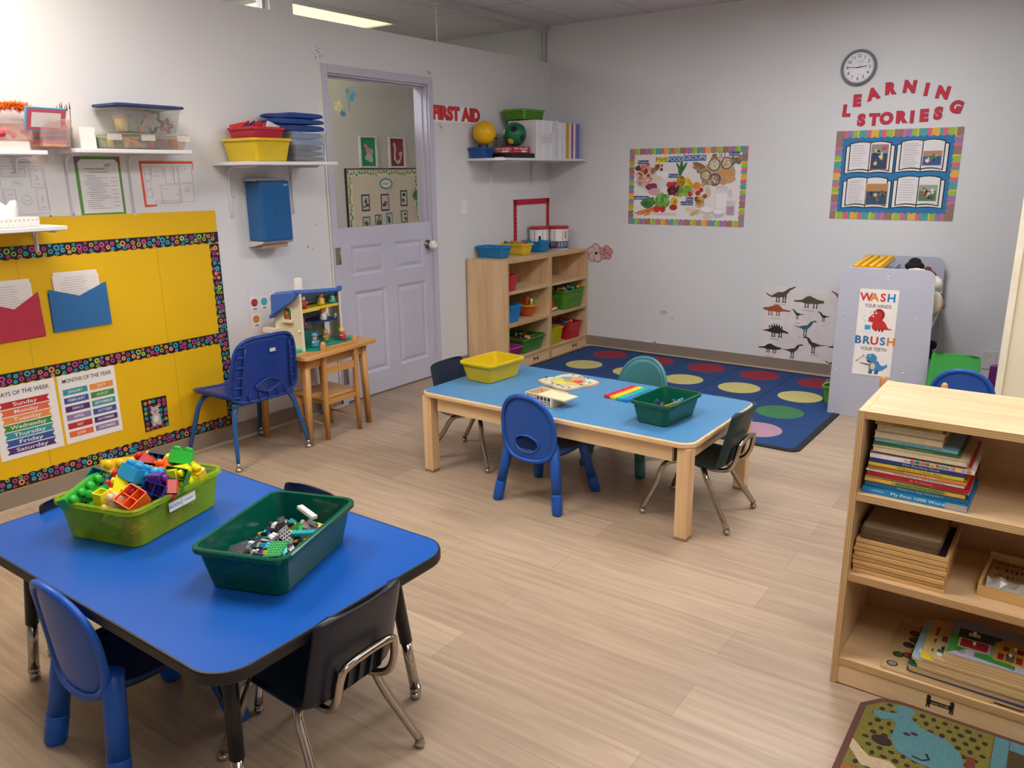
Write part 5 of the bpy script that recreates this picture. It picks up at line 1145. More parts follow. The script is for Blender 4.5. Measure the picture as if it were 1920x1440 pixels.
for a in [
    (1, 4, 'green', 1.668, -5.158, .636, (.62, .15, .25, 105), 'bright green long block at the near left end of the heap'),
    (2, 2, 'green', 1.715, -5.125, .612, (.5, -.5, .3, 15), 'green block with rounded studs beside the long green one'),
    (2, 2, 'teal', 1.640, -5.090, .636, (-.35, .45, -.65, 20), 'teal hollow block at the left of the heap'),
    (2, 2, 'blue', 1.640, -5.040, .622, (D(30), D(10), D(30)), 'blue block behind the teal one'),
    (2, 4, 'yellow', 1.640, -5.000, .652, (.80, -.25, .30, 85), 'large yellow block tilted on its side at the back left'),
    (2, 2, 'red', 1.722, -5.066, .642, (-.5, -.5, .5, 30), 'red block with studs towards the left, behind the yellow cube'),
    (2, 2, 'red', 1.765, -5.098, .612, (D(-20), D(150), D(25)), 'red block tipped over in the middle front'),
    (1, 2, 'lemon', 1.764, -5.080, .645, (-.75, -.6, .05, 45), 'yellow cube-like block in front of the sky-blue one'),
    (2, 2, 'sky', 1.770, -5.040, .675, (.1, .45, .8, 25), 'sky-blue block on top of the heap'),
    (1, 1, 'lemon', 1.772, -5.150, .636, (-.1, .1, -1, 30), 'small hollow yellow block at the near rim'),
    (2, 2, 'orange', 1.858, -5.105, .634, (-.30, .42, -.8, 30), 'orange block with four hollow cells upward at the near right corner'),
    (1, 2, 'red', 1.815, -5.085, .625, (D(60), D(20), D(40)), 'red block half under the orange one'),
    (2, 2, 'navy', 1.856, -5.040, .626, (-.45, .55, -.45, 20), 'navy block with hollow cells right of the orange one'),
    (1, 2, 'purple', 1.838, -5.012, .648, (.85, .4, .05, 0), 'purple block with one stud to the right'),
    (2, 2, 'dark green', 1.845, -4.958, .645, (-.5, .5, -.5, 15), 'green hollow block right of the purple one'),
    (2, 2, 'green', 1.778, -4.890, .676, (-.25, .5, .8, 20), 'green block highest at the far end of the heap'),
    (2, 3, 'lemon', 1.820, -4.925, .640, (.80, .35, .12, 85), 'lemon yellow large block at the far right corner'),
    (2, 2, 'orange', 1.775, -4.958, .648, (D(40), D(25), D(-30)), 'orange block behind the purple one'),
    (2, 2, 'black', 1.738, -4.975, .642, (-.6, .4, -.4, 15), 'dark hollow block in the middle of the heap'),
    (2, 2, 'blue', 1.690, -4.920, .650, (-.4, .6, -.35, 10), 'blue hollow block at the back of the heap'),
    (2, 2, 'yellow', 1.650, -4.935, .640, (D(40), D(40), D(10)), 'yellow block at the far left rim'),
    (2, 2, 'red', 1.672, -4.972, .655, (D(30), D(-30), D(0)), 'red block behind the sky-blue one'),
    (1, 2, 'yellow', 1.745, -4.925, .655, (D(20), D(20), D(40)), 'small yellow block behind the orange one'),
    (1, 2, 'red', 1.862, -4.985, .630, (D(150), D(10), D(60)), 'small dark red hollow block at the right rim'),
    (1, 2, 'peach', 1.815, -5.132, .616, (D(60), D(0), D(-15)), 'peach block by the near rim'),
    (1, 1, 'yellow', 1.828, -4.868, .628, (D(20), D(10), D(10)), 'small yellow block by the far right rim'),
    (1, 2, 'sky', 1.805, -5.000, .655, (D(20), D(30), D(-40)), 'small sky-blue block beside the dark one')]: block(*a[:7], 'large ' + a[7] if not a[7].startswith(('large', 'small')) else a[7])
rs = random.Random(17); k = 0
for u in range(4):        # lower layer, showing blurred through the lime wall
    for v in range(5):
        lx, ly = -.084+u*.056, -.118+v*.059
        x = LB[0]+lx*math.cos(LR)-ly*math.sin(LR); y = LB[1]+lx*math.sin(LR)+ly*math.cos(LR)
        c = ('green', 'orange', 'lemon', 'dark green', 'yellow', 'green', 'red', 'orange')[k % 8]; k += 1
        block(2, 2, c, x, y, ZT+.034+.030*(k % 2), (rs.uniform(-.35, .35)+PI*(k % 3 == 0), rs.uniform(-.3, .3), LR+rs.uniform(-.5, .5)), '%s block showing blurred through the wall of the lime bin' % c)
# ---- small brick bin
GB = (2.306, -4.945); GRZ = math.radians(19.5)
gt = thing('storage_bin', 'dark green bin with small interlocking bricks on the blue table', 'bin', (GB[0], GB[1], ZT), GRZ)
b = MB(); tub_mesh(b, .262, .386, .121, DGREEN, .84, .03, rim=.011); b.build('tub', gt)
SBC = {'white': 'e8e8e6', 'black': '1b1b1e', 'yellow': 'f0c220', 'turquoise': '28a8b4', 'grey': '7c7f86', 'green': '1fa04e', 'orange': 'e0702c', 'purple': '46307e', 'dark grey': '4a4d54', 'red': 'c03030', 'lime': 'b4c832', 'sky': '6fc4dc'}
_SB = {}
def small_brick(nx, ny, hh, col):
    k = (nx, ny, hh, col)
    if k in _SB: return _SB[k]
    U = .0092; m = mat(SBC[col], .28, var=.02); b = MB(); b.box(-nx*U/2, -ny*U/2, 0, nx*U/2, ny*U/2, hh, m)
    for a in range(nx):
        for c in range(ny): b.lathe([(.0024, hh), (.0024, hh+.0017), (0, hh+.0018)], m, 8, (-nx*U/2+(a+.5)*U, -ny*U/2+(c+.5)*U, 0))
    o = b.build('small_brick', loc=(0, 0, 0)); _SB[k] = o.data; bpy.data.objects.remove(o)
    return _SB[k]
def put_brick(nx, ny, hh, col, x, y, z, rot, lab):
    o = bpy.data.objects.new('small_brick', small_brick(nx, ny, hh, col)); COL.objects.link(o)
    o.location = (x, y, z); o.rotation_euler = rot; tag(o, lab, 'toy brick', 'small bricks in the dark green bin')
sizes = [(2, 4, .0096), (2, 2, .0096), (1, 4, .0096), (2, 3, .0096), (1, 2, .0096), (2, 4, .0032), (2, 2, .0032), (1, 6, .0096), (2, 6, .0032)]
cols = ['white']*7+['black']*5+['yellow']*5+['turquoise']*4+['grey']*3+['orange']*3+['purple']*2+['dark grey']*2+['green']*2+['red', 'lime', 'sky', 'sky']
rs = random.Random(23)
SN = {(2, 4, .0096): 'two-by-four', (2, 2, .0096): 'two-by-two', (1, 4, .0096): 'one-by-four', (2, 3, .0096): 'two-by-three', (1, 2, .0096): 'one-by-two', (2, 4, .0032): 'flat two-by-four', (2, 2, .0032): 'flat two-by-two', (1, 6, .0096): 'one-by-six', (2, 6, .0032): 'flat two-by-six'}
for lay, (nu, nv, z0) in enumerate(((6, 10, .008), (7, 11, .024), (7, 11, .041), (5, 9, .056), (4, 7, .069))):
    for u in range(nu):
        for v in range(nv):
            fu, fv = (u+.5)/nu*2-1, (v+.5)/nv*2-1
            if lay == 2 and abs(fu) > .8 and abs(fv) > .8: continue
            lx = fu*(.086, .092, .096, .080, .062)[lay]+rs.uniform(-.006, .006); ly = fv*(.140, .146, .150, .132, .105)[lay]+rs.uniform(-.006, .006)
            x = GB[0]+lx*math.cos(GRZ)-ly*math.sin(GRZ); y = GB[1]+lx*math.sin(GRZ)+ly*math.cos(GRZ)
            s_ = rs.choice(sizes); c = rs.choice(cols)
            til = .5 if lay else .15
            put_brick(*s_, c, x, y, ZT+z0+rs.uniform(0, .006), (rs.uniform(-til, til)+(PI if rs.random() < .15 else 0), rs.uniform(-til, til), rs.uniform(0, 6.28)), 'small %s %s brick in the dark green bin' % (c, SN[s_]))
for nx, ny, hh, c, lx, ly, z, rot, lab in ((6, 6, .0032, 'green', .045, -.085, 0.072, (.35, -.2, .3), 'bright green square plate with studs lying on the near end of the brick heap'), (6, 6, .0032, 'dark grey', -.060, -.110, 0.066, (.3, -.35, .5), 'dark grey plate at the near left end of the brick heap'), (2, 8, .0096, 'white', .01, .132, 0.076, (.2, .1, 1.5), 'white long brick at the far end of the brick heap'), (2, 8, .0096, 'turquoise', .075, .01, 0.074, (.1, .1, -1.1), 'turquoise long brick at the right of the brick heap'), (4, 4, .0032, 'black', .03, -.01, 0.072, (.2, .5, .2), 'black plate in the middle of the brick heap')):
    put_brick(nx, ny, hh, c, GB[0]+lx*math.cos(GRZ)-ly*math.sin(GRZ), GB[1]+lx*math.sin(GRZ)+ly*math.cos(GRZ), ZT+z+.012, rot, lab)
# ---- on the wood-framed table
Z2 = .4455
tub('yellow translucent bin, empty but stained, at the left end of the wood-framed table', (1.437, -2.806, Z2), D(-4), .215, .296, .108, '', m=clear_plastic('dcc020', .14), tap=.80, cat='bin')
g2 = tub('dark green bin holding construction pieces at the right end of the wood-framed table', (2.550, -2.972, Z2), D(-5), .195, .300, .105, '', m=clear_plastic('075a44', .08), tap=.80)
for x, y, z, L, rx, rz, c, lab in ((2.50, -3.02, .055, .09, .9, .4, '4a4a78', 'indigo plastic bar leaning in the green bin on the wood-framed table'), (2.535, -2.99, .05, .10, .15, 1.9, '6a3f5c', 'plum plastic bar lying in the green bin on the wood-framed table'), (2.565, -2.93, .06, .08, .3, .9, '9a8a2e', 'olive plastic piece in the green bin on the wood-framed table'), (2.59, -2.96, .06, .11, .5, 1.2, '2f7fae', 'blue plastic bar slanting up in the green bin on the wood-framed table'), (2.57, -2.90, .05, .10, .1, 2.3, '1f5f9a', 'dark blue plastic bar in the green bin on the wood-framed table'), (2.545, -3.04, .05, .08, .1, .2, 'b05a62', 'pink plastic bar at the near wall of the green bin on the wood-framed table')):
    o = MB().box(-L/2, -.006, -.004, L/2, .006, .004, PL(c)).box(-L/2, -.008, -.006, -L/2+.012, .008, .006, PL(c)).box(L/2-.012, -.008, -.006, L/2, .008, .006, PL(c)).build('plastic_bar', loc=(x, y, Z2+z))
    o.rotation_euler = (0, -rx, rz); tag(o, lab, 'toy piece', 'construction pieces in the green table bin')
# round picture puzzle board
pz = thing('puzzle_board', 'wavy-edged wooden wheel board with coloured pie picture on the wood-framed table', 'puzzle', (1.857, -2.690, Z2), D(-20))
n = 48; sh = []
for k in range(n):
    a = 2*PI*k/n; c, s_ = math.cos(a), math.sin(a); r = .128/max(abs(c), abs(s_))**.72; r *= 1+.035*math.cos(4*a+PI)-.03*math.cos(8*a); sh.append((r*c, r*s_))
MB().prism(sh, 0, .014, BIRCH).build('board', pz, bevel=.002)
q = MB(); flat = lambda x, y, r, z, m, n=16, r2=None: q.prism([(x+r*math.cos(2*PI*k/n), y+(r2 or r)*math.sin(2*PI*k/n)) for k in range(n)], z, z+.0006, m)
q.prism([(x*.93, y*.93) for x, y in sh], .0138, .0146, PAPER('cfc8a8')); flat(0, 0, .092, .0144, PAPER('4a4a48'), 24); flat(0, 0, .088, .0148, PAPER('d9cdb0'), 24)
for k, c in enumerate(('c2484e', 'd98a5a', '9a7aa8', 'b8c46a', 'e2c24a', 'dfb04a')):
    a0, a1 = 2*PI*k/6, 2*PI*(k+1)/6-.06
    q.prism([(.03*math.cos(a0), .03*math.sin(a0))]+[(.082*math.cos(a0+(a1-a0)*j/6), .082*math.sin(a0+(a1-a0)*j/6)) for j in range(7)]+[(.03*math.cos(a1), .03*math.sin(a1))], .0152, .0158, PAPER(c))
flat(0, 0, .028, .0154, PAPER('7fae4a'), 18); rs = random.Random(4)
for k in range(26):
    a = rs.uniform(0, 6.28); r = rs.uniform(.1, .118)*(1.15 if abs(math.sin(2*a)) > .8 else 1); flat(r*math.cos(a), r*math.sin(a), rs.uniform(.006, .013), .0150+.00004*k, PAPER(rs.choice(('3f86a8', '6a9a4a', '2f4f6a', 'd2b24a', '7fa8b0'))), 8, .006)
q.build('printed_picture', pz); MB().tube([(-.148, -.03, .006), (-.160, -.036, .006), (-.166, -.028, .006), (-.158, -.020, .006), (-.148, -.026, .006)], .0025, PL('24304a'), 6).build('cord_loop', pz)
# domino box with sliding lid
db = thing('wooden_box', 'pale wooden box with pictured side and half-open sliding lid behind the blue chair', 'box', (1.955, -3.055, Z2), D(-8))
b = MB(); W2, D2, H2 = .172, .125, .052
b.box(-W2/2, -D2/2, 0, W2/2, D2/2, .005, BIRCH).box(-W2/2, D2/2-.008, .005, W2/2, D2/2, H2, BIRCH).box(-W2/2, -D2/2, .005, W2/2, -D2/2+.008, H2, BIRCH).box(-W2/2, -D2/2+.008, .005, -W2/2+.008, D2/2-.008, H2, BIRCHY).box(W2/2-.008, -D2/2+.008, .005, W2/2, D2/2-.008, H2-.010, BIRCHY)
b.build('box_body', db, bevel=.001)
MB().box(-.02, -D2/2+.010, H2-.010, .155, D2/2-.010, H2-.004, wood('pale', 'e6d4a8', 'f0e2bc', 'X')).build('sliding_lid', db)
q = MB().rect(-W2/2+.002, .003, W2/2-.002, H2-.003, D2/2+.0008, WHITE, .0007)
for k in range(7):
    for j in range(2): q.rect(-W2/2+.010+k*.0225, .006+j*.022, -W2/2+.028+k*.0225, .025+j*.022, D2/2+.0014, PAPER(rs.choice(('8a6a4a', '5f7a4a', 'a08a5a', '4a5a3a', '7a4a3a')))).disc(-W2/2+.019+k*.0225, .015+j*.022, .006, D2/2+.0020, PAPER(rs.choice(('c9b08a', '3a3028', 'd8d0c0'))), 7)
q.build('picture_strip', db)
ft = thing('pop_toy', 'rainbow striped bubble popping toy beside the green bin on the wood-framed table', 'toy', (2.235, -2.712, Z2), D(-7))
for k, c in enumerate(('cf2038', 'e8c81e', '28a894', '1f78c0')):
    b = MB().box(-.072+k*.036, -.125, 0, -.036+k*.036, .125, .014, PL(c, .3))
    for j in range(6):
        b.at((-.054+k*.036, -.104+j*.0416, .0135)); b.ball((0, 0, 0), .0125, PL(c, .3), 10, (1, 1, .35))
    b.at(); b.build('colour_strip', ft, bevel=.002)
# ---- dollhouse (faces the room; local x along the wall, local -y towards the room)
dh = thing('dollhouse', 'cream toy dollhouse with blue roof and green base open towards the room', 'dollhouse', (.262, -3.052, .546), R90+.10)
CRE = mat('e6dec6', .45, var=.03); RBL = PL('3f6fc4', .35); DBL = PL('263f86', .4); GBS = PL('12907a', .4); DGR = PL('0c6a58', .45); YLF = PL('e6c22a', .4)
wallp = [(-.115, .0), (-.115, .338), (-.100, .350), (.095, .185), (.095, .0)]
def sidewall(x0, x1):
    n = len(wallp); q = MB()
    q.add([(x0, y, z) for y, z in wallp]+[(x1, y, z) for y, z in wallp], [tuple(range(n)), tuple(reversed(range(n, 2*n)))]+[(n+i, n+(i+1) % n, (i+1) % n, i) for i in range(n)], CRE)
    for k in range(15):
        z = .02+k*.0145; 
        for xx in (x0-.0008, x1+.0008): q.box(min(xx, xx+.0004), -.113, z, max(xx, xx+.0004), .093, z+.0012, mat('bdb49a', .5))
    return q
lw = sidewall(-.205, -.190); lwo = lw.build('side_wall', dh)
fw = MB(); fw.T = Matrix.Translation((-.206, -.015, .178)) @ Matrix.Rotation(-R90, 4, 'Z')
arch = lambda w, h: [(-w, 0), (w, 0), (w, h-w)]+[(w*math.cos(PI*k/8), h-w+w*math.sin(PI*k/8)) for k in range(1, 8)]+[(-w, h-w)]
fw.poly(arch(.034, .082), .004, CRE, .004).poly(arch(.027, .074), .0046, mat('5a4638', .5)).blob(0, .025, .016, .022, .0054, PL('c8452e')).blob(-.008, .045, .012, .012, .0058, PL('d9a05a')).blob(.012, .04, .01, .02, .0056, PL('4a7a3a'))
fw.box(-.040, -.022, -.010, .040, -.001, .006, CRE); fw.build('arched_window', dh)
rw_ = sidewall(.192, .206); rw_.v = [(x-.072*(.095-y)/.21+.055*(y+.115)/.21, y, z) for x, y, z in rw_.v]; rwo = rw_.build('side_wall', dh)
MB().ball((.126, -.075, .165), .010, CRE, 10).tube([(.126, -.075, .165), (.128, -.06, .135)], .006, CRE, 8).build('shutter_knob', dh)
MB().ball((-.2125, -.10, .12), .008, CRE, 8).build('door_knob', dh)
bk = MB().box(-.19, .083, .0, .192, .093, .175, mat('b9ab90', .5)); bk.build('back_wall', dh)
iw = MB()
for x_, z_, w_, h_ in ((.02, .205, .028, .05), (.04, .075, .040, .075)):
    iw.rect(x_-w_, z_, x_+w_, z_+h_, -.0815, mat('dfe4e6', .4)).rect(x_-.002, z_, x_+.002, z_+h_, -.0808, CRE).rect(x_-w_, z_+h_*.5-.002, x_+w_, z_+h_*.5+.002, -.0808, CRE)
iw.rect(.105, .02, .165, .125, -.0815, mat('cfd2d2', .4)); iw.build('inner_window', dh)
at = MB().add([(-.19, .02, .245), (.165, .02, .245), (.130, -.085, .335), (-.19, -.085, .335), (-.19, .024, .250), (.165, .024, .250), (.130, -.081, .34), (-.19, -.081, .34)], [(0, 1, 2, 3), (7, 6, 5, 4), (0, 3, 7, 4), (1, 5, 6, 2), (2, 6, 7, 3), (0, 4, 5, 1)], DBL); at.build('attic_lining', dh)
aw = MB(); aw.T = Matrix.Translation((.015, -.0285, .262)) @ Matrix.Rotation(-.70, 4, 'X'); aw.poly([(-.075, 0), (.085, 0), (.085, .03), (.05, .055), (0, .062), (-.05, .048), (-.075, .02)], .001, mat('dfdfe0', .5)); aw.build('attic_window', dh)
rf = MB().add([(-.240, -.122, .345), (.140, -.122, .345), (.200, .100, .183), (-.240, .100, .183), (-.240, -.118, .362), (.140, -.118, .362), (.200, .104, .199), (-.240, .104, .199)], [(3, 2, 1, 0), (4, 5, 6, 7), (0, 1, 5, 4), (1, 2, 6, 5), (2, 3, 7, 6), (3, 0, 4, 7)], RBL)
for k in range(6): rf.add([(-.240+k*.058-.002, -.115, .3625), (-.240+k*.058+.002, -.115, .3625), (-.240+k*.058+.002, .100, .202), (-.240+k*.058-.002, .100, .202)], [(0, 1, 2, 3)], PL('345fae'))
rf.add([(x, y, z) for x, d_ in ((.105, 0), (.145, 0)) for y, z in ((-.125, .352), (-.125, .372))]+[(x, y, z) for x in (.238, .278) for y, z in ((.112, .178), (.118, .196))], [(0, 1, 3, 2), (4, 6, 7, 5), (0, 4, 5, 1), (2, 3, 7, 6), (1, 5, 7, 3), (0, 2, 6, 4)], RBL)
fp_ = [(-.124, .352), (-.03, .338), (.070, .325), (.080, .205), (-.098, .306)]; n = 5
rf.add([(-.246, y, z) for y, z in fp_]+[(-.200, y, z+.012) for y, z in fp_], [tuple(range(n)), tuple(reversed(range(n, 2*n)))]+[(n+i, n+(i+1) % n, (i+1) % n, i) for i in range(n)], RBL)
for k in range(6): y_ = -.085+k*.026; rf.box(-.2475, y_, .300-.0*k, -.2462, y_+.002, .335-.006*k, PL('345fae'))
rf.build('roof', dh)
MB().box(-.198, -.105, .335, -.166, -.075, .425, mat('f1efe9', .45)).build('chimney', dh, bevel=.002)
MB().box(-.19, -.105, .232, .118, .03, .240, YLF).box(-.19, -.110, .228, .118, -.105, .243, YLF).build('loft_floor', dh)
f2 = MB().prism([(0.0, .083), (.185, .083), (.122, -.09), (.05, -.09), (.0, -.06), (-.03, .0), (-.07, .02), (-.19, .03), (-.19, .083)], .135, .143, DBL).prism([(-.19, .03), (-.07, .02), (-.06, .083), (-.19, .083)], .143, .165, DBL); f2.build('upper_floor', dh)
circ = lambda x, y, r, n=24: [(x+r*math.cos(2*PI*k/n), y+r*math.sin(2*PI*k/n)) for k in range(n)]
gb = MB().prism(circ(.07, -.03, .135), 0, .012, GBS).prism(circ(-.105, -.10, .085), 0, .010, GBS).box(-.19, -.11, 0, .192, .083, .008, GBS)
gb.prism(circ(-.11, .01, .062, 18), .008, .105, DGR).prism(circ(-.06, .0, .05, 18), .008, .06, DGR); gb.prism(rrect(.06, .05, .02, 4, .215, -.10), 0, .014, PL('1fb09a')); gb.prism(rrect(.075, .07, .03, 4, -.235, -.075), 0, .014, PL('1fb09a')); gb.build('green_base', dh)
MB().ball((-.188, -.075, .165), .03, YLF, 12, (.5, 1, .7)).build('yellow_lamp', dh)
MB().box(-.245, .06, .1, -.205, .16, .125, CRE).build('side_ledge', dh)
for o_ in dh.children:      # the ridge drops a little towards the right gable
    for v in o_.data.vertices:
        if v.co.z > .24 and o_.name[:7] != 'chimney' : v.co.z -= .034*max(0, min(1, (v.co.x+.2)/.4))*min(1, (v.co.z-.24)/.10)
# eight peg figures
def figure(lx, ly, lz, lab, body, hair, skin, hat=None):
    a = R90+.10; x = .262+lx*math.cos(a)-ly*math.sin(a); y = -3.052+lx*math.sin(a)+ly*math.cos(a)
    t = thing('toy_figure', lab, 'toy figure', (x, y, .546+lz), a, 'little figures in the dollhouse')
    MB().lathe([(0, 0), (.017, 0), (.0185, .012), (.015, .028), (.010, .036), (0, .038)], PL(body), 14).ball((-.017, -.006, .026), .006, PL(skin), 8).ball((.017, -.006, .026), .006, PL(skin), 8).build('body', t)
    hd = MB().ball((0, -.001, .047), .0135, PL(skin), 14); hd.ball((-.005, -.0135, .049), .0018, BLACK, 6).ball((.005, -.0135, .049), .0018, BLACK, 6).build('head', t)
    h = MB().ball((0, .003, .050), .0148, PL(hair), 14, (1, 1, .95))
    if hat: h.lathe([(.020, 0), (.020, .003), (.013, .004), (.011, .012), (0, .014)], PL(hat), 14, (0, 0, .057))
    h.build('hair', t)
    t.scale = (1.22, 1.22, 1.22)
    return t
for a in ((-.150, -.082, .243, 'toy figure in red with black hair at the left of the loft', 'a8283a', '1d1a1c', 'd9a88a'), (.000, -.082, .243, 'toy figure in yellow and white with long dark hair in the middle of the loft', 'd9c04a', '2a2020', 'a9785a'), (.095, -.082, .243, 'toy figure in teal with black hair at the right of the loft', '4fb0a4', '16161a', '6a4632'), (.040, -.055, .144, 'toy figure with yellow helmet on the blue upper floor', 'd8dcd8', 'e2b62a', 'e2b08e', 'e2b62a'), (-.105, -.02, .106, 'toy bear-eared figure in plum on the green stairs', '7a2f5a', 'c9a23a', 'b98a5a'), (-.115, -.12, .011, 'toy figure with blue cap on the round green platform', '3f8ab4', '3f9ac8', 'e0b090', '3f9ac8'), (.03, -.07, .013, 'toy figure in olive in the middle of the ground floor', '8a8a4a', '9a7a3a', 'c99a74'), (.120, -.125, .013, 'toy figure in red and blue with blond hair at the right of the ground floor', 'b8323a', 'e6b62a', 'e0b090')): figure(*a)
# ---- bookshelf: book stack
BX, BY = 3.572, -3.868
z = .6325
books = [(.021, .268, .24, '1488cf', 'bright blue thick hardback at the bottom of the book stack', 'My First 1000 Words', 'f2efd0'), (.015, .262, .235, '1f6f92', 'teal blue hardback second from the bottom of the book stack', "Nature's Big Wonders", '9ac0cc'), (.012, .255, .24, 'e6b84e', 'amber and green story book third from the bottom of the book stack', 'Stories for Young Children', '3a2a1c'), (.006, .262, .25, 'd6ccb8', 'thin cream book above the amber story book', 'Numbers', '5a5048'), (.012, .258, .245, 'ba1f2c', 'red hardback in the lower half of the book stack', 'A Treasury', 'e6b0a8'), (.008, .250, .24, 'e8e5e0', 'thin white book above the red one', 'little book of letters', '4a4a4a'), (.012, .250, .23, 'd58c3c', 'orange book above the thin white one', 'Farmyard Tales', 'f2dcb8'), (.011, .240, .23, 'd9c348', 'yellow book under the navy one', 'Where is Cuddly Bear', '3a3420'), (.012, .240, .23, '2c3c82', 'navy blue book in the middle of the book stack', 'The Reading Mind', 'c4c8dc'), (.014, .262, .25, 'e6e6e6', 'white book with coloured patches on its spine', 'Are You Being Ready', '3a3a4a'), (.006, .255, .25, 'b0243a', 'thin red book under the cream page block', '', ''), (.016, .240, .22, 'c8b692', 'thick book with cream page edges facing out', '', ''), (.008, .22, .24, '3f7444', 'thin green book above the cream pages', 'Green Meadow', 'a8c0a0'), (.011, .21, .21, '7db4c8', 'light blue book in the upper part of the stack', 'young writers, story collection', '2f4a5a'), (.021, .178, .17, 'b4a486', 'thick worn book, page edges outward, third from the top', '', ''), (.021, .176, .17, 'a59678', 'thick worn book second from the top', '', ''), (.010, .170, .17, 'b39c48', 'yellowed paperback on top of the book stack', 'THE BERRY COLLECTION', '2a2418')]
rs = random.Random(41)
pg = mat('d6c9ac', .8, var=.08, scale=60)
for k, (th, w, d, c, lab, ti, tc) in enumerate(books):
    rev = not ti
    t = thing('book', lab, 'book', (BX+rs.uniform(0, .006)+.0009*k, BY+rs.uniform(0, .010)+(.012 if k > 11 else 0), z), D(rs.uniform(-1.2, .8)), 'books stacked on the upper shelf of the bookshelf')
    m = mat(c, .4, var=.06, scale=25); cv = MB().box(0, 0, 0, w, d, .0014, m).box(0, 0, th-.0014, w, d, th-.0002, m)
    if rev: cv.box(0, d-.0015, 0, w, d, th-.0002, m)
    else: cv.box(0, 0, 0, w, .0015, th-.0002, m)
    cv.build('cover', t)
    MB().box(.003, .003 if not rev else .0015, .0016, w-.003, d-.003, th-.0018, pg).build('pages', t)
    if ti:
        l = MB(); zz = th/2
        tc_ = mat(tc, .6)
        l.text(ti, w*.55, zz, th*.62, .0004, tc_, w=min(w*.55, .0058*len(ti)*(1.3 if k == 0 else 1)))
        if k == 0: l.text('LEARNING', w*.15, zz, .007, .0004, WHITE).rect(w*.80, .001, w-.001, th-.002, .0005, mat('a9a6a4', .7))
        if k == 2: l.rect(w*.32, .001, w*.8, th-.002, .0002, mat('6f9a4e', .6))
        if k == 9:
            for j, cc in enumerate(('c4606e', '2f8f9a', 'd9863a', 'b07a9a', 'e6cf4e', 'd97a8a', '8fbe9a', '8fbe9a', 'd97a9a', 'e6d05a', 'b0a0cc', 'd9863a')): l.rect(w*(.40+.048*j), .002, w*(.44+.048*j), th-.002, .0003, PAPER(cc))
        l.build('lettering', t)
    z += th
# trays with boards
TW = wood('tray', 'c79a5e', 'dcb67a', 'X', .5); TWY = wood('tray', 'c79a5e', 'dcb67a', 'Y', .5)
ORD = ['lowest', 'second from the bottom', 'third from the bottom', 'fourth from the bottom', 'fifth from the bottom', 'third from the top', 'second from the top', 'topmost']
z = .3765
for k in range(8):
    h = .0145 if k in (3, 6) else .0132
    t = thing('wooden_tray', 'shallow wooden tray, %s of the tray stack in the bookshelf' % ORD[k], 'tray', (3.5665+rs.uniform(0, .006), -3.866+rs.uniform(0, .006), z), D(rs.uniform(-.5, .5)), 'stacked wooden trays')
    w, d = .244, .27
    MB().box(0, 0, 0, w, .010, h-.0018, TW).box(0, d-.010, 0, w, d, h-.0018, TW).box(0, .0101, 0, .010, d-.0101, h-.0018, TWY).box(w-.010, .0101, 0, w, d-.0101, h-.0018, TWY).build('rim', t, bevel=.001)
    MB().box(.0101, .0101, .001, w-.0101, d-.0101, .004, mat('24262c', .7)).build('dark_base', t)
    z += h
for k in range(5):
    o = MB().prism(rrect(.214, .235, .012, 3, .107, .1175), 0, .0082, mat(('6e5a46', '66523f', '5c4a38', '6a5642', '6e5a46')[k], .5, var=.06)).prism(rrect(.206, .227, .012, 3, .107, .1175), .0082, .0086, mat('ab987c', .45)).build('brown_board', loc=(3.572+.002*k, -3.850+rs.uniform(0, .004), .4925-.0095+.0092*k))
    o.location.z = z-.0105+.0089*k+.0004
    tag(o, 'smooth brown board, %s of the five on the top tray' % ['lowest', 'second lowest', 'middle', 'second highest', 'topmost'][k], 'board', 'brown boards on the wooden trays')
lbx = thing('wooden_box', 'open wooden box with a letter board in the middle of the bookshelf', 'box', (3.890, -3.815, .3765), D(-3))
MB().box(0, 0, 0, .26, .009, .030, TW).box(0, .211, 0, .26, .22, .048, TW).box(0, .009, 0, .009, .211, .042, TWY).box(.251, .009, 0, .26, .211, .042, TWY).box(.009, .009, .001, .251, .211, .006, TW).build('box_body', lbx, bevel=.001)
al = thing('letter_board', 'brown letter board lying in the open wooden box', 'board', (3.905, -3.735, .397), D(-3))
MB().box(0, .0, 0, .225, .125, .007, mat('a98458', .55)).build('board', al)
q = MB(); q.T = Matrix.Translation((0, 0, .0076)) @ Matrix.Rotation(-R90, 4, 'X')
for s_, zz in (('ABCDEFG', .022), ('HIJKLMN', .068), ('OPQRSTU', .108)): q.text(s_, .11, zz, .028, 0, mat('3a2a1c', .6), w=.19)
q.build('lettering', al)
cb = MB(); nx, ny = 14, 5; pts = [[(3.908+.235*i/nx, -3.806+.07*j/ny-.012*i/nx, .400+.016*math.sin(PI*j/ny)*(1+.5*math.sin(i*2.3+j))+rs.uniform(-.004, .004)) for i in range(nx+1)] for j in range(ny+1)]
cb.add([p for r in pts for p in r], [(j*(nx+1)+i, j*(nx+1)+i+1, (j+1)*(nx+1)+i+1, (j+1)*(nx+1)+i) for j in range(ny) for i in range(nx)], clear_plastic('eeeeee', .5))
tag(cb.build('plastic_bag'), 'crumpled clear plastic bag in front of the letter board', 'bag')
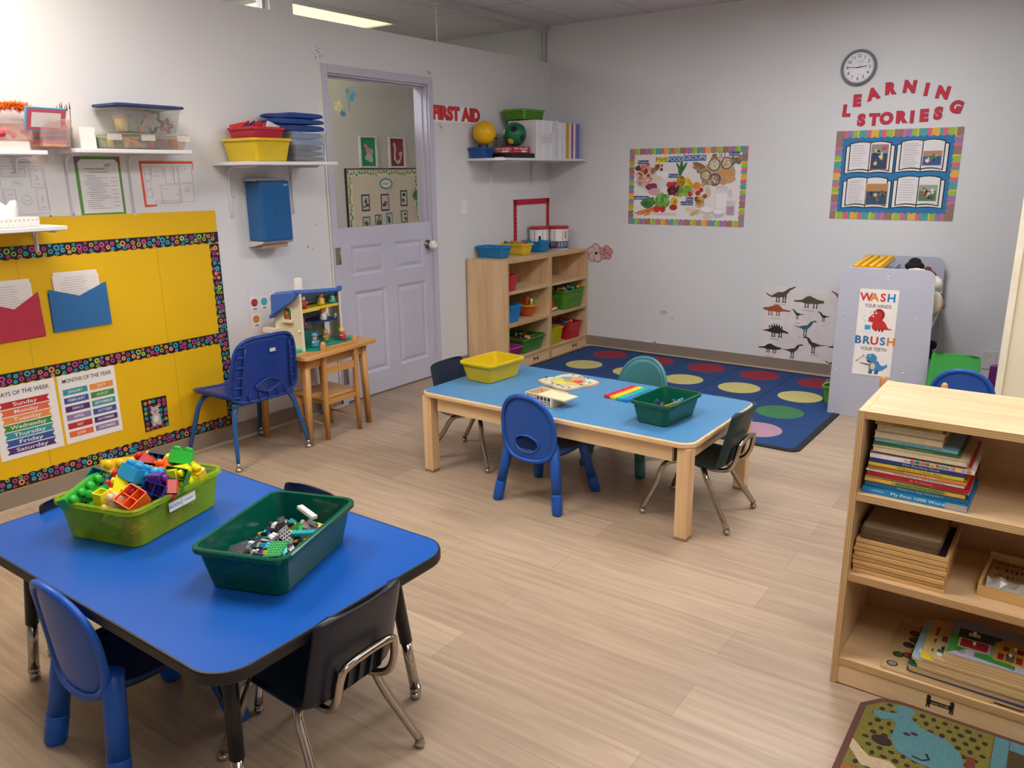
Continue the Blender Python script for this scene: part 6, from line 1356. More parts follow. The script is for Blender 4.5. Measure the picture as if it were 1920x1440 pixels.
# puzzles on the bottom shelf
PZ = [(3.676, -3.874, .30, .29, .0095, 'c9ac7c', 'flat tan puzzle board sticking out furthest left at the bottom of the puzzle pile', 0), (3.748, -3.872, .30, .25, .0085, '2a3050', 'puzzle board with navy, red and yellow edge', 0), (3.752, -3.868, .30, .25, .0085, 'b3a07c', 'puzzle board with pale edge under the green one', 0), (3.750, -3.866, .30, .25, .0085, '1f5f3a', 'puzzle board with a dark green surface edge', 0), (3.772, -3.868, .30, .24, .0085, 'c4ab80', 'plain wooden puzzle board above the green one', 0), (3.766, -3.864, .30, .24, .0085, 'bfa67a', 'plain wooden puzzle board below the light blue one', 0), (3.756, -3.862, .29, .25, .0085, '9cc4d8', 'puzzle board with light blue sky picture', 0), (3.776, -3.864, .29, .25, .0085, 'd9c07a', 'tan puzzle board with yellow corner and red barn', 0), (3.806, -3.862, .29, .24, .0085, 'cdb48c', 'tan puzzle board with small farm animals', 0), (3.836, -3.860, .29, .22, .0085, 'c4ab80', 'plain wooden puzzle board two below the house puzzle', 0), (3.834, -3.858, .29, .22, .0085, 'c9b086', 'plain wooden puzzle board just below the house puzzle', 0), (3.838, -3.856, .29, .22, .0095, '8a8fa8', 'house puzzle with red garage door and small knobs on top of the pile', 1)]
z = .0925
for k, (x, y, w, d, th, c, lab, top) in enumerate(PZ):
    t = thing('wooden_puzzle', lab, 'puzzle', (x, y, z), D(rs.uniform(-1.5, .5)), 'wooden puzzles piled on the bottom shelf of the bookshelf')
    MB().prism(rrect(w, d, .012, 3, w/2, d/2), 0, th-.0016, wood('puzzle', 'b8966a', 'd3b588', 'X', .5)).prism(rrect(w, d, .012, 3, w/2, d/2), th-.0016, th-.0004, PAPER(c)).build('board', t)
    q = MB(); zz = th-.0004
    lv = [0]
    def fl(pts, c, dz=.0006): lv[0] += 1; q.prism(pts, zz, zz+dz+lv[0]*.00007, PAPER(c))
    def fr_(x0, y0, x1, y1, c, dz=.0006): fl([(x0, y0), (x1, y0), (x1, y1), (x0, y1)], c, dz)
    if k == 0:
        for px_, py_, c1 in ((.03, .03, '8a8a94'), (.035, .09, '3a5f3a'), (.06, .10, 'a03a3a'), (.05, .16, '5a3a3a'), (.06, .20, '3f6a4a'), (.055, .24, '8f3a30')): fl(circ(px_, py_, .016, 9), '2a2428'); fl(circ(px_, py_, .012, 9), c1, .0009)
    elif k == 6: fl(circ(.03, .05, .018, 10), 'e6eef2'); fl(circ(.04, .09, .014, 10), 'd98a8a')
    elif k == 7:
        fr_(.003, .003, .07, .03, 'e6c832'); fl(circ(.035, .06, .012, 8), '3a6a3a'); fl(circ(.04, .12, .018, 9), '6a1f24'); fl([(.02, .15), (.06, .15), (.06, .20), (.04, .22), (.02, .20)], 'a23a34')
    elif k == 8: fl(circ(.02, .05, .012, 8), '2f6a4a'); fl(circ(.025, .07, .009, 8), '1c2430'); fl(circ(.02, .03, .010, 8), 'e8e6e2'); fr_(.012, .11, .03, .14, '8f2f30')
    if top:
        fr_(.002, .002, .28, .05, 'b4aec4'); fl([(.002, .002), (.05, .05), (.002, .09)], '3f8f3a'); fr_(.002, .07, .06, .12, '4f9a3a'); fl([(.07, .02), (.17, .008), (.17, .03), (.10, .05), (.07, .045)], '2f8a3a')
        fr_(.025, .055, .105, .11, 'c9b48a'); fr_(.030, .060, .100, .105, '9a1f30', .0010); fl([(.02, .11), (.11, .11), (.13, .165), (.02, .165)], '3a3f4a'); fr_(.045, .13, .075, .15, 'd9c07a', .0010)
        fr_(.115, .035, .20, .13, 'c99a3a'); fr_(.145, .045, .165, .085, '5a5248', .0010); fr_(.125, .045, .14, .08, '8a2430', .0010); fr_(.17, .045, .185, .08, '8a2430', .0010); fl([(.11, .13), (.205, .13), (.16, .175)], 'b98a32')
        fr_(.135, .10, .15, .125, '8a2430', .0010); fr_(.17, .10, .185, .125, '8a2430', .0010); fr_(.22, .05, .28, .13, 'b8963a')
        for c_ in ((.020, .045), (.026, .04)): q.tube([(c_[0]+.012+.008*math.cos(j*.6283), c_[1]-.01+.008*math.sin(j*.6283), zz+.001) for j in range(10)], .0007, BLACK, 4, closed=True)
        q.build('printed_picture', t)
        for c_ in ((.06, .14), (.065, .08), (.155, .07), (.165, .112), (.25, .09)): MB().lathe([(.0025, 0), (.0025, .004), (.0045, .006), (.004, .011), (0, .012)], mat('e6e2da', .35), 10, (c_[0], c_[1], zz+.0008)).build('knob', t)
    elif q.v: q.build('printed_picture', t)
    z += th
# ---- bins and toys on and in the birch shelf units (fronts face +x)
rs = random.Random(77)
def toys(n, x, y, z, rx, ry, cols, what, where, grp, s=.018):
    """a handful of loose toy pieces lying in a bin"""
    for k in range(n):
        c, cn = cols[k % len(cols)]
        b = MB(); kind = (k*7+len(where)) % 4; m = PL(c)
        if kind == 0: b.ball((0, 0, 0), s, m, 10, (1, .8, .8))
        elif kind == 1: b.cbox((0, 0, 0), (s*2.2, s*1.2, s), m).cbox((0, 0, s*.7), (s*.9, s*.9, s*.5), m)
        elif kind == 2: b.cyl((-s*1.4, 0, 0), (s*1.4, 0, 0), s*.5, m, 10).ball((-s*1.4, 0, 0), s*.7, m, 8).ball((s*1.4, 0, 0), s*.7, m, 8)
        else: b.tube([(s*math.cos(a), s*math.sin(a), 0) for a in [2*PI*j/10 for j in range(10)]], s*.35, m, 6, closed=True)
        o = b.build('toy_piece', loc=(x+rs.uniform(-rx, rx), y+rs.uniform(-ry, ry), z+rs.uniform(-.004, .010))); o.rotation_euler = (rs.uniform(-.6, .6), rs.uniform(-.6, .6), rs.uniform(0, 6.28))
        shp = ('rounded', 'blocky', 'double-ended', 'ring-shaped')[kind]
        tag(o, '%s %s %s in the %s' % (cn, shp, what, where), 'toy piece', grp)
ZC = .883
BL, YLc, RD_, GN = '1677b8', 'd4b92a', 'b5202c', '3f7a2f'
tub('blue bin, leftmost of the three on top of the birch shelf units', (.150, -1.055, ZC), 0, .255, .150, .092, BL, 'bins on top of the birch units', tap=.86, r=.018)
toys(4, .15, -1.055, ZC+.068, .08, .04, [('7a2f5a', 'plum'), ('c04a3a', 'red'), ('e6e2da', 'white')], 'toy', 'left blue bin on the shelf top', 'toys in the shelf top bins', .012)
tub('yellow bin between the two blue ones on top of the birch shelf units', (.165, -.755, ZC), 0, .235, .145, .092, YLc, 'bins on top of the birch units', tap=.86, r=.018)
toys(12, .165, -.755, ZC+.088, .085, .05, [('c0283a', 'red'), ('d98a3a', 'orange'), ('3f8f4a', 'green'), ('cf3f4a', 'bright red')], 'toy', 'yellow bin on the shelf top', 'toys in the shelf top bins', .014)
tub('blue bin, rightmost of the three on top of the birch shelf units beside the drums', (.165, -.470, ZC), 0, .215, .140, .092, BL, 'bins on top of the birch units', tap=.86, r=.018)
for x, y, lab, big in ((.105, -.330, 'white toy drum tub with red lid behind the right one', 0), (.224, -.198, 'white toy drum tub with red lid and toy pictures in the room corner', 1)):
    t = thing('toy_drum', lab, 'toy', (x, y, ZC), .7)
    r = .083; h = .200
    MB().lathe([(0, 0), (r-.004, 0), (r, .004), (r, h-.018), (r-.004, h-.016)], mat('e9e6e2', .35), 32).build('tub', t)
    MB().lathe([(r+.004, h-.020), (r+.006, h-.018), (r+.006, h), (r+.002, h+.003), (0, h+.003)], PL('b3202c', .3), 32).build('lid', t)
    q = MB()
    def band(a0, a1, z0, z1, m, e=.0008, n=10):
        q.add([((r+e)*math.cos(a0+(a1-a0)*i/n), (r+e)*math.sin(a0+(a1-a0)*i/n), zz) for zz in (z0, z1) for i in range(n+1)], [(i, i+1, n+2+i, n+1+i) for i in range(n)], m)
    band(-PI*.98, PI*.98, .012, .075 if big else .04, PL('2a4f96'), n=40)
    for k in range(18): a = -2.6+k*.29; band(a, a+.16, .02+rs.uniform(0, .02), .045+rs.uniform(0, .03), PL(rs.choice(('d98a2a', 'c0302c', '3f8a4a', 'e6d04a', '7fb4d8'))), .0014+.0001*k, 4)
    for a in (-2.2, -1.35, -.75, -.1): band(a, a+.05, .075, h-.03, PL('2f5a3a'), .0012, 2)
    band(-1.75, -1.5, .085, .125, BLACK, .0016, 4) if not big else band(-1.05, -.92, .095, .16, PL('c0302c'), .0016, 4)
    q.build('printed_wrap', t)
# inside the units
tub('red bin on the upper board of the left birch unit', (.310, -1.135, .641), 0, .185, .115, .125, RD_, tap=.85, r=.015)
toys(9, .31, -1.135, .768, .06, .035, [('d8332a', 'red'), ('e2b22a', 'yellow'), ('e0702a', 'orange')], 'toy', 'red bin of the left birch unit', 'toys in the red bin', .013)
tub('blue bin on the middle board of the left birch unit', (.250, -1.095, .381), 0, .285, .175, .142, BL, tap=.86, r=.018)
toys(6, .25, -1.095, .498, .09, .05, [('3a4a44', 'dark green'), ('22262c', 'black'), ('5a4a3a', 'brown')], 'toy', 'blue bin of the left birch unit', 'toys in the blue bin', .017)
# toy boat
bt = thing('toy_boat', 'orange and yellow toy boat on the middle board of the left birch unit', 'toy', (.290, -.790, .381), .2)
hl = MB(); hl.loft([[(x*s+0, y*s, z) for x, y in [(.075*math.cos(2*PI*k/20), .055*math.sin(2*PI*k/20)) for k in range(20)]] for s, z in ((.55, 0), (.85, .03), (1, .085), (1.04, .088))], PL('c4581f'), True, True); hl.build('hull', bt)
MB().prism(circ(0, 0, .085, 20), .088, .096, PL('e0a61f')).build('deck', bt); MB().lathe([(.022, .096), (.022, .14), (.026, .142), (.026, .165), (.0, .172)], PL('cf5a24'), 14, (.0, -.02, 0)).build('funnel', bt)
MB().box(-.02, .015, .096, .02, .05, .13, PL('2a2a34')).build('cabin', bt); MB().lathe([(.012, .096), (.012, .125), (.018, .13), (0, .15)], PL('e6e2da'), 12, (.03, .01, 0)).build('white_peg', bt); MB().blob(.04, .12, .018, .028, -.03, PL('6fae2a')).ball((.045, .045, .12), .018, PL('6fae2a'), 10, (1.4, .6, 1)).build('green_leaf', bt)
tub('dark green bin on the bottom board of the left birch unit', (.255, -.845, .101), .06, .300, .350, .125, '3f7430', tap=.84, r=.03)
toys(26, .255, -.845, .203, .10, .12, [('c9862a', 'amber'), ('3a3a34', 'black'), ('8a4a2a', 'brown'), ('d8c8a8', 'cream'), ('5a5a30', 'olive')], 'toy', 'dark green bin of the left birch unit', 'toys in the dark green shelf bin', .016)
mb_ = thing('plastic_basket', 'magenta basket on the bottom board of the left birch unit', 'basket', (.320, -1.115, .101), 0)
q = MB(); tub_mesh(q, .17, .17, .085, PL('a83a86'), .85, .02); q.build('tub', mb_)
h_ = MB()
for k in range(6):
    for j in range(3): h_.box(-.055+k*.02, -.0835-.0015*j, .018+j*.02, -.045+k*.02, -.0795-.0015*j, .028+j*.02, mat('5c1f4a', .6)); h_.box(.079+.0015*j, -.055+k*.02, .018+j*.02, .083+.0015*j, -.045+k*.02, .028+j*.02, mat('5c1f4a', .6))
h_.build('slots', mb_)
tub('translucent green bin heaped with toys on the middle board of the right birch unit', (.265, -.225, .381), 0, .300, .335, .165, '', m=GTR, tap=.88, r=.03)
toys(34, .265, -.225, .548, .11, .13, [('2f8fa8', 'teal'), ('d9a02a', 'amber'), ('3f8a3a', 'green'), ('c0392c', 'red'), ('22304a', 'navy'), ('5ac0c8', 'turquoise')], 'toy', 'translucent green bin of the right birch unit', 'toys in the translucent green bin', .019)
vc = thing('toy_vehicle', 'red and white toy vehicle beside the translucent green bin', 'toy', (.300, -.490, .381), .15)
MB().box(-.07, -.05, .014, .07, .05, .032, mat('e6e4e0', .4)).build('chassis', vc, bevel=.006); MB().add([(-.05, -.04, .032), (.055, -.04, .032), (.055, .04, .032), (-.05, .04, .032), (-.04, -.028, .115), (.025, -.028, .115), (.025, .028, .115), (-.04, .028, .115)], [(4, 5, 6, 7), (0, 1, 5, 4), (1, 2, 6, 5), (2, 3, 7, 6), (3, 0, 4, 7)], PL('b8242e')).build('body', vc, bevel=.005)
MB().ball((-.01, 0, .140), .028, PL('4a6a74'), 12).build('driver', vc)
for x, y in ((-.045, -.05), (.045, -.05), (-.045, .05), (.045, .05)): MB().cyl((x, y-.008, .016), (x, y+.008, .016), .016, PL('2a2a2c'), 14).build('wheel', vc)
tub('translucent yellow-green bin on the bottom board of the right birch unit', (.290, -.475, .101), 0, .22, .165, .145, '', m=YTR, tap=.88, r=.018)
toys(5, .29, -.475, .135, .06, .04, [('e6e27a', 'pale yellow'), ('b8b83a', 'olive')], 'toy', 'translucent yellow-green bin of the right birch unit', 'toys in the yellow-green bin', .02)
tub('red bin on the bottom board of the right birch unit', (.270, -.205, .101), 0, .28, .245, .145, RD_, tap=.86, r=.02)
toys(16, .27, -.205, .240, .09, .07, [('2f6f86', 'teal'), ('c0302c', 'red'), ('1f4f6a', 'petrol blue'), ('e8b08a', 'peach')], 'toy', 'red bin of the right birch unit', 'toys in the lower red bin', .018)
# ---- wall shelves
SHW = mat('dadbe0', .4, var=.02)
def wall_shelf(label, y0, y1, d, z, th=.019, brackets=(), name='wall_shelf'):
    t = thing(name, label, 'shelf', (0.0006, (y0+y1)/2, z), R90)
    L = y1-y0
    MB().box(-L/2, -d, -th, L/2, 0, 0, SHW).build('board', t, bevel=.003)
    for yb, dz in brackets:
        x = yb-(y0+y1)/2; q = MB(); m = mat('dcdce2', .35, metal=.1)
        q.box(x-.009, -d*.82, -th-.005, x+.009, 0, -th-.0004, m).box(x-.009, -.005, -th-dz, x+.009, 0, -th-.005, m)
        q.tube(smooth([(x, -d*.78, -th-.008), (x, -.060, -th-.010), (x, -.022, -th-.026), (x, -.010, -th-.070), (x, -.007, -th-dz*.97)], 5), .0052, m, 8)
        q.build('bracket', t)
    return t
wall_shelf('long white corner shelf with balls and binders', -1.197, -.004, .378, 1.650, brackets=((-.885, .28), (-.30, .2)))
wall_shelf('white shelf with yellow bin and folded blue cloth, left of the door', -3.452, -2.830, .335, 1.6125, brackets=((-3.36, .29), (-2.915, .29)))
wall_shelf('white shelf with two clear boxes above the green-edged notice', -4.284, -3.695, .20, 1.667, brackets=((-4.245, .30), (-3.935, .30)))
wall_shelf('white shelf at the left edge with craft boxes', -5.40, -4.412, .205, 1.655, brackets=((-4.47, .06),))
wall_shelf('low white shelf with the tissue box at the left edge', -5.40, -4.408, .270, 1.330, brackets=((-4.435, .11),))
# ---- tissue box
tx = thing('tissue_box', 'white tissue box on the low shelf at the left edge', 'tissue box', (.150, -4.610, 1.331), R90+.10)
b = MB().box(-.115, -.058, 0, .115, .058, .040, mat('dcd9d6', .6, var=.05, scale=60)); b.build('carton', tx, bevel=.002)
q = MB()
for k in range(12): q.disc(-.105+.019*k, .028, .005, .0586, mat('bdb8b4', .7), 6).disc(-.098+.019*k, .010, .004, .0586, mat('c4bfba', .7), 6)
q.build('printed_pattern', tx)
ts = MB(); n = 9; rs = random.Random(2)
rings = []
for k in range(6):
    t_ = k/5; rings.append([((.045+.03*t_+.012*math.sin(3*a+t_*2))*math.cos(a)*(1.25-.7*t_)+.012*t_, (.02+.018*math.sin(2*a+t_))*math.sin(a)*(1-.3*t_), .040+.062*t_+.014*t_*math.sin(2*a+1)) for a in [2*PI*i/n for i in range(n)]])
ts.loft(rings, mat('e8e6e6', .8), False, True); ts.build('tissue', tx)
# ---- corner shelf contents
ZD = 1.651
bb_ = tub('small blue bin with spiky toy pieces under the yellow ball', (.092, -1.118, ZD), 0, .158, .130, .080, '1c4f96', tap=.88, r=.015)
o = MB()
for k in range(7): o.tube([(-.045+k*.015, .01*math.sin(k), .0), (-.045+k*.015+.004, .012*math.cos(k), .05+.01*(k % 3))], .004, PL('24356a'), 6)
o.cbox((0, 0, .0), (.11, .05, .01), PL('24356a'))
ob = o.build('toy_comb', loc=(.092, -1.11, ZD+.048)); tag(ob, 'dark blue pronged toy piece in the small blue bin', 'toy')
yb = thing('ball', 'yellow knobbly rubber ball on the corner shelf', 'ball', (.110, -1.100, ZD+.100), .4)
b = MB().ball((0, 0, .088), .088, mat('e8b40e', .3, var=.05), 36); b.build('ball_body', yb)
kb = MB(); rs = random.Random(10); m_ = mat('d69a08', .3)
for k in range(240):
    zc = 1-2*(k+.5)/240; a = k*2.39996; r = math.sqrt(1-zc*zc); p = (r*math.cos(a)*.0875, r*math.sin(a)*.0875, .088+zc*.0875); kb.ball(p, .0026, m_, 5)
kb.build('knobs', yb)
gb_ = thing('ball', 'dark green soccer-pattern ball with white and yellow pentagons on the corner shelf', 'ball', (.232, -.868, ZD+.0865), .3)
b = MB().ball((0, 0, .092), .092, PL('0f6a48', .4), 36); b.build('ball_body', gb_)
q = MB(); ico = []
ph = (1+5**.5)/2
for s1 in (-1, 1):
    for s2 in (-1, 1): ico += [Vector((0, s1, s2*ph)), Vector((s1, s2*ph, 0)), Vector((s2*ph, 0, s1))]
R_ = Matrix.Rotation(.62, 3, 'X') @ Matrix.Rotation(.45, 3, 'Z')
for k, v in enumerate(ico):
    v = (R_ @ v).normalized(); u = v.orthogonal().normalized(); w = v.cross(u); C_ = Vector((0, 0, .092))
    pts = [tuple(C_+(v+(u*math.cos(2*PI*j/5)+w*math.sin(2*PI*j/5))*.31).normalized()*.0945) for j in range(5)]; ctr = tuple(C_+v*.0958)
    q.add(pts+[ctr], [(j, (j+1) % 5, 5) for j in range(5)], PL(('e6e4e0', 'd9b83a', 'e6e4e0', '1a1a1c')[k % 4], .4), True)
q.build('pentagons', gb_)
bx = thing('game_box', 'red game box under the green ball', 'box', (.205, -.885, ZD+.0375), 0)
MB().box(-.105, -.115, 0, .105, .115, .048, PAPER('b32438')).build('box_body', bx)
q = MB(); rs = random.Random(3)
for f in range(2):
    if f: q.T = Matrix.Rotation(R90, 4, 'Z') @ Matrix.Translation((0, .010, 0))
    for k in range(9): x0 = -.10+.021*k; q.rect(x0, .024+rs.uniform(0, .006), x0+.016, .034+rs.uniform(0, .006), .1156, PAPER('e8c8c8')).rect(x0, .008, x0+.012, .012+rs.uniform(0, .005), .1156, PAPER('dcb0b4'))
    q.rect(.0, .006, .06, .020, .1160, PAPER('e8e4e2'))
q.at(); q.text('Best Family Games', -.055, .017, .014, .1164, WHITE); q.build('printed_side', bx)
bk_ = thing('black_case', 'flat black case lying on the corner shelf under the red game box', 'case', (.205, -.860, ZD), 0)
MB().box(-.125, -.150, 0, .125, .165, .036, mat('15161a', .45)).box(-.125, .1655, .0, .125, .185, .018, mat('15161a', .45)).build('case_body', bk_, bevel=.003)
tag(MB().prism([(-.02, -.015), (.05, -.02), (.06, .0), (.03, .012), (-.015, .012)], 0, .008, mat('dcdcdc', .6)).build('folded_paper', loc=(.185, -1.035, ZD+.0004)), 'small white folded paper on the edge of the corner shelf', 'paper')
tag(MB().box(-.006, -.06, 0, .006, .06, .165, mat('2a2a2e', .4)).box(-.004, -.061, .01, .0065, .055, .155, mat('a8a49e', .5)).build('dark_frame', loc=(.03, -.895, ZD)), 'dark edged frame standing between the two balls', 'frame')
# binders: spines face the room (+x)
specs = [('e4e3e8', .030), ('dcdbe2', .032), ('e6e5ea', .032), ('e2e1e6', .032), ('dedde4', .034), ('e8e7ea', .036), ('d9d9e2', .038), ('cfd0dc', .036), ('e6e5ea', .040), ('dddde4', .030), ('e2e2e8', .028), ('c99f2e', .042), ('dcdade', .030), ('a83a62', .026), ('e0dfe6', .030), ('6a6eb4', .050)]
names = ['leftmost white binder behind the green ball', 'white binder second from the left', 'white binder with red-edged label, third from the left', 'white binder with label, fourth from the left', 'white binder fifth from the left', 'white binder sixth from the left, taller label', 'pale grey binder seventh from the left', 'pale blue-grey tallest binder', 'wide white binder right of the tallest one', 'white binder with grey spine text', 'thin white binder beside the yellow one', 'mustard yellow binder', 'white binder between the yellow and pink ones', 'magenta pink binder', 'white binder between pink and purple ones', 'purple sagging folder at the right end of the binder row']
y = -.735; rs = random.Random(5)
for k, ((c, w), nm) in enumerate(zip(specs, names)):
    h = .292 if k < 7 else .30 if k == 7 else .285; w *= 1.22
    t = thing('ring_binder', nm + ' on the corner shelf', 'binder', (.345, y+w/2, ZD), R90, 'ring binders on the corner shelf')
    w2 = w-.0015; m = mat(c, .4, var=.03)
    q = MB().box(-w2/2, 0, 0, w2/2, .004, h, m).box(-w2/2, .004, 0, -w2/2+.003, .27, h, m).box(w2/2-.003, .004, 0, w2/2, .27, h, m); q.build('cover', t)
    MB().box(-w2/2+.004, .012, .012, w2/2-.004, .262, h-.012, pg).build('pages', t)
    if k in (2, 3, 4, 5, 6, 9, 12, 14): 
        l = MB(); z0 = (.11, .115, .105, .12, .20, .05, .12, .09)[(2, 3, 4, 5, 6, 9, 12, 14).index(k)]
        if k < 7: l.rect(-w2*.32, z0, w2*.32, z0+.075, .0008, mat('c43a4a' if k < 4 else '3a4a8a', .6)).rect(-w2*.28, z0+.002, w2*.28, z0+.073, .0012, WHITE)
        l.T = Matrix.Translation((0, 0, z0+.037)) @ Matrix.Rotation(R90, 4, 'Y'); l.text('Program' if k % 2 else 'Menus', 0, 0, w2*.45, .0018, INK); l.build('spine_label', t)
    y += w
bs = thing('plastic_basket', 'green perforated basket lying on top of the binders', 'basket', (.150, -.620, ZD+.3005), 0)
q = MB(); tub_mesh(q, .215, .300, .078, PL('5f9e2c', .4), .90, .02, rim=.006); q.build('tub', bs)
h_ = MB(); hm = mat('35601a', .6)
for j in range(4):
    zz = .014+j*.014
    for k in range(11): s_ = .90+.10*zz/.078; h_.cbox((-.085+k*.017, -.150*(.93+.07*zz/.078)-.001, zz), (.008, .003, .007), hm)
    for k in range(15): h_.cbox((.1075*(.90+.10*zz/.078)+.001, -.12+k*.017, zz), (.003, .008, .007), hm)
h_.build('slots', bs)
# ---- shelf left of the door
ZS = 1.6135
tub('yellow plastic bin on the shelf left of the door', (.170, -3.270, ZS), 0, .295, .250, .122, '', m=clear_plastic('d9bb22', .06), tap=.86, r=.02)
tub('red tray of plastic strips standing on top of the yellow bin', (.155, -3.255, ZS+.1225), 0, .24, .20, .060, 'b3263a', tap=.92, r=.012, rim=.006)
rs = random.Random(9)
for k, (c, lab) in enumerate((('c9242f', 'red'), ('cf3030', 'bright red'), ('25407c', 'navy blue'), ('b8202c', 'dark red'), ('cf2a34', 'red'), ('c4262f', 'red'), ('e4e2e2', 'white'))):
    q = MB().box(-.045, -.004, 0, .045, .004, .034, PL(c)).box(-.045, -.006, 0, -.030, .006, .034, PL(c))
    o = q.build('plastic_strip', loc=(.10+.020*k, -3.325+.022*k, ZS+.172), bevel=.002); o.rotation_euler = (rs.uniform(-.4, .4), rs.uniform(-.55, .35), R90+rs.uniform(-.5, .5)); tag(o, '%s plastic strip sticking up out of the red tray' % lab, 'toy piece', 'plastic strips in the red tray')
ct = tub('clear plastic tub stuffed with dark cloth at the right end of the door-side shelf', (.165, -2.985, ZS), 0, .26, .265, .165, '', m=clear_plastic('eef0f4', .86), tap=.88, r=.03, rim=.006)
def cloth(name, lab, x, y, z, w, d, h, c, seed, folds=3, cat='cloth'):
    rs = random.Random(seed); t = thing(name, lab, cat, (x, y, z), 0); q = MB(); m = mat(c, .85, var=.12, scale=30, bump=.3, bscale=200)
    for k in range(folds):
        z0 = h*k/folds; hh = h/folds*.98; n = 24; rings = []
        for j in range(15):
            t_ = j/14; sag = 1-.22*abs(2*t_-1)**6
            rings.append([(-w/2+w*t_+rs.uniform(-.002, .002), (d/2-.004*k)*math.copysign(abs(math.cos(a))**.30, math.cos(a))*(1 if math.cos(a) < 0 else .97), z0+hh/2+hh/2*math.copysign(abs(math.sin(a))**.38, math.sin(a))*sag+.004*math.sin(t_*5+k)+.003*math.sin(a*2+t_*4)) for a in [2*PI*i/n for i in range(n)]])
        q.loft(rings, m)
    q.build('folded_layers', t); return t
cloth('folded_cloth', 'dark grey folded cloth inside the clear tub', .165, -2.985, ZS+.004, .21, .21, .085, '2f3742', 1, 3)
cloth('folded_cloth', 'blue and white patterned cloth on top inside the clear tub', .165, -2.985, ZS+.092, .215, .215, .070, '3f7fb4', 2, 2)
cloth('folded_cloth', 'lower folded royal blue cloth on the clear tub', .165, -3.000, ZS+.168, .24, .26, .036, '223f7c', 3, 1)
cloth('folded_cloth', 'upper folded royal blue cloth, topmost on the clear tub', .165, -3.005, ZS+.206, .24, .27, .062, '24458a', 4, 2)
# ---- shelf with clear boxes
ZB = 1.668
CLR = clear_plastic('f0f0ee', .88); CLR2 = clear_plastic('ece6dc', .84)
lb = thing('lidded_box', 'long clear latch-lid box with modelling dough pots on the left shelf', 'box', (.105, -3.925, ZB), R90)
q = MB(); tub_mesh(q, .440, .165, .062, CLR2, .95, .02, rim=.003); q.build('tub', lb); MB().prism(rrect(.462, .182, .022, 4), .063, .076, CLR2).build('lid', lb, bevel=.003)
for x in (-.17, .0, .19): MB().rect(x-.035, .040, x+.035, .068, .0925, clear_plastic('fbfaf6', .6), .003).build('latch', lb)
for k, (c, nm) in enumerate((('6fae8a', 'pale green'), ('c9cf7a', 'lime'), ('3a4a5a', 'slate'), ('d9c9b4', 'cream'), ('c8b43a', 'yellow'), ('3f8aa0', 'teal'), ('c23a5a', 'pink'), ('7a2f6a', 'purple'), ('8f3f8a', 'violet'), ('d9602a', 'orange'))):
    t = thing('dough_pot', '%s modelling dough pot in the long clear box' % nm, 'pot', (.105, -4.115+.042*k, ZB+.007), 0, 'dough pots in the clear box'); MB().lathe([(0, 0), (.0185, 0), (.0195, .036), (.0185, .038), (0, .038)], PL(c), 14).build('pot_body', t); MB().lathe([(.0205, .038), (.0205, .048), (0, .049)], PL(c), 14).build('lid', t)
tag(MB().tube([(.155, -4.03, ZB+.045), (.16, -3.98, ZB+.035), (.155, -3.93, ZB+.018)], .007, PL('e06a2a'), 8).build('toy_tool'), 'orange dough tool slanting inside the long clear box', 'tool')
nb = thing('lidded_box', 'clear box with navy lid and cookie cutters on top of the long box', 'box', (.112, -3.905, ZB+.0765), R90+.04)
q = MB(); tub_mesh(q, .345, .19, .118, CLR, .88, .02, rim=.004); q.build('tub', nb)
MB().prism(rrect(.372, .215, .022, 4), .119, .131, PL('24306e', .35)).prism(rrect(.33, .175, .018, 4), .131, .134, PL('2a387c', .35)).build('lid', nb, bevel=.004)
zt = ZB+.0765+.006
t = thing('dough_pot', 'orange and yellow pot in the navy-lidded box', 'pot', (.12, -4.01, zt)); MB().lathe([(0, 0), (.026, 0), (.034, .062), (0, .062)], PL('c9a84e'), 16).build('pot_body', t); MB().lathe([(.035, .062), (.035, .072), (0, .073)], PL('d2603a'), 16).build('lid', t)
t = thing('dough_pot', 'dark green lidded pot in the navy-lidded box', 'pot', (.10, -3.945, zt)); MB().lathe([(0, 0), (.03, 0), (.034, .07), (0, .07)], PL('6f7f4a'), 16).build('pot_body', t); MB().lathe([(.036, .07), (.036, .082), (0, .083)], PL('2f3a44'), 16).build('lid', t)
ck_ = MB(); pts = [((.045+.010*math.cos(5*a))*math.cos(a), (.045+.010*math.cos(5*a))*math.sin(a), 0) for a in [2*PI*i/40 for i in range(40)]]
for dz in (0, .006, .012, .018): ck_.tube([(p[0], p[2]-.004+dz, p[1]) for p in pts], .0034, PL('3a4048'), 6, closed=True)
o = ck_.build('cookie_cutter', loc=(.12, -3.845, zt+.056)); o.rotation_euler = (0, .35, R90); tag(o, 'dark grey flower-shaped cookie cutter in the navy-lidded box', 'cookie cutter')
o = MB().tube([((.024+.012*math.cos(5*a))*math.cos(a), 0, (.024+.012*math.cos(5*a))*math.sin(a)) for a in [2*PI*i/40 for i in range(40)]], .005, PL('a8283a'), 6, closed=True).build('cookie_cutter', loc=(.12, -3.775, zt+.036)); o.rotation_euler = (0, 0, R90); tag(o, 'red star-shaped cookie cutter in the navy-lidded box', 'cookie cutter')
tag(MB().tube([(0, 0, 0), (.0, .02, .03), (0, .03, .06)], .006, PL('d8502c'), 8).build('toy_tool', loc=(.16, -3.94, zt+.004)), 'orange-red dough tool in the navy-lidded box', 'tool')
pb = MB().box(0, 0, 0, .10, .075, .098, mat('e6e5e4', .7)).build('paper_block', loc=(.03, -4.225, ZB+.0004)); tag(pb, 'white block of paper standing left of the clear boxes', 'paper')
bp = thing('brush_jar', 'clear jar of paint brushes between the two left shelves', 'jar', (.075, -4.285+.03, ZB+.0004)); MB().lathe([(.022, 0), (.026, .09), (.024, .09), (.0205, .004)], CLR, 16).build('jar', bp)
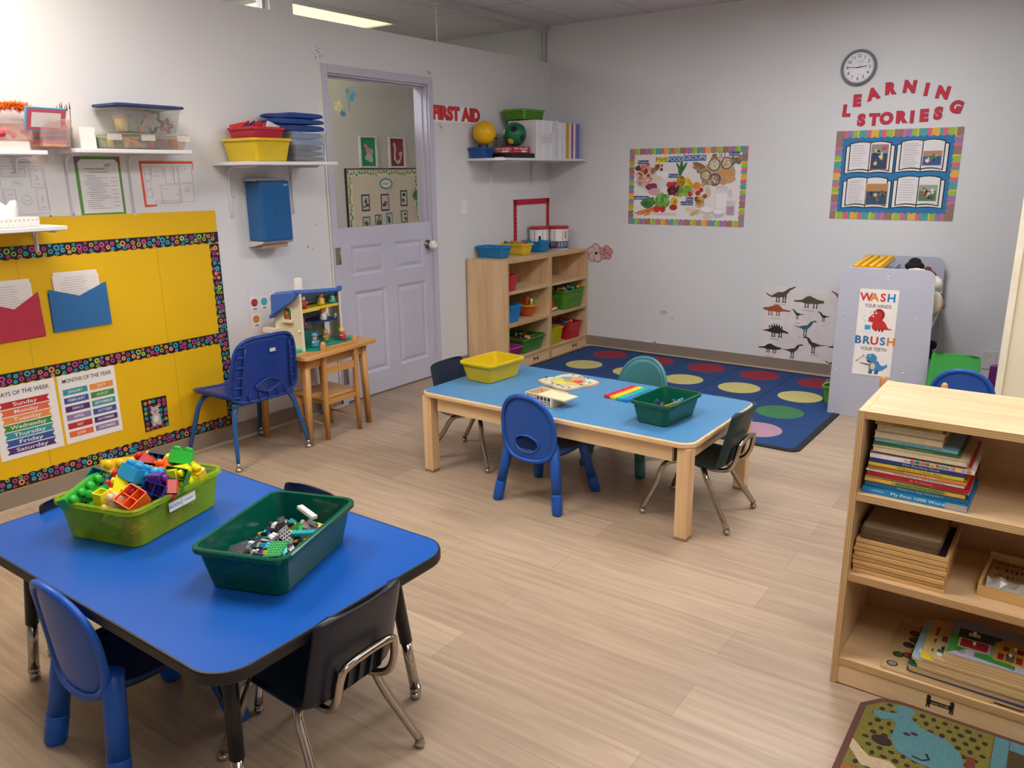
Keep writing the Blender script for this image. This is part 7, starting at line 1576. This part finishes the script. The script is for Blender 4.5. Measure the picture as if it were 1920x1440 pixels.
for k in range(6):
    t = thing('paint_brush', 'thin paint brush, %s in the brush jar' % ['leftmost', 'second', 'third', 'fourth', 'fifth', 'rightmost'][k], 'brush', (.075+.006*(k % 2), -4.268+.005*k, ZB+.006), 0, 'paint brushes in the jar')
    MB().cyl((0, 0, 0), (.004, -.016+.006*k, .155+.008*(k % 3)), .0022, PL(('c9a878', 'd8d2c6', '8a4a3a')[k % 3]), 6).build('handle', t); MB().tube([(.004, -.016+.006*k, .155+.008*(k % 3)), (.004, -.017+.0065*k, .185+.008*(k % 3))], [.004, .001], mat('6a5444', .8), 6).build('bristles', t)
# ---- left craft shelf
ZA = 1.656
tag(MB().prism(rrect(.17, .30, .01, 3, .1, -4.62), ZA, ZA+.036, mat('dcc8c4', .5)).build('flat_tray'), 'pale pink flat tray box under the clear craft box', 'tray')
cb1 = thing('craft_box', 'clear compartment box with pink craft pieces at the left edge', 'box', (.1, -4.585, ZA+.037)); q = MB(); tub_mesh(q, .17, .285, .082, clear_plastic('f2e2de', .84), .94, .015, rim=.004); q.build('tub', cb1)
toys(16, .1, -4.585, ZA+.075, .06, .11, [('c8324a', 'crimson'), ('d9506a', 'pink'), ('b8283c', 'red')], 'craft piece', 'clear compartment box', 'craft pieces in the compartment box', .02)
cb2 = thing('craft_box', 'clear craft box with coloured strips beside the brushes', 'box', (.1, -4.350-.075, ZA)); 
cb2.location = (.105, -4.352, 1.668); q = MB(); tub_mesh(q, .165, .150, .125, clear_plastic('f4e4e2', .84), .88, .02, rim=.004); q.build('tub', cb2)
for k, (c, nm) in enumerate((('d9a24a', 'amber'), ('c23a4a', 'crimson'), ('2a2a6a', 'navy'), ('8f3f5a', 'plum'), ('4a5a6a', 'slate'), ('d8506a', 'pink'), ('e07a6a', 'coral'))):
    tag(MB().prism(rrect(.115+.003*k, .10+.003*k, .01, 3, .105, -4.352), 1.674+.0145*k, 1.674+.0145*k+.0135, PL(c)).build('craft_pad'), '%s layer of craft material in the box beside the brushes' % nm, 'craft material', 'layers in the craft box')
fb = thing('picture_board', 'small white board with pink and blue frame leaning on the craft boxes', 'board', (.165, -4.395, 1.738), R90+.12)
q = MB(); q.T = Matrix.Rotation(.35, 4, 'X'); q.prism(rrect(.185, .012, .005, 2), 0, .105, PL('5f9fc4')); q.rect(-.085, .006, .085, .098, .0070, PL('cf5a6e')).rect(-.066, .020, .066, .084, .0078, WHITE); q.build('board', fb)
bo_ = MB(); rs = random.Random(14); om = mat('e8741a', .85, var=.15, scale=60)
ctr = smooth([(.05, -4.60, 1.80), (.055, -4.56, 1.83), (.06, -4.50, 1.845), (.06, -4.44, 1.845), (.065, -4.40, 1.832), (.07, -4.385, 1.80)], 10)
for p in ctr:
    for k in range(26):
        a, e = rs.uniform(0, 6.28), rs.uniform(-1, 1); r = math.sqrt(1-e*e); q_ = p+Vector((r*math.cos(a), r*math.sin(a), e))*rs.uniform(.018, .032)
        bo_.tube([tuple(p), tuple((p+q_)/2+Vector((rs.uniform(-.004, .004), rs.uniform(-.004, .004), .003))), tuple(q_)], [.002, .0018, .0004], om, 3)
fo = bo_.build('feather_boa'); tag(fo, 'fluffy orange feather boa heaped on the left craft shelf', 'feather boa')
# ---- grey rack: brick trays and plush toys
a0 = math.radians(4.4)
def rack(lx, ly): return (2.790+lx*math.cos(a0)-ly*math.sin(a0), -.985+lx*math.sin(a0)+ly*math.cos(a0))
for k, (lx, lab) in enumerate(((.095, 'yellow studded brick tray on the rack top, wall-side one'), (.185, 'yellow studded brick tray on the rack top, room-side one'))):
    x, y = rack(lx, .42); t = thing('brick_tray', lab, 'toy', (x, y, .9285), a0, 'yellow brick trays')
    MB().box(-.042, -.36, 0, .042, .36, .020, PL('e2ae14')).build('plate', t, bevel=.003)
    q = MB()
    for i in range(2):
        for j in range(17): q.lathe([(.0145, .020), (.0145, .034), (.012, .036), (0, .036)], PL('e8b61a'), 12, (-.021+.042*i, -.336+.042*j, 0))
    q.build('studs', t)
def plush(lab, lx, ly, z, parts, cat='plush toy'):
    x, y = rack(lx+.035, ly); t = thing('plush_toy', lab, cat, (x, y, z), a0, 'plush toys on the grey rack')
    for nm, c, items in parts:
        m = mat(c, .95, var=.12, scale=50, bump=.6, bscale=150); q = MB()
        for cx, cy, cz, r, s_ in items: q.ball((cx, cy, cz), r, m, 14, s_)
        q.build(nm, t)
plush('large cream plush with round head showing above the grey rack front panel', .40, .12, .633, [('body', 'cfc3b4', [(0, 0, .10, .10, (1, .9, 1))]), ('head', 'd8cdbe', [(-.02, 0, .245, .085, (1.15, 1, .9)), (.06, .02, .21, .05, (1, 1, .8))]), ('arm', 'cfc3b4', [(.10, -.03, .12, .045, (1, .8, 1.6))])])
plush('brown teddy bear with red bow in the middle of the rack shelf', .42, .38, .633, [('body', '5f3a2a', [(0, 0, .09, .085, (1, 1, 1.1))]), ('head', '6b4330', [(0, 0, .225, .065, (1, 1, 1))]), ('ear', '5a3626', [(0, -.055, .275, .025, (1, 1, 1)), (0, .055, .275, .025, (1, 1, 1))]), ('bow', 'b81f24', [(.075, 0, .10, .03, (.5, 1.2, .8)), (.072, .03, .10, .022, (.5, 1, 1.1))]), ('arm', '6b4330', [(.06, -.07, .11, .035, (1.4, .8, .8)), (.06, .07, .11, .035, (1.4, .8, .8))])])
plush('white plush with puffy head behind the cream plush', .46, .22, .633, [('body', 'd9d2cc', [(0, 0, .09, .07, (1, 1, 1.2))]), ('head', 'e0dad4', [(.01, 0, .21, .06, (1, 1, 1))])])
plush('dark doll with black and red hat at the far end of the rack shelf', .33, .60, .633, [('body', '6a2a2a', [(0, 0, .09, .07, (1, 1, 1.3))]), ('head', '7a5140', [(0, 0, .225, .055, (1, 1, 1))]), ('hat', '1c1b20', [(0, 0, .280, .060, (1, 1, .6)), (0, 0, .305, .04, (1, 1, .8))])])
plush('tan baby doll with pale clothes at the front edge of the rack shelf', .47, .30, .633, [('body', 'c9c2ae', [(.0, 0, .045, .045, (1.2, 1.2, .8))]), ('hand', 'c08a5c', [(.05, .02, .07, .03, (1, 1, .9)), (.055, -.02, .075, .02, (1, 1, .8))])])
plush('black and teal plush lying on the middle board of the grey rack', .45, .35, .344, [('body', '1b1c22', [(0, 0, .05, .05, (1.2, 1.4, 1)), (.05, .05, .09, .03, (1, 1, 1)), (.06, -.04, .04, .03, (1.6, 1, .7))]), ('shirt', '4f9a8a', [(-.01, -.02, .07, .05, (1, 1, .9))])])
plush('bare doll lying on the lowest board of the grey rack', .43, .35, .149, [('body', '9a6a4e', [(0, 0, .05, .05, (1.2, 1.4, .9)), (.07, .02, .05, .028, (1.8, .9, .8))]), ('head', 'a87658', [(-.02, -.09, .06, .045, (1, 1, 1))])])
# small lime bin on the rug beside the rack
sb = tub('lime green bin on the rug half hidden by the grey rack', (2.775, -.700, .0098), .05, .150, .20, .125, '5f9e2c', tap=.82, r=.02)
tag(MB().tube([(-.06, -.03, .0), (0, .0, .03), (.05, .03, .045)], .004, PL('c9c4bc'), 6).build('paint_stick', loc=(2.745, -.70, .120)), 'thin pale stick lying across the lime bin on the rug', 'stick')
tag(MB().box(-.05, -.07, 0, .05, .07, .06, mat('5a4030', .8)).build('cardboard_piece', loc=(2.775, -.70, .022)), 'brown cardboard piece inside the lime bin on the rug', 'cardboard')
